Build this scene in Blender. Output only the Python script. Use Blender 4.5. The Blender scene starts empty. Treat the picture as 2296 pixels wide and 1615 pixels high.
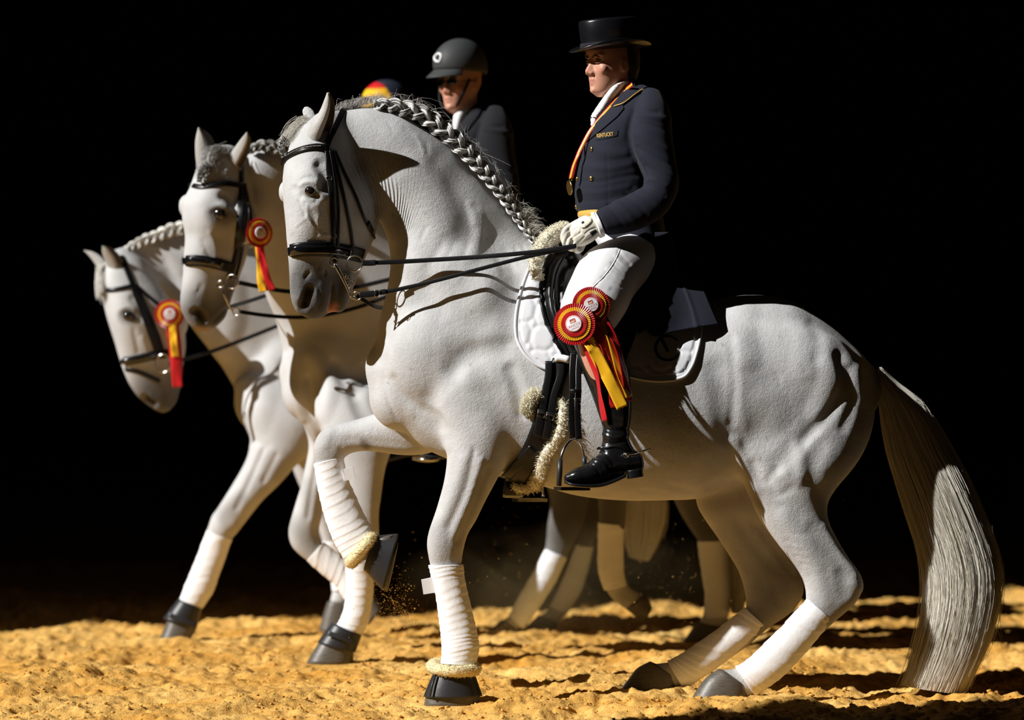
# Dressage horses in a sunlit strip of a dark riding hall
import bpy, bmesh, math, random
import numpy as np
from mathutils import Vector, Matrix
from mathutils.bvhtree import BVHTree

# ------------------------------------------------------------------ camera, light, exposure
F, DC, CH, CX, HY = 8680.0, 14.0, 1.3, 1148.0, 754.0     # focal length in px, distance, height, horizon
SC = bpy.context.scene
COL = SC.collection
cam_data = bpy.data.cameras.new('camera')
cam_data.sensor_width = 36.0
cam_data.lens = 36.0 * F / 2296.0
cam_data.shift_y = -(807.5 - HY) / 2296.0
cam_data.clip_end = 200
cam_data.dof.use_dof = True
cam_data.dof.focus_distance = DC - 0.25
cam_data.dof.aperture_fstop = 1.7
cam = bpy.data.objects.new('camera', cam_data)
cam.location = (0, -DC, CH)
cam.rotation_euler = (math.radians(90), 0, 0)
COL.objects.link(cam)
SC.camera = cam

world = bpy.data.worlds.new('dim hall')
world.use_nodes = True
world.node_tree.nodes['Background'].inputs[0].default_value = (0.75, 0.85, 1.0, 1)
world.node_tree.nodes['Background'].inputs[1].default_value = 0.006
SC.world = world

SUN_TO = Vector((-0.745, -0.345, 0.570)).normalized()      # direction towards the sun
sun_data = bpy.data.lights.new('sun', 'SUN')
sun_data.energy = 6.2
sun_data.angle = math.radians(0.53)
sun_data.color = (1.0, 0.985, 0.955)
sun = bpy.data.objects.new('sun', sun_data)
sun.rotation_euler = SUN_TO.to_track_quat('Z', 'Y').to_euler()
sun.location = SUN_TO * 30
COL.objects.link(sun)

SC.view_settings.view_transform = 'Standard'
SC.view_settings.look = 'None'
SC.view_settings.exposure = 0.0
SC.view_settings.gamma = 1.0
SC.view_settings.use_curve_mapping = False
SC.cycles.max_bounces = 8
SC.cycles.diffuse_bounces = 4

# ------------------------------------------------------------------ helpers
rng = np.random.default_rng(11)

def at(px, py, y):
    """world point seen at photograph pixel (px, py) when it lies at depth y"""
    d = y + DC
    return np.array([(px - CX) * d / F, y, CH - (py - HY) * d / F])

def pix(V):
    d = V[:, 1] + DC
    return np.stack([CX + F * V[:, 0] / d, HY - F * (V[:, 2] - CH) / d], 1)

def unit(v):
    v = np.asarray(v, float)
    n = np.linalg.norm(v, axis=-1, keepdims=True)
    return v / np.maximum(n, 1e-12)

def spline(P, per=6, closed=False):
    """smooth curve through the rows of P (chord-length cubic Hermite)"""
    P = np.asarray(P, float)
    n = len(P)
    if n == 2 and not closed:
        t = np.linspace(0, 1, per + 1)[:, None]
        return P[0] * (1 - t) + P[1] * t
    if closed:
        P = np.vstack([P[-1], P, P[0], P[1]])
    k = min(3, P.shape[1])
    d = np.maximum(np.linalg.norm(np.diff(P[:, :k], axis=0), axis=1), 1e-6)
    s = np.diff(P, axis=0) / d[:, None]
    T = np.empty_like(P)
    T[1:-1] = (s[:-1] * d[1:, None] + s[1:] * d[:-1, None]) / (d[:-1] + d[1:])[:, None]
    T[0], T[-1] = s[0], s[-1]
    out = []
    rngi = range(1, len(P) - 2) if closed else range(len(P) - 1)
    for i in rngi:
        t = np.linspace(0, 1, per, endpoint=False)[:, None]
        h = d[i]
        out.append((2*t**3 - 3*t**2 + 1) * P[i] + (t**3 - 2*t**2 + t) * h * T[i]
                   + (-2*t**3 + 3*t**2) * P[i+1] + (t**3 - t**2) * h * T[i+1])
    if not closed:
        out.append(P[-1:])
    return np.vstack(out)

def resample(P, n):
    P = np.asarray(P, float)
    d = np.r_[0, np.cumsum(np.linalg.norm(np.diff(P, axis=0), axis=1))]
    t = np.linspace(0, d[-1], n)
    return np.stack([np.interp(t, d, P[:, k]) for k in range(P.shape[1])], 1)

class Geo:
    """collects vertices and faces of one mesh"""
    def __init__(self):
        self.V, self.Fc, self.n = [], [], 0
    def add(self, V, Fc):
        V = np.asarray(V, float)
        self.V.append(V)
        self.Fc += [tuple(int(i) + self.n for i in f) for f in Fc]
        self.n += len(V)
        return self
    def verts(self):
        return np.vstack(self.V)

def grid_faces(nr, nc, wrap=False, flip=False):
    f = []
    cc = nc if wrap else nc - 1
    for i in range(nr - 1):
        for j in range(cc):
            a, b = i*nc + j, i*nc + (j+1) % nc
            c, d = (i+1)*nc + (j+1) % nc, (i+1)*nc + j
            f.append((a, d, c, b) if flip else (a, b, c, d))
    return f

def link_mesh(name, V, Fc, mat=None, parent=None, smooth=True, origin=None):
    """one mesh object; V in world coordinates"""
    V = np.asarray(V, float)
    me = bpy.data.meshes.new(name)
    if origin is None:
        if parent is not None:
            origin = np.array(parent['_o'])
        else:
            lo, hi = V.min(0), V.max(0)
            origin = np.array([(lo[0]+hi[0])/2, (lo[1]+hi[1])/2, lo[2]])
    W = V - origin
    if isinstance(Fc, np.ndarray):
        k = Fc.shape[1]
        me.vertices.add(len(W)); me.vertices.foreach_set('co', W.ravel())
        me.loops.add(Fc.size); me.loops.foreach_set('vertex_index', Fc.ravel().astype(np.int32))
        me.polygons.add(len(Fc))
        me.polygons.foreach_set('loop_start', np.arange(0, Fc.size, k, dtype=np.int32))
        me.update(calc_edges=True)
    else:
        me.from_pydata(W.tolist(), [], Fc)
        me.update()
    if smooth:
        me.polygons.foreach_set('use_smooth', np.ones(len(me.polygons), bool))
    if mat is not None:
        me.materials.append(mat)
    o = bpy.data.objects.new(name, me)
    COL.objects.link(o)
    if parent is not None:
        o.parent = parent
        o.location = np.array(origin) - np.array(parent['_o'])
    else:
        o.location = origin
    o['_o'] = [float(c) for c in origin]
    return o

def set_col(o, C):
    a = o.data.color_attributes.new('Col', 'FLOAT_COLOR', 'POINT')
    C4 = np.ones((len(C), 4), np.float32)
    C4[:, :3] = C
    a.data.foreach_set('color', C4.ravel())

def empty(name, loc, label, cat, group=None):
    o = bpy.data.objects.new(name, None)
    o.empty_display_size = 0.1
    COL.objects.link(o)
    o.location = loc
    o['_o'] = [float(c) for c in loc]
    return tag(o, label, cat, group)

def tag(o, label, cat, group=None):
    o['label'] = label; o['category'] = cat
    if group: o['group'] = group
    return o

def structure(o):
    o['kind'] = 'structure'
    return o

def loft(st, seg=32, per=6, cap=(0.5, 0.5), n=2.2):
    """closed tube between traced edge pairs; station = (ax, ay, bx, by, depth, half width[, exponent, turn, taper])
    depth may be a pair (depth of edge a, depth of edge b)"""
    R = []
    for s in st:
        y = s[4] if isinstance(s[4], (tuple, list)) else (s[4], s[4])
        A, B = at(s[0], s[1], y[0]), at(s[2], s[3], y[1])
        R.append([*((A+B)/2), *((B-A)/2), s[5], s[6] if len(s) > 6 else n, s[7] if len(s) > 7 else 0.0, s[8] if len(s) > 8 else 0.0])
    return loft_rows(R, seg, per, cap)

def loft_rows(R, seg=32, per=6, cap=(0.5, 0.5)):
    R = spline(np.array(R, float), per)
    C, H, w, n, rot, tap = R[:, :3], R[:, 3:6], R[:, 6], R[:, 7], R[:, 8], R[:, 9]
    T = unit(np.gradient(C, axis=0))
    S = np.cross(T, H)
    bad = np.linalg.norm(S, axis=1) < 1e-9
    S[bad] = (0, 1, 0)
    S = unit(S)
    S *= np.where(S[:, 1:2] < 0, -1, 1)
    t = np.linspace(0, 2*np.pi, seg, endpoint=False)
    hl = np.linalg.norm(H, axis=1)
    rings = []
    def ring(i, k, shift):
        c, s = np.cos(t), np.sin(t)
        u = np.sign(c) * np.abs(c) ** (2 / n[i])
        v = np.sign(s) * np.abs(s) ** (2 / n[i]) * (1 + tap[i] * u)
        if abs(rot[i]) > 1e-6:
            U, W = u * hl[i], v * w[i]
            cr, sr = math.cos(rot[i]), math.sin(rot[i])
            U, W = U * cr - W * sr, U * sr + W * cr
            u = (U - (U.max() + U.min()) / 2) / ((U.max() - U.min()) / 2)
            v = W / w[i]
        return C[i] + shift + k * (u[:, None] * H[i] + v[:, None] * w[i] * S[i])
    m = len(R)
    L0 = min(hl[0], w[0]) * cap[0]; L1 = min(hl[-1], w[-1]) * cap[1]
    for a in (0.15, 0.45, 0.8):
        ph = a * math.pi / 2
        rings.append(ring(0, math.sin(ph), -T[0] * L0 * math.cos(ph)))
    for i in range(m):
        rings.append(ring(i, 1.0, 0))
    for a in (0.8, 0.45, 0.15):
        ph = a * math.pi / 2
        rings.append(ring(m-1, math.sin(ph), T[-1] * L1 * math.cos(ph)))
    V = np.vstack(rings)
    Fc = grid_faces(len(rings), seg, True)
    n0 = len(V)
    V = np.vstack([V, rings[0].mean(0), rings[-1].mean(0)])
    k = len(rings) - 1
    for j in range(seg):
        Fc.append((n0, (j+1) % seg, j))
        Fc.append((n0+1, k*seg + j, k*seg + (j+1) % seg))
    return V, Fc

def ellipsoid(c, r, rot=None, seg=24, rings=14):
    V, Fc = [], []
    for i in range(1, rings):
        ph = math.pi * i / rings
        for j in range(seg):
            th = 2*math.pi*j/seg
            V.append((math.sin(ph)*math.cos(th), math.sin(ph)*math.sin(th), math.cos(ph)))
    V += [(0, 0, 1), (0, 0, -1)]
    Fc = grid_faces(rings-1, seg, True, True)
    n0 = (rings-1)*seg
    for j in range(seg):
        Fc.append((n0, j, (j+1) % seg))
        Fc.append((n0+1, (rings-2)*seg + (j+1) % seg, (rings-2)*seg + j))
    V = np.array(V) * np.asarray(r)
    if rot is not None:
        V = V @ np.array(rot).T
    return V + np.asarray(c), Fc

def blob(px, py, y, rx, ry, rd, ang=0.0):
    """ellipsoid at a traced place: rx along direction ang in the side view, ry across it, rd in depth (metres)"""
    c, s = math.cos(ang), math.sin(ang)
    return ellipsoid(at(px, py, y), (rx, rd, ry), [[c, 0, s], [0, 1, 0], [-s, 0, c]])

def tube(P, r, seg=8, caps=True, flat=None, up=None):
    """round (or elliptical, flat=(a, b) in metres with b along 'up') tube along points P"""
    P = np.asarray(P, float)
    n = len(P)
    r = np.full(n, r, float) if np.isscalar(r) else np.asarray(r, float)
    T = unit(np.gradient(P, axis=0))
    ref = np.array([0, 1.0, 0]) if up is None else None
    N = np.zeros_like(P)
    for i in range(n):
        u = (np.asarray(up[i]) if up is not None and np.ndim(up) == 2 else np.asarray(up)) if up is not None else (N[i-1] if i else (ref if abs(T[0] @ ref) < 0.9 else np.array([0, 0, 1.0])))
        v = u - T[i] * (u @ T[i])
        N[i] = unit(v)
    B = np.cross(T, N)
    t = np.linspace(0, 2*np.pi, seg, endpoint=False) + np.pi / seg
    if flat is None:
        V = P[:, None] + r[:, None, None] * (np.cos(t)[None, :, None] * N[:, None] + np.sin(t)[None, :, None] * B[:, None])
    else:
        a, b = flat
        e = 0.45
        ct = np.sign(np.cos(t)) * np.abs(np.cos(t)) ** e
        stn = np.sign(np.sin(t)) * np.abs(np.sin(t)) ** e
        V = P[:, None] + r[:, None, None] * (b * ct[None, :, None] * N[:, None] + a * stn[None, :, None] * B[:, None])
    V = V.reshape(-1, 3)
    Fc = grid_faces(n, seg, True)
    if caps:
        Fc.append(tuple(range(seg-1, -1, -1)))
        Fc.append(tuple((n-1)*seg + j for j in range(seg)))
    return V, Fc

def torus(c, R, r, axis, seg=28, sub=8, squash=1.0):
    ax = unit(axis)
    a = unit(np.cross(ax, [0, 0, 1.0] if abs(ax[2]) < 0.9 else [1.0, 0, 0]))
    b = np.cross(ax, a)
    V = []
    for i in range(seg):
        th = 2*math.pi*i/seg
        d = a*math.cos(th) + b*math.sin(th)*squash
        for j in range(sub):
            ph = 2*math.pi*j/sub
            V.append(np.asarray(c) + d*(R + r*math.cos(ph)) + ax*r*math.sin(ph))
    Fc = []
    for i in range(seg):
        for j in range(sub):
            Fc.append((i*sub+j, ((i+1) % seg)*sub+j, ((i+1) % seg)*sub+(j+1) % sub, i*sub+(j+1) % sub))
    return np.array(V), Fc

def remesh(geo, voxel):
    me = bpy.data.meshes.new('t')
    me.from_pydata(geo.verts().tolist(), [], geo.Fc)
    bm = bmesh.new(); bm.from_mesh(me)
    bmesh.ops.recalc_face_normals(bm, faces=bm.faces)
    bm.to_mesh(me); bm.free()
    o = bpy.data.objects.new('t', me)
    COL.objects.link(o)
    m = o.modifiers.new('r', 'REMESH'); m.mode = 'VOXEL'; m.voxel_size = voxel; m.adaptivity = 0
    dg = bpy.context.evaluated_depsgraph_get()
    r = o.evaluated_get(dg).to_mesh()
    V = np.empty(len(r.vertices)*3); r.vertices.foreach_get('co', V); V = V.reshape(-1, 3)
    Q = np.empty(len(r.loops), np.int32); r.loops.foreach_get('vertex_index', Q); Q = Q.reshape(-1, 4)
    o.evaluated_get(dg).to_mesh_clear()
    bpy.data.objects.remove(o); bpy.data.meshes.remove(me)
    return V, Q

def edges_of(Q):
    k = Q.shape[1]
    E = np.concatenate([np.stack([Q[:, i], Q[:, (i+1) % k]], 1) for i in range(k)])
    E = np.sort(E, 1)
    key = E[:, 0].astype(np.int64) * (Q.max() + 1) + E[:, 1]
    return E[np.unique(key, return_index=True)[1]]

def smooth(V, Q, iters, lam=0.5, weight=None, keep=False):
    E = edges_of(Q)
    a, b = np.r_[E[:, 0], E[:, 1]], np.r_[E[:, 1], E[:, 0]]
    deg = np.maximum(np.bincount(a, minlength=len(V)), 1)[:, None]
    w = lam if weight is None else lam * weight[:, None]
    for it in range(iters):
        L = np.stack([np.bincount(a, V[b, k], len(V)) for k in range(3)], 1) / deg - V
        V = V + w * L
        if keep:
            L = np.stack([np.bincount(a, V[b, k], len(V)) for k in range(3)], 1) / deg - V
            V = V - 1.04 * w * L
    return V

def normals(V, Q):
    if Q.shape[1] == 4:
        f = np.cross(V[Q[:, 2]] - V[Q[:, 0]], V[Q[:, 3]] - V[Q[:, 1]])
    else:
        f = np.cross(V[Q[:, 1]] - V[Q[:, 0]], V[Q[:, 2]] - V[Q[:, 0]])
    N = np.zeros_like(V)
    for i in range(Q.shape[1]):
        for k in range(3):
            N[:, k] += np.bincount(Q[:, i], f[:, k], len(V))
    return unit(N)

def seg_dist(P, line):
    """distance of 2D points to a polyline, and the position along it (0..1)"""
    line = np.asarray(line, float)
    best = np.full(len(P), 1e9); pos = np.zeros(len(P))
    if len(line) == 1:
        return np.linalg.norm(P - line[0], axis=1), pos
    L = np.r_[0, np.cumsum(np.linalg.norm(np.diff(line, axis=0), axis=1))]
    for i in range(len(line)-1):
        a, d = line[i], line[i+1] - line[i]
        q = max(d @ d, 1e-9)
        t = np.clip(((P - a) @ d) / q, 0, 1)
        r = np.linalg.norm(P - a - t[:, None]*d, axis=1)
        m = r < best
        best[m] = r[m]; pos[m] = (L[i] + t[m]*math.sqrt(q)) / L[-1]
    return best, pos

class Sculpt:
    """pushes and paints the skin that faces the long side of the hall, along strokes traced on the side view"""
    def __init__(self, V, Q, col=(0.545, 0.545, 0.545)):
        self.V, self.Q = V, Q
        self.N = normals(V, Q)
        self.P = pix(V)
        self.C = np.tile(np.array(col, np.float32), (len(V), 1))
    def mask(self, line, r, yr=None, face=True, taper=0.0):
        line = np.asarray(line, float).reshape(-1, 2)
        lo, hi = line.min(0) - r, line.max(0) + r
        m = np.all((self.P > lo) & (self.P < hi), 1)
        if face: m &= self.N[:, 1] < 0.15
        if yr is not None: m &= (self.V[:, 1] > yr[0]) & (self.V[:, 1] < yr[1])
        idx = np.nonzero(m)[0]
        if len(idx) == 0: return idx, np.zeros(0)
        d, pos = seg_dist(self.P[idx], spline(line, 4) if len(line) > 2 else line)
        f = np.clip(1 - (d/r)**2, 0, 1)**2
        if taper:
            f *= np.clip(np.minimum(pos, 1-pos) / taper, 0.0, 1) ** 0.7
        return idx, f
    def push(self, line, r, amp, yr=None, taper=0.0, face=True):
        idx, f = self.mask(line, r, yr, face, taper)
        if len(idx): self.V[idx] += self.N[idx] * (f * amp * 0.001)[:, None]
    def paint(self, line, r, col, k=1.0, yr=None, face=False, hard=False):
        idx, f = self.mask(line, r, yr, face)
        if len(idx) == 0: return
        if hard: f = np.clip(f*4, 0, 1)
        f = (f*k)[:, None]
        self.C[idx] = self.C[idx]*(1-f) + np.array(col)*f
    def renorm(self):
        self.N = normals(self.V, self.Q)

def bvh_of(V, Q):
    return BVHTree.FromPolygons([tuple(v) for v in V], [tuple(int(i) for i in q) for q in Q])

def cast(bvh, px, py, y0=-3.0, off=0.0):
    """point on a skin seen at pixel (px, py): (position, normal)"""
    a, b = at(px, py, y0), at(px, py, y0 + 6)
    d = Vector(b - a).normalized()
    loc, nor, i, dist = bvh.ray_cast(Vector(a), d)
    if loc is None: return None
    nor = np.array(nor)
    if nor @ np.array(d) > 0: nor = -nor
    return np.array(loc) + nor*off, nor

def near(bvh, p, off=0.0, toward=None):
    loc, nor, i, dist = bvh.find_nearest(Vector(p))
    n = np.array(nor); l = np.array(loc)
    return l + n*off, n

def on_skin(bvh, line, n=None, off=0.0, per=6, y_fb=-0.2):
    """project a traced polyline onto a skin; gaps keep the last depth"""
    L = spline(np.asarray(line, float), per) if len(line) > 2 else np.asarray(line, float)
    L = resample(L, n or max(4, int(np.linalg.norm(np.diff(L, axis=0), axis=1).sum() / 5)))
    P, N = [], []
    y = None
    for q in L:
        h = cast(bvh, q[0], q[1])
        if h is not None:
            P.append(h[0]); N.append(h[1]); y = h[0][1]
        else:
            P.append(None); N.append(np.array([0, -1.0, 0]))
    ys = [p[1] for p in P if p is not None]
    if not ys: ys = [y_fb]
    last = next((p[1] for p in P if p is not None), y_fb)
    for i, p in enumerate(P):
        if p is None: P[i] = at(L[i][0], L[i][1], last)
        else: last = p[1]
    P, N = np.array(P), np.array(N)
    for _ in range(3):
        N[1:-1] = (N[:-2] + 2*N[1:-1] + N[2:]) / 4
    N = unit(N)
    return P + N*off, N

def strap(P, N, width, thick, seg=8, closed=False):
    """flat leather strap along points P with surface normals N"""
    r = np.ones(len(P))
    return tube(P, r, seg, True, flat=(width/2, thick/2), up=N)

def coons(top, bottom, left, right, nu, nv):
    """grid between four traced borders (left/right run top to bottom, top/bottom run left to right)"""
    f = lambda c, n: resample(spline(np.array(c, float), 8) if len(c) > 2 else np.array(c, float), n)
    T, B, L, R = f(top, nu), f(bottom, nu), f(left, nv), f(right, nv)
    u, v = np.linspace(0, 1, nu)[None, :, None], np.linspace(0, 1, nv)[:, None, None]
    return ((1-v)*T[None] + v*B[None] + (1-u)*L[:, None] + u*R[:, None]
            - ((1-u)*(1-v)*T[0] + u*(1-v)*T[-1] + (1-u)*v*B[0] + u*v*B[-1]))

def slab(G, N, thick):
    """closed thin slab from a grid of points G (nv, nu, 3) with normals N"""
    nv, nu = G.shape[:2]
    A = G.reshape(-1, 3); B = (G - N*thick).reshape(-1, 3)
    n = nv*nu
    F1 = grid_faces(nv, nu)
    Fc = [tuple(f) for f in F1] + [tuple(i + n for i in f[::-1]) for f in F1]
    b = [j for j in range(nu)] + [i*nu + nu-1 for i in range(1, nv)] + [(nv-1)*nu + j for j in range(nu-2, -1, -1)] + [i*nu for i in range(nv-2, 0, -1)]
    for k in range(len(b)):
        p, q = b[k], b[(k+1) % len(b)]
        Fc.append((q, p, p + n, q + n))
    return np.vstack([A, B]), Fc

def grid_normals(G):
    du, dv = np.gradient(G, axis=1), np.gradient(G, axis=0)
    N = unit(np.cross(du, dv))
    N *= np.where(N[..., 1:2] > 0, -1, 1)
    return N

def drape(px, bvh, off):
    """lay a grid of traced pixels (nv, nu, 2) on a skin; misses continue at the depth of their neighbours"""
    nv, nu = px.shape[:2]
    Y = np.full((nv, nu), np.nan)
    for i in range(nv):
        for j in range(nu):
            h = cast(bvh, px[i, j, 0], px[i, j, 1])
            if h is not None: Y[i, j] = h[0][1]
    for j in range(nu):
        ok = np.nonzero(~np.isnan(Y[:, j]))[0]
        if len(ok): Y[:, j] = np.interp(np.arange(nv), ok, Y[ok, j])
    for i in range(nv):
        ok = np.nonzero(~np.isnan(Y[i]))[0]
        if len(ok): Y[i] = np.interp(np.arange(nu), ok, Y[i, ok])
    for _ in range(2):
        Y[1:-1, 1:-1] = (Y[1:-1, 1:-1]*2 + Y[:-2, 1:-1] + Y[2:, 1:-1] + Y[1:-1, :-2] + Y[1:-1, 2:]) / 6
    G = np.empty((nv, nu, 3))
    d = Y + DC
    G[..., 0] = (px[..., 0] - CX)*d/F; G[..., 1] = Y; G[..., 2] = CH - (px[..., 1] - HY)*d/F
    N = grid_normals(G)
    return G + N*(off[..., None] if np.ndim(off) else off), N

def cut_patch(poly, bvh, off, thick, step=5.0, y=None, per=0):
    """thin piece with a traced outline lying on a skin (or at a fixed depth y)"""
    from mathutils.geometry import delaunay_2d_cdt
    P = np.array(poly, float)
    if per: P = spline(P, per, closed=True)
    q = []
    for a, b in zip(P, np.roll(P, -1, 0)):
        k = max(1, int(np.linalg.norm(b-a)/step))
        q += [a + (b-a)*t/k for t in range(k)]
    q = np.array(q); nb = len(q)
    lo, hi = q.min(0), q.max(0)
    X, Y = np.meshgrid(np.arange(lo[0], hi[0], step), np.arange(lo[1], hi[1], step))
    I = np.stack([X.ravel(), Y.ravel()], 1) + step*0.37
    ins = np.zeros(len(I), bool)
    for a, b in zip(q, np.roll(q, -1, 0)):
        c = (a[1] > I[:, 1]) != (b[1] > I[:, 1])
        xx = a[0] + (I[:, 1]-a[1])*(b[0]-a[0])/np.where(abs(b[1]-a[1]) < 1e-9, 1e-9, b[1]-a[1])
        ins ^= c & (I[:, 0] < xx)
    I = I[ins]
    if len(I):
        d, _ = seg_dist(I, np.vstack([q, q[:1]])); I = I[d > step*0.4]
    A = np.vstack([q, I])
    r = delaunay_2d_cdt([Vector(p) for p in A], [], [list(range(nb))], 1, 1e-4)
    VV = np.array([tuple(v) for v in r[0]]); T = r[2]
    pos, nor, last = [], [], None
    for p in VV:
        h = cast(bvh, p[0], p[1]) if y is None else None
        if y is not None: pos.append(at(p[0], p[1], y)); nor.append([0, -1, 0])
        elif h is None: pos.append(None); nor.append([0, -1, 0])
        else: pos.append(h[0]); nor.append(h[1]); last = h[0][1]
    good = [i for i, p in enumerate(pos) if p is not None]
    for i, p in enumerate(pos):
        if p is None:
            k = min(good, key=lambda j: np.hypot(*(VV[j]-VV[i])))
            pos[i] = at(VV[i][0], VV[i][1], pos[k][1])
    pos, nor = np.array(pos), np.array(nor, float)
    n = len(pos)
    A = pos + nor*(off + thick); B = pos + nor*off
    Fc, cnt = [], {}
    for t in T:
        a = VV[list(t)]
        ar = sum(a[k-1][0]*a[k][1] - a[k][0]*a[k-1][1] for k in range(len(t)))
        t = tuple(t) if ar < 0 else tuple(t[::-1])       # pixel y runs down
        Fc.append(t); Fc.append(tuple(i + n for i in t[::-1]))
        for k in range(len(t)): cnt[(t[k-1], t[k])] = 1
    for (a, b) in list(cnt):
        if (b, a) not in cnt: Fc.append((b, a, a + n, b + n))
    return np.vstack([A, B]), Fc

def strands(paths, r0, r1=None):
    """thin three-sided hairs along paths (n, m, 3)"""
    Pt = np.asarray(paths, float)
    n, m, _ = Pt.shape
    r1 = r0*0.35 if r1 is None else r1
    rad = np.linspace(1, 0, m)[None, :, None]*(r0 - r1) + r1
    T = unit(np.gradient(Pt, axis=1))
    ref = np.array([0.13, 0.97, 0.21])
    A = unit(np.cross(T, ref)); B = np.cross(T, A)
    V = np.stack([Pt + rad*(A*math.cos(a) + B*math.sin(a)) for a in (0, 2.094, 4.189)], 2).reshape(-1, 3)
    base = (np.arange(n)[:, None]*m + np.arange(m-1)[None])*3
    base = base.ravel()
    Q = np.concatenate([np.stack([base + k, base + (k+1) % 3, base + 3 + (k+1) % 3, base + 3 + k], 1) for k in range(3)])
    return V, Q

def fuzz(V, Fc, n, length, seed=0, r=0.0012, spread=0.8):
    """short woolly hairs standing on a surface"""
    g_ = np.random.default_rng(seed)
    V = np.asarray(V)
    tri = []
    for f in Fc:
        for k in range(1, len(f)-1): tri.append((f[0], f[k], f[k+1]))
    tri = np.array(tri)
    a, b, c = V[tri[:, 0]], V[tri[:, 1]], V[tri[:, 2]]
    nn = np.cross(b-a, c-a); ar = np.linalg.norm(nn, axis=1)
    i = g_.choice(len(tri), n, p=ar/ar.sum())
    u, v = g_.random(n), g_.random(n)
    s_ = u + v > 1; u[s_] = 1-u[s_]; v[s_] = 1-v[s_]
    p = a[i] + (b-a)[i]*u[:, None] + (c-a)[i]*v[:, None]
    cen = V.mean(0)
    N = unit(nn[i])
    d = unit(N + g_.normal(0, spread*0.5, (n, 3)))
    e = unit(d + g_.normal(0, spread, (n, 3)) + np.array([0, 0, -0.25]))
    L = length*(0.5 + g_.random(n))[:, None]
    path = np.stack([p, p + d*L*0.5, p + (d*0.5 + e*0.5)*L], 1)
    return strands(path, r, r*0.5)

# value noise on the plane
_tab = rng.random((256, 256))
def vnoise(x, y):
    xi, yi = np.floor(x).astype(int), np.floor(y).astype(int)
    fx, fy = x - xi, y - yi
    fx, fy = fx*fx*fx*(fx*(fx*6-15)+10), fy*fy*fy*(fy*(fy*6-15)+10)
    g = lambda i, j: _tab[i & 255, j & 255]
    return (g(xi, yi)*(1-fx) + g(xi+1, yi)*fx)*(1-fy) + (g(xi, yi+1)*(1-fx) + g(xi+1, yi+1)*fx)*fy - 0.5

# ------------------------------------------------------------------ materials
def lin(c):
    return tuple(((v/255)/12.92 if v/255 <= 0.04045 else (((v/255)+0.055)/1.055)**2.4) for v in c)

def material(name, col=(0.5, 0.5, 0.5), rough=0.6, metal=0.0, spec=0.5, attr=False, coat=0.0, sheen=0.0,
             noise=None, bump=None, stretch=(1, 1, 1), var=0.0, var_scale=20.0, var_col=None, transl=0.0, sss=0.0):
    m = bpy.data.materials.new(name)
    m.use_nodes = True
    nt = m.node_tree
    b = nt.nodes['Principled BSDF']
    b.inputs['Roughness'].default_value = rough
    b.inputs['Metallic'].default_value = metal
    b.inputs['Specular IOR Level'].default_value = spec
    b.inputs['Coat Weight'].default_value = coat
    b.inputs['Coat Roughness'].default_value = 0.08
    b.inputs['Sheen Weight'].default_value = sheen
    if sss:
        b.inputs['Subsurface Weight'].default_value = sss
        b.inputs['Subsurface Radius'].default_value = (0.012, 0.005, 0.003)
        b.inputs['Subsurface Scale'].default_value = 0.6
    tc = nt.nodes.new('ShaderNodeTexCoord')
    mp = nt.nodes.new('ShaderNodeMapping')
    mp.inputs['Scale'].default_value = stretch
    nt.links.new(tc.outputs['Object'], mp.inputs['Vector'])
    src = None
    if attr:
        at_ = nt.nodes.new('ShaderNodeAttribute'); at_.attribute_name = 'Col'
        src = at_.outputs['Color']
    else:
        rgb = nt.nodes.new('ShaderNodeRGB'); rgb.outputs[0].default_value = (*col, 1)
        src = rgb.outputs[0]
    if var:
        no = nt.nodes.new('ShaderNodeTexNoise'); no.inputs['Scale'].default_value = var_scale
        no.inputs['Detail'].default_value = 5
        nt.links.new(mp.outputs[0], no.inputs['Vector'])
        mr = nt.nodes.new('ShaderNodeMapRange')
        mr.inputs['From Min'].default_value = 0.3; mr.inputs['From Max'].default_value = 0.7
        nt.links.new(no.outputs['Fac'], mr.inputs['Value'])
        mx = nt.nodes.new('ShaderNodeMix'); mx.data_type = 'RGBA'
        mx.blend_type = 'MIX' if var_col else 'MULTIPLY'
        nt.links.new(src, mx.inputs['A'])
        if var_col: mx.inputs['B'].default_value = (*var_col, 1)
        else: mx.inputs['B'].default_value = (1-var, 1-var, 1-var, 1)
        if var_col:
            mu = nt.nodes.new('ShaderNodeMath'); mu.operation = 'MULTIPLY'; mu.inputs[1].default_value = var
            nt.links.new(mr.outputs[0], mu.inputs[0]); nt.links.new(mu.outputs[0], mx.inputs['Factor'])
        else:
            nt.links.new(mr.outputs[0], mx.inputs['Factor'])
        src = mx.outputs['Result']
    nt.links.new(src, b.inputs['Base Color'])
    if bump:
        prev = None
        for sc, st, dist in bump:
            n2 = nt.nodes.new('ShaderNodeTexNoise'); n2.inputs['Scale'].default_value = sc
            n2.inputs['Detail'].default_value = 4
            nt.links.new(mp.outputs[0], n2.inputs['Vector'])
            bp = nt.nodes.new('ShaderNodeBump'); bp.inputs['Strength'].default_value = st; bp.inputs['Distance'].default_value = dist
            nt.links.new(n2.outputs['Fac'], bp.inputs['Height'])
            if prev: nt.links.new(prev.outputs[0], bp.inputs['Normal'])
            prev = bp
        nt.links.new(prev.outputs[0], b.inputs['Normal'])
    return m

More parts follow.
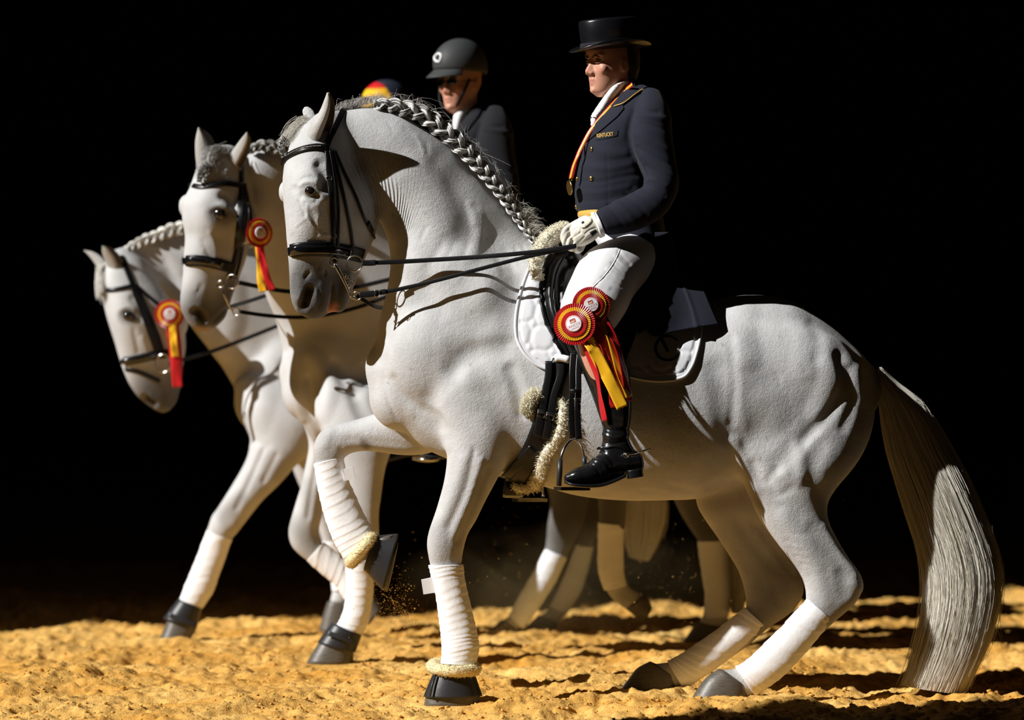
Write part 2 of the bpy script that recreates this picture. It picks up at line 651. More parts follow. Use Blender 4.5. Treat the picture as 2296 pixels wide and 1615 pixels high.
M = {}
M['coat'] = material('white horse coat', attr=True, rough=0.62, spec=0.3, sheen=0.05, var=0.14, var_scale=14,
                     bump=[(300, 0.45, 0.004), (75, 0.26, 0.006), (28, 0.10, 0.010)])
def add_wrinkles(m, freq, dist):
    nt = m.node_tree
    b = nt.nodes['Principled BSDF']
    a = nt.nodes.new('ShaderNodeAttribute'); a.attribute_name = 'Fold'
    k = nt.nodes.new('ShaderNodeAttribute'); k.attribute_name = 'FoldMask'
    mu = nt.nodes.new('ShaderNodeMath'); mu.operation = 'MULTIPLY'; mu.inputs[1].default_value = freq
    si = nt.nodes.new('ShaderNodeMath'); si.operation = 'SINE'
    mm = nt.nodes.new('ShaderNodeMath'); mm.operation = 'MULTIPLY'
    nt.links.new(a.outputs['Fac'], mu.inputs[0]); nt.links.new(mu.outputs[0], si.inputs[0])
    nt.links.new(si.outputs[0], mm.inputs[0]); nt.links.new(k.outputs['Fac'], mm.inputs[1])
    bp = nt.nodes.new('ShaderNodeBump'); bp.inputs['Strength'].default_value = 1.0; bp.inputs['Distance'].default_value = dist
    nt.links.new(mm.outputs[0], bp.inputs['Height'])
    old = b.inputs['Normal'].links[0].from_socket
    nt.links.new(old, bp.inputs['Normal']); nt.links.new(bp.outputs[0], b.inputs['Normal'])
add_wrinkles(M['coat'], 1.0, 0.0024)
M['coat_far'] = material('white horse coat plain', attr=True, rough=0.6, spec=0.3, var=0.14, var_scale=9, bump=[(120, 0.2, 0.005)])
M['hoof'] = material('hoof horn', (0.12, 0.105, 0.082), 0.42, var=0.6, var_scale=40, var_col=(0.045, 0.04, 0.035), stretch=(1, 1, 4), bump=[(90, 0.3, 0.003)])
M['eye'] = material('dark eye', (0.012, 0.008, 0.006), 0.08, coat=1.0)
M['hair'] = material('white horse hair', attr=True, rough=0.42, spec=0.5)
M['bandage'] = material('white fleece bandage', (0.86, 0.86, 0.87), 0.85, spec=0.2, bump=[(500, 0.3, 0.002), (70, 0.25, 0.004)])
M['fleece'] = material('yellow fleece', (0.90, 0.76, 0.44), 0.95, spec=0.1, attr=False, bump=[(220, 0.6, 0.006)], var=0.18, var_scale=60)
M['sheepskin'] = material('cream sheepskin', (0.93, 0.87, 0.68), 0.95, spec=0.1, bump=[(180, 0.6, 0.006)], var=0.2, var_scale=60)
M['leather'] = material('black leather', (0.005, 0.005, 0.0055), 0.36, spec=0.32, bump=[(400, 0.12, 0.001), (40, 0.08, 0.003)])
M['patent'] = material('black patent leather', (0.006, 0.006, 0.007), 0.1, spec=0.6, coat=0.8)
M['rubber'] = material('black rubber boot', (0.022, 0.023, 0.025), 0.42, spec=0.4, bump=[(80, 0.12, 0.003)])
M['steel'] = material('steel', (0.62, 0.6, 0.56), 0.18, metal=1.0)
M['brass'] = material('brass', (0.75, 0.52, 0.18), 0.25, metal=1.0)
M['navy'] = material('navy wool', (0.013, 0.0145, 0.025), 0.85, spec=0.2, sheen=0.06, bump=[(600, 0.25, 0.0012), (45, 0.12, 0.004)])
M['charcoal'] = material('charcoal wool', (0.014, 0.0145, 0.018), 0.88, spec=0.15, sheen=0.05, bump=[(400, 0.2, 0.0012)])
M['gold_cloth'] = material('gold cloth', (0.62, 0.36, 0.05), 0.6, sheen=0.2)
M['white_cloth'] = material('white cloth', (0.86, 0.86, 0.87), 0.8, spec=0.25, bump=[(300, 0.2, 0.0015)])
M['pad_cloth'] = material('white quilted cotton', (0.70, 0.71, 0.74), 0.7, spec=0.3, bump=[(400, 0.25, 0.0012), (60, 0.12, 0.003)])
M['breeches'] = material('white breeches', (0.84, 0.84, 0.86), 0.75, spec=0.25, bump=[(500, 0.15, 0.001), (30, 0.12, 0.006)])
M['glove'] = material('off white leather glove', (0.80, 0.77, 0.66), 0.6, spec=0.35, bump=[(300, 0.2, 0.0015)])
M['skin'] = material('skin', attr=True, rough=0.48, spec=0.4, sss=0.25, bump=[(220, 0.18, 0.0015)])
M['hairdark'] = material('brown hair', (0.03, 0.02, 0.014), 0.6)
M['silk'] = material('black silk plush', (0.006, 0.006, 0.008), 0.24, spec=0.6, stretch=(1, 1, 14), bump=[(90, 0.1, 0.002)])
M['red'] = material('red satin', (0.50, 0.006, 0.010), 0.38, spec=0.5, sheen=0.1)
M['yellow'] = material('yellow satin', (0.85, 0.45, 0.012), 0.36, spec=0.5, sheen=0.1)
M['white'] = material('white card', (0.84, 0.84, 0.86), 0.5)
M['print_red'] = material('red print', (0.42, 0.05, 0.06), 0.6)
M['black_print'] = material('black print', (0.006, 0.006, 0.007), 0.7)
M['pink'] = material('pink mouth', (0.55, 0.26, 0.19), 0.4, spec=0.5)
M['helmet'] = material('dark grey helmet', (0.045, 0.048, 0.05), 0.6, spec=0.3, bump=[(300, 0.1, 0.001)])
M['glass'] = material('dark lenses', (0.01, 0.01, 0.012), 0.1, coat=1.0)
# ------------------------------------------------------------------ the hall
m_wall = material('dark hall boards', (0.010, 0.010, 0.010), 0.9, spec=0.1, var=0.3, var_scale=2, bump=[(30, 0.2, 0.01)])
m_ceil = material('dark hall ceiling', (0.010, 0.010, 0.010), 0.95, spec=0.05, var=0.2, var_scale=2)

def box_object(name, lo, hi, mat):
    x0, y0, z0 = lo; x1, y1, z1 = hi
    V = [(x, y, z) for x in (x0, x1) for y in (y0, y1) for z in (z0, z1)]
    Fc = [(0, 1, 3, 2), (4, 6, 7, 5), (0, 4, 5, 1), (2, 3, 7, 6), (0, 2, 6, 4), (1, 5, 7, 3)]
    return structure(link_mesh(name, V, Fc, mat, smooth=False))

# the opening that lets the sun in lies in the left wall, on the near side of its edge
JX = -7.0
YF, YN = 3.36 - 4.8*0.4631, -0.52 - 8.4*0.4631
box_object('wall_left', (JX - 0.3, YF, -0.3), (JX, 30, 12.0), m_wall)
box_object('wall_left', (JX - 0.3, -20, -0.3), (JX, YN, 12.0), m_wall)
box_object('wall_back', (JX - 0.3, 30, -0.3), (16, 30.3, 12.0), m_wall)
box_object('wall_right', (16, -20, -0.3), (16.3, 30.3, 12.0), m_wall)
box_object('ceiling', (JX - 0.3, -20, 12.0), (16.3, 30.3, 12.3), m_ceil)

# sand footing: fine displaced grid where the photograph looks, coarse around it
m_sand = bpy.data.materials.new('orange sand footing')
m_sand.use_nodes = True
nt = m_sand.node_tree
b = nt.nodes['Principled BSDF']
b.inputs['Roughness'].default_value = 0.95
b.inputs['Specular IOR Level'].default_value = 0.1
tc = nt.nodes.new('ShaderNodeTexCoord')
def nz(scale, det, rough=0.6):
    n = nt.nodes.new('ShaderNodeTexNoise')
    n.inputs['Scale'].default_value = scale; n.inputs['Detail'].default_value = det; n.inputs['Roughness'].default_value = rough
    nt.links.new(tc.outputs['Object'], n.inputs['Vector'])
    return n
n1, n2, n3 = nz(2.2, 6), nz(38, 5), nz(170, 3)
r1 = nt.nodes.new('ShaderNodeValToRGB')
r1.color_ramp.elements[0].position = 0.34; r1.color_ramp.elements[0].color = (0.64, 0.32, 0.058, 1)
r1.color_ramp.elements[1].position = 0.66; r1.color_ramp.elements[1].color = (0.82, 0.52, 0.165, 1)
nt.links.new(n1.outputs['Fac'], r1.inputs[0])
r2 = nt.nodes.new('ShaderNodeValToRGB')
r2.color_ramp.elements[0].position = 0.33; r2.color_ramp.elements[0].color = (0.74, 0.66, 0.55, 1)
r2.color_ramp.elements[1].position = 0.62; r2.color_ramp.elements[1].color = (1, 1, 1, 1)
nt.links.new(n2.outputs['Fac'], r2.inputs[0])
mx = nt.nodes.new('ShaderNodeMix'); mx.data_type = 'RGBA'; mx.blend_type = 'MULTIPLY'; mx.inputs['Factor'].default_value = 0.9
nt.links.new(r1.outputs[0], mx.inputs['A']); nt.links.new(r2.outputs[0], mx.inputs['B'])
nt.links.new(mx.outputs['Result'], b.inputs['Base Color'])
bp1 = nt.nodes.new('ShaderNodeBump'); bp1.inputs['Strength'].default_value = 0.5; bp1.inputs['Distance'].default_value = 0.012
nt.links.new(n2.outputs['Fac'], bp1.inputs['Height'])
bp2 = nt.nodes.new('ShaderNodeBump'); bp2.inputs['Strength'].default_value = 0.6; bp2.inputs['Distance'].default_value = 0.006
nt.links.new(n3.outputs['Fac'], bp2.inputs['Height']); nt.links.new(bp1.outputs[0], bp2.inputs['Normal'])
nt.links.new(bp2.outputs[0], b.inputs['Normal'])

def sand_height(x, y):
    wx, wy = x + .06*vnoise(x*4, y*4), y + .06*vnoise(x*4 + 50, y*4 + 9)
    h = 0.045*vnoise(x*1.1 + 7, y*1.5 + 3) + 0.050*vnoise(wx*3.1, wy*3.4 + 9) + 0.034*vnoise(wx*7.3 + 5, wy*7.9)
    r = 0.5 - np.abs(vnoise(wx*13 + 2, wy*13))*2
    h += 0.016*r + 0.017*vnoise(wx*22, wy*24) + 0.013*vnoise(x*43, y*41) + 0.008*vnoise(x*80, y*80 + 4)
    dig = vnoise(x*5.3 + 31, y*5.9 + 17)
    h -= 0.06*np.clip(dig - 0.18, 0, 1)
    pit = vnoise(wx*16 + 77, wy*17 + 5)
    h -= 0.045*np.clip(pit - 0.24, 0, 1)
    return h
HOOF_SPOTS = []      # (x, y, z, radius) where a hoof presses the sand level
def sand_z(x, y):
    x, y = np.atleast_1d(np.asarray(x, float)), np.atleast_1d(np.asarray(y, float))
    h = sand_height(x, y) - 0.004
    for hx, hy, hz, hr in HOOF_SPOTS:
        d = np.hypot(x-hx, (y-hy)*1.0) / hr
        w = np.clip(1.6 - d, 0, 1); w = w*w*(3-2*w)
        h = h*(1-w) + hz*w
    return h
def build_floor():
    def patch(xs, ys):
        X, Y = np.meshgrid(xs, ys)
        Z = sand_z(X.ravel(), Y.ravel())
        V = np.stack([X.ravel(), Y.ravel(), Z], 1)
        nr, nc = len(ys), len(xs)
        i = np.arange((nr-1)*(nc-1)); r, c = i // (nc-1), i % (nc-1)
        a = r*nc + c
        return V, np.stack([a, a+1, a+nc+1, a+nc], 1)
    xs = np.r_[np.linspace(JX-1, -3.0, 60)[:-1], np.linspace(-3.0, 3.4, 560), np.linspace(3.4, 17, 70)[1:]]
    ys = np.r_[np.linspace(-20, -1.6, 60)[:-1], np.linspace(-1.6, 1.2, 250)[:-1], np.linspace(1.2, 8.2, 360), np.linspace(8.2, 31, 60)[1:]]
    V, Q = patch(xs, ys)
    structure(link_mesh('floor', V, Q, m_sand))

def build_clods():
    """crumbs and little clods of the footing, thickest near the lens"""
    g1 = np.random.default_rng(77)
    n = 26000
    y = -1.3 + 6.6*g1.random(n)**1.6
    x = g1.uniform(-2.6, 2.9, n)*(1 + y*.04)
    keep = vnoise(x*2.3 + 4, y*2.6) + .35*vnoise(x*9, y*9) > -.22
    x, y = x[keep], y[keep]; n = len(x)
    z = sand_z(x, y)
    r = .0022 + .0075*g1.random(n)**3.2
    ico = np.array([(0, 0, 1), (.894, 0, .447), (.276, .851, .447), (-.724, .526, .447), (-.724, -.526, .447), (.276, -.851, .447), (.724, .526, -.447), (-.276, .851, -.447), (-.894, 0, -.447), (-.276, -.851, -.447), (.724, -.526, -.447), (0, 0, -1)])
    T = np.array([(0, 1, 2), (0, 2, 3), (0, 3, 4), (0, 4, 5), (0, 5, 1), (1, 6, 2), (2, 7, 3), (3, 8, 4), (4, 9, 5), (5, 10, 1), (2, 6, 7), (3, 7, 8), (4, 8, 9), (5, 9, 10), (1, 10, 6), (6, 11, 7), (7, 11, 8), (8, 11, 9), (9, 11, 10), (10, 11, 6)])
    V = ico[None]*r[:, None, None]*g1.uniform(.6, 1.25, (n, 12, 1))*np.stack([g1.uniform(.8, 1.5, n), g1.uniform(.8, 1.4, n), g1.uniform(.5, .9, n)], 1)[:, None]
    a = g1.uniform(0, 6.28, n); c, s_ = np.cos(a)[:, None], np.sin(a)[:, None]
    V = np.stack([V[..., 0]*c - V[..., 1]*s_, V[..., 0]*s_ + V[..., 1]*c, V[..., 2]], 2) + np.stack([x, y, z + r*.15], 1)[:, None]
    Fc = (T[None] + (np.arange(n)*12)[:, None, None]).reshape(-1, 3)
    o = link_mesh('sand_crumbs', V.reshape(-1, 3), Fc, m_sand)
    o['kind'] = 'stuff'
    o['label'] = 'loose crumbs of orange sand scattered over the arena footing'
# ------------------------------------------------------------------ the grey horse in front
def poly_px(*a):
    return [tuple(a[i:i+2]) for i in range(0, len(a), 2)]

GREY = (0.105, 0.10, 0.098)
g = Geo()
# trunk
g.add(*loft([
 (842, 775, 850, 885, 0, .08), (872, 690, 905, 962, 0, .145), (930, 610, 950, 1005, 0, .195), (1010, 570, 1030, 1040, 0, .225),
 (1100, 546, 1125, 1072, 0, .255, 2.1, 0, .18), (1195, 540, 1210, 1090, 0, .27, 2.1, 0, .2), (1300, 600, 1297, 1113, 0, .30, 2.2, 0, .1),
 (1400, 660, 1400, 1123, 0, .315, 2.3), (1500, 684, 1500, 1122, 0, .32, 2.3), (1575, 678, 1570, 1118, 0, .31), (1622, 665, 1640, 1095, 0, .30, 2.2),
 (1680, 661, 1690, 1070, 0, .285), (1740, 664, 1750, 1060, 0, .268), (1800, 688, 1810, 1055, 0, .24), (1855, 725, 1850, 1045, 0, .205),
 (1905, 766, 1885, 1020, 0, .175), (1940, 802, 1915, 985, 0, .19), (1958, 835, 1945, 940, 0, .12)], seg=48, cap=(0.6, 0.5)))
# neck, bent a little towards the long side
g.add(*loft([
 (1240, 580, 905, 930, 0, .19, 2.0, 0, .1), (1195, 540, 852, 850, 0, .185, 2.0, 0, .15), (1168, 500, 842, 770, -.005, .172, 2.0, 0, .15),
 (1128, 448, 852, 710, -.01, .16, 2.1, 0, .15), (1080, 392, 868, 650, -.015, .148, 2.1, 0, .12), (1020, 338, 876, 590, -.02, .136, 2.1, 0, .08),
 (955, 290, 868, 535, -.03, .124, 2.2), (885, 250, 848, 490, -.04, .116, 2.2), (820, 240, 815, 440, -.045, .104), (765, 248, 790, 390, -.05, .094)], seg=40, cap=(0.4, 0.6)))
# head, turned a little towards the long side
RH = 0.64
g.add(*loft([
 (700, 262, 765, 262, -0.097, .055, 2.2, RH), (672, 285, 782, 285, -0.102, .078, 2.3, RH), (652, 312, 795, 320, -0.112, .092, 2.4, RH, -.05),
 (640, 352, 806, 362, -0.122, .104, 2.6, RH, -.1), (634, 395, 822, 405, -0.132, .110, 2.7, RH, -.12), (634, 430, 838, 445, -0.137, .108, 2.7, RH, -.15),
 (637, 462, 846, 480, -0.137, .098, 2.7, RH, -.15), (641, 500, 842, 522, -0.137, .085, 2.6, RH, -.12), (644, 540, 826, 562, -0.137, .072, 2.5, RH, -.08),
 (647, 575, 812, 594, -0.137, .063, 2.4, RH), (649, 610, 800, 624, -0.137, .058, 2.3, RH), (650, 642, 790, 650, -0.137, .060, 2.3, RH),
 (652, 670, 775, 672, -0.137, .060, 2.2, RH), (662, 696, 752, 694, -0.137, .050, 2.1, RH), (680, 711, 730, 708, -0.137, .034, 2.0, RH)], seg=44, cap=(0.6, 0.4)))
g.add(*loft([(792, 610, 770, 612, -0.137, .03), (790, 640, 758, 642, -0.137, .034), (787, 672, 745, 668, -0.137, .034), (772, 700, 742, 690, -0.137, .026)], seg=20))   # lower lip
g.add(*blob(641, 430, -.085, .028, .045, .04))                      # far brow
g.add(*blob(698, 425, -.235, .05, .03, .028, 0.2))                 # near brow
# near foreleg
g.add(*loft([
 (905, 760, 1165, 790, -.10, .12), (935, 850, 1172, 890, -.125, .13), (975, 940, 1165, 970, -.15, .12), (1000, 1000, 1146, 1020, -.17, .10), (999, 1045, 1128, 1055, -.18, .085),
 (992, 1085, 1108, 1092, -.185, .072), (983, 1120, 1087, 1130, -.19, .062), (973, 1155, 1067, 1170, -.19, .054), (961, 1190, 1050, 1198, -.19, .052),
 (956, 1217, 1043, 1220, -.19, .054), (960, 1250, 1037, 1250, -.19, .048), (966, 1278, 1035, 1275, -.19, .038), (980, 1330, 1040, 1330, -.19, .034),
 (992, 1410, 1056, 1405, -.19, .034), (996, 1450, 1066, 1455, -.19, .038), (992, 1490, 1062, 1495, -.19, .036), (985, 1530, 1062, 1530, -.19, .038)], seg=28, cap=(0.5, 0.3)))
# far foreleg, raised
g.add(*loft([
 (905, 880, 1010, 1000, .14, .10), (862, 916, 950, 1022, .15, .082), (820, 932, 880, 1021, .155, .07), (782, 943, 830, 1013, .155, .06), (748, 949, 796, 1016, .155, .055),
 (718, 962, 778, 1022, .155, .055), (702, 990, 771, 1030, .155, .052), (698, 1018, 768, 1040, .155, .048), (706, 1050, 766, 1042, .155, .038), (716, 1100, 772, 1090, .155, .032),
 (730, 1155, 792, 1138, .155, .033), (745, 1205, 818, 1182, .155, .038), (768, 1242, 838, 1210, .155, .038), (800, 1262, 858, 1228, .155, .038)], seg=28, cap=(0.5, 0.3)))
# near hind leg
g.add(*loft([
 (1620, 740, 1905, 790, -.10, .15), (1628, 820, 1948, 840, -.125, .15), (1636, 900, 1964, 900, -.12, .138), (1642, 980, 1952, 985, -.135, .13), (1650, 1045, 1915, 1052, -.165, .115),
 (1668, 1090, 1874, 1100, -.175, .095), (1690, 1140, 1855, 1138, -.18, .08), (1709, 1176, 1860, 1172, -.185, .07), (1738, 1216, 1878, 1210, -.19, .06),
 (1770, 1256, 1902, 1250, -.19, .052), (1792, 1288, 1928, 1284, -.19, .047), (1804, 1322, 1938, 1316, -.19, .046), (1806, 1348, 1922, 1350, -.19, .045), (1795, 1368, 1876, 1392, -.19, .041),
 (1762, 1405, 1826, 1440, -.19, .034), (1712, 1455, 1776, 1492, -.19, .034), (1672, 1490, 1732, 1532, -.19, .039), (1640, 1500, 1695, 1555, -.19, .038),
 (1608, 1504, 1672, 1564, -.19, .040), (1585, 1520, 1640, 1570, -.19, .042)], seg=32, cap=(0.5, 0.3)))
# far hind leg
g.add(*loft([
 (1560, 960, 1800, 1000, .13, .13), (1560, 1060, 1780, 1090, .15, .11), (1560, 1130, 1755, 1130, .165, .09), (1580, 1166, 1745, 1166, .175, .075), (1605, 1202, 1758, 1200, .18, .062),
 (1635, 1248, 1778, 1240, .185, .052), (1658, 1290, 1797, 1292, .185, .047), (1669, 1330, 1803, 1332, .185, .046), (1672, 1362, 1782, 1368, .185, .044), (1655, 1385, 1720, 1412, .185, .04),
 (1622, 1408, 1682, 1446, .185, .034), (1560, 1452, 1620, 1490, .185, .034), (1525, 1476, 1580, 1518, .185, .039), (1490, 1486, 1540, 1538, .185, .038),
 (1452, 1490, 1510, 1543, .185, .040), (1428, 1504, 1480, 1545, .185, .042)], seg=32, cap=(0.5, 0.3)))
# muscle masses
g.add(*blob(985, 790, -.145, .20, .18, .085, -0.9))
g.add(*blob(1080, 690, -.15, .26, .16, .085, 1.05))
g.add(*blob(1110, 900, -.185, .14, .13, .07, 0.7))
g.add(*blob(1730, 880, -.19, .22, .24, .085, 0.0))
g.add(*blob(1845, 900, -.155, .12, .24, .08, 0.1))
g.add(*blob(1690, 1010, -.2, .09, .12, .06))
g.add(*blob(1800, 1090, -.185, .08, .13, .055, -.3))
g.add(*blob(905, 890, 0, .13, .13, .14))
g.add(*blob(1945, 850, 0, .05, .06, .05))
V, Q = remesh(g, 0.0054)
P = pix(V)
hd = np.clip(1 - (np.hypot(P[:, 0]-735, P[:, 1]-520)/260)**4, 0, 1)
lg = np.clip((P[:, 1]-1080)/80, 0, 1)
V = smooth(V, Q, 8, 0.5)
V = smooth(V, Q, 80, 0.6, weight=np.clip(1 - np.maximum(hd*0.93, lg*0.85), 0.0, 1))
S = Sculpt(V, Q)

for L, r, a in [
    # neck
    ([(920, 400), (960, 450), (985, 510), (960, 580)], 56, 20), ([(990, 365), (1024, 425), (1044, 480), (1040, 540)], 34, -11), ([(1060, 400), (1100, 460), (1118, 520), (1112, 570)], 62, -26), ([(1150, 560), (1090, 640), (1030, 720)], 40, 9),
    ([(1072, 480), (1078, 520), (1062, 565)], 16, 6), ([(1056, 455), (1066, 500)], 10, 4), ([(900, 300), (1000, 370), (1090, 470)], 46, 5),
    ([(1000, 535), (985, 565), (960, 600)], 10, -3), ([(1020, 540), (1014, 560), (995, 590)], 8, -3), ([(1052, 540), (1046, 560), (1030, 585)], 8, -3),
    ([(960, 505), (950, 525), (945, 545)], 6, -4), ([(1100, 545), (1060, 620), (1000, 690)], 40, -5), ([(930, 610), (960, 690), (940, 770)], 60, 6),
    ([(1135, 560), (1150, 600)], 10, -5), ([(1155, 550), (1168, 600)], 7, -5), ([(1172, 545), (1182, 590)], 7, -5), ([(1186, 545), (1192, 580)], 6, -4), ([(1120, 570), (1130, 610)], 10, -4),
    # breast and shoulder
    ([(858, 830), (876, 878), (910, 920), (955, 958), (998, 1000)], 18, 9), ([(884, 850), (905, 885), (938, 912), (975, 930), (996, 960)], 13, -10),
    ([(945, 935), (975, 950)], 24, -10), ([(862, 840), (872, 900), (892, 945)], 8, -6), ([(1015, 826), (1048, 800), (1082, 786), (1125, 780)], 26, -15), ([(1000, 770), (1050, 750), (1110, 735)], 30, 6), ([(1060, 850), (1100, 840)], 30, 7),
    ([(968, 890), (996, 856), (1018, 836)], 26, -9), ([(1146, 830), (1160, 870), (1172, 925)], 18, -16), ([(1140, 768), (1150, 765)], 13, -5), ([(1060, 870), (1110, 905), (1105, 960)], 50, 6),
    ([(1000, 740), (960, 800), (930, 850)], 55, 6), ([(1090, 620), (1120, 700), (1110, 760)], 40, 5), ([(1055, 640), (1040, 720)], 34, -7), ([(1140, 640), (1150, 720), (1130, 800)], 40, -6),
    # near forearm and knee
    ([(1064, 1010), (1042, 1100), (1006, 1182)], 9, -7), ([(1095, 1050), (1062, 1135), (1026, 1218)], 9, -8), ([(1080, 1030), (1052, 1118), (1014, 1205)], 9, 6), ([(1040, 1030), (1015, 1110), (990, 1170)], 14, 5),
    ([(985, 1195), (984, 1240)], 20, 4), ([(1020, 1225), (1018, 1262)], 8, -4),
    # far forearm
    ([(780, 985), (850, 990), (930, 1000)], 10, -4), ([(740, 965), (728, 1000)], 12, 4), ([(760, 1000), (770, 1018)], 7, -5),
    # belly
    ([(1230, 1075), (1300, 1098), (1380, 1108)], 8, -3), ([(1500, 1090), (1560, 1100), (1620, 1080)], 10, -5), ([(1420, 1098), (1500, 1108)], 6, -2.5),
    # croup and thigh
    ([(1612, 830), (1625, 900), (1634, 965)], 34, -16), ([(1668, 700), (1662, 750), (1672, 800)], 34, 9), ([(1640, 760), (1648, 860), (1642, 950)], 12, -6),
    ([(1818, 730), (1838, 768), (1832, 805)], 16, -5), ([(1780, 700), (1800, 760), (1800, 830)], 30, 5), ([(1880, 800), (1896, 860), (1860, 925), (1800, 990)], 16, -12),
    ([(1850, 780), (1862, 850), (1830, 920)], 26, 7), ([(1905, 830), (1912, 900), (1890, 960)], 14, -7), ([(1925, 830), (1930, 900)], 16, 6),
    ([(1815, 965), (1780, 1005), (1745, 1040)], 24, -10), ([(1720, 900), (1730, 960), (1710, 1010)], 40, 7), ([(1650, 990), (1668, 1050), (1692, 1100)], 15, 8),
    ([(1690, 1040), (1710, 1080), (1740, 1056)], 13, -8), ([(1725, 1085), (1745, 1110), (1775, 1095)], 12, -6), ([(1760, 1060), (1790, 1080)], 16, 6), ([(1840, 1000), (1820, 1060), (1840, 1110)], 22, -8),
    ([(1790, 1000), (1800, 1060)], 18, 6), ([(1700, 780), (1720, 850)], 40, -4),
    # gaskin and hock
    ([(1822, 1185), (1852, 1228), (1898, 1288)], 16, -7), ([(1760, 1160), (1800, 1220), (1830, 1270)], 22, 6), ([(1850, 1180), (1880, 1230), (1920, 1290)], 10, 4),
    ([(1885, 1290), (1892, 1330)], 16, -7), ([(1835, 1300), (1850, 1350)], 20, 5), ([(1915, 1310), (1925, 1318)], 12, 5),
    ([(1755, 1212), (1800, 1222)], 6, -3), ([(1765, 1228), (1812, 1240)], 5, -3), ([(1778, 1246), (1822, 1256)], 5, -3), ([(1790, 1264), (1838, 1270)], 5, -3), ([(1770, 1195), (1820, 1200)], 6, -3),
    # far hind leg
    ([(1640, 1180), (1680, 1240), (1730, 1300)], 16, 5), ([(1690, 1170), (1740, 1230), (1780, 1290)], 12, -7), ([(1735, 1310), (1745, 1350)], 14, -5),
    # scuffs
    ([(1735, 830), (1752, 858)], 5, -3.5), ([(1798, 815), (1808, 835)], 5, -3), ([(1800, 835), (1812, 830)], 4, -3), ([(1744, 845), (1756, 838)], 4, -3), ([(1660, 745), (1664, 755)], 5, -3),
    ([(1748, 935), (1765, 960)], 4, -2), ([(1700, 1120), (1712, 1140)], 6, -3), ([(870, 272), (882, 298)], 5, -3), ([(905, 285), (912, 298)], 5, -3), ([(1062, 1000), (1060, 1030)], 4, -3), ([(955, 315), (960, 350)], 5, -3),
    ([(930, 300), (945, 330), (950, 350)], 6, 3),
    ]:
    S.push(L, r*1.3 if r > 9 else r, a*(0.62 if a < 0 else 0.8), taper=0.15 if len(L) > 1 and r < 9 else 0.0)
HD = (-0.6, -0.12)
for L, r, a in [
    ([(690, 395), (705, 402)], 30, 6), ([(716, 372), (728, 395), (730, 418)], 20, -12), ([(662, 424), (672, 436)], 13, -6), ([(676, 440), (700, 446), (712, 440)], 12, -6),
    ([(668, 420), (682, 411), (700, 409), (716, 416)], 6, 5), ([(674, 404), (692, 397), (712, 401)], 4, -3), ([(682, 444), (694, 449), (708, 446)], 4, 3.5), ([(680, 452), (696, 458), (714, 452)], 4, -3),
    ([(666, 446), (676, 466), (686, 486)], 6, -4), ([(689, 455), (690, 488), (711, 514), (721, 527)], 4, 3), ([(716, 478), (712, 500), (716, 515)], 4, 2.5), ([(690, 488), (672, 500), (660, 512)], 3.5, 2), ([(698, 470), (704, 495), (718, 520)], 9, -3),
    ([(712, 532), (728, 528), (744, 530)], 7, 4), ([(690, 545), (720, 540)], 8, -3), ([(735, 470), (755, 520), (765, 560)], 22, -5), ([(810, 400), (822, 450), (815, 500)], 32, 6),
    ([(694, 652), (688, 668), (682, 684)], 17, -26), ([(706, 645), (711, 668), (704, 692)], 6, 5), ([(668, 676), (678, 654), (692, 639)], 5, 4), ([(662, 690), (676, 701), (694, 703)], 6, 4),
    ([(682, 628), (694, 607)], 7, -6), ([(729, 602), (730, 620)], 5, -5), ([(712, 590), (715, 605)], 5, -3), ([(745, 632), (745, 660), (741, 684), (733, 706)], 6, -9), ([(720, 640), (728, 670), (722, 696)], 12, 4),
    ([(662, 620), (660, 660)], 10, -3), ([(650, 470), (654, 530)], 8, 2),
    ]:
    S.push(L, r, a, yr=HD, taper=0.15 if r < 10 else 0)
# colour of the coat itself: dark skin on the muzzle, grey joints
for L, r, c, k in [
    ([(695, 630), (705, 690)], 100, (.075, .073, .07), .95), ([(690, 640), (710, 695)], 62, (.06, .058, .056), .8), ([(760, 620), (765, 690)], 50, (.09, .085, .08), .9), ([(694, 430), (700, 432)], 26, (.10, .095, .09), .85),
    ([(692, 655), (684, 685)], 17, (.018, .015, .014), 1.0), ([(752, 686), (742, 700)], 14, (.55, .24, .15), .9), ([(742, 660), (734, 700)], 4, (.42, .24, .2), .8), ([(690, 606), (745, 600)], 26, (.26, .25, .24), .6),
    ([(985, 1200), (1000, 1260)], 50, (.36, .35, .34), .55), ([(1075, 1080), (1030, 1180)], 22, (.36, .35, .34), .45), ([(735, 985), (715, 1030)], 45, (.36, .35, .34), .55), ([(815, 995), (822, 1000)], 16, (.2, .17, .15), .9),
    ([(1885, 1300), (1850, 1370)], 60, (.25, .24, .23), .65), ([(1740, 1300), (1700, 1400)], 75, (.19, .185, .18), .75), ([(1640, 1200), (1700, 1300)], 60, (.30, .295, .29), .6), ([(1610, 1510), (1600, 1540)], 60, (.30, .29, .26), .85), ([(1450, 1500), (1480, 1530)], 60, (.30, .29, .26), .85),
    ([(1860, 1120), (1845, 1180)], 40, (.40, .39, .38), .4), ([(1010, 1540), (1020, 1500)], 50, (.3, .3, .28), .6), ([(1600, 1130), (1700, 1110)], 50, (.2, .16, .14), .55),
    ([(1752, 1034), (1800, 1000)], 60, (.47, .465, .46), .35), ([(1960, 850), (1950, 950)], 40, (.34, .33, .32), .5),
    ]:
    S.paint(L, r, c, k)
for q in range(60):                                  # flea-bitten flecks in the coat
    px, py = rng.uniform(870, 1930), rng.uniform(300, 1180)
    S.paint([(px, py), (px + rng.uniform(-5, 5), py + rng.uniform(-5, 5))], rng.uniform(3, 5), (.22, .21, .2), .5, face=True)
wh = np.clip(1 - (np.hypot(S.P[:, 0]-735, S.P[:, 1]-520)/260)**4, 0, 1)
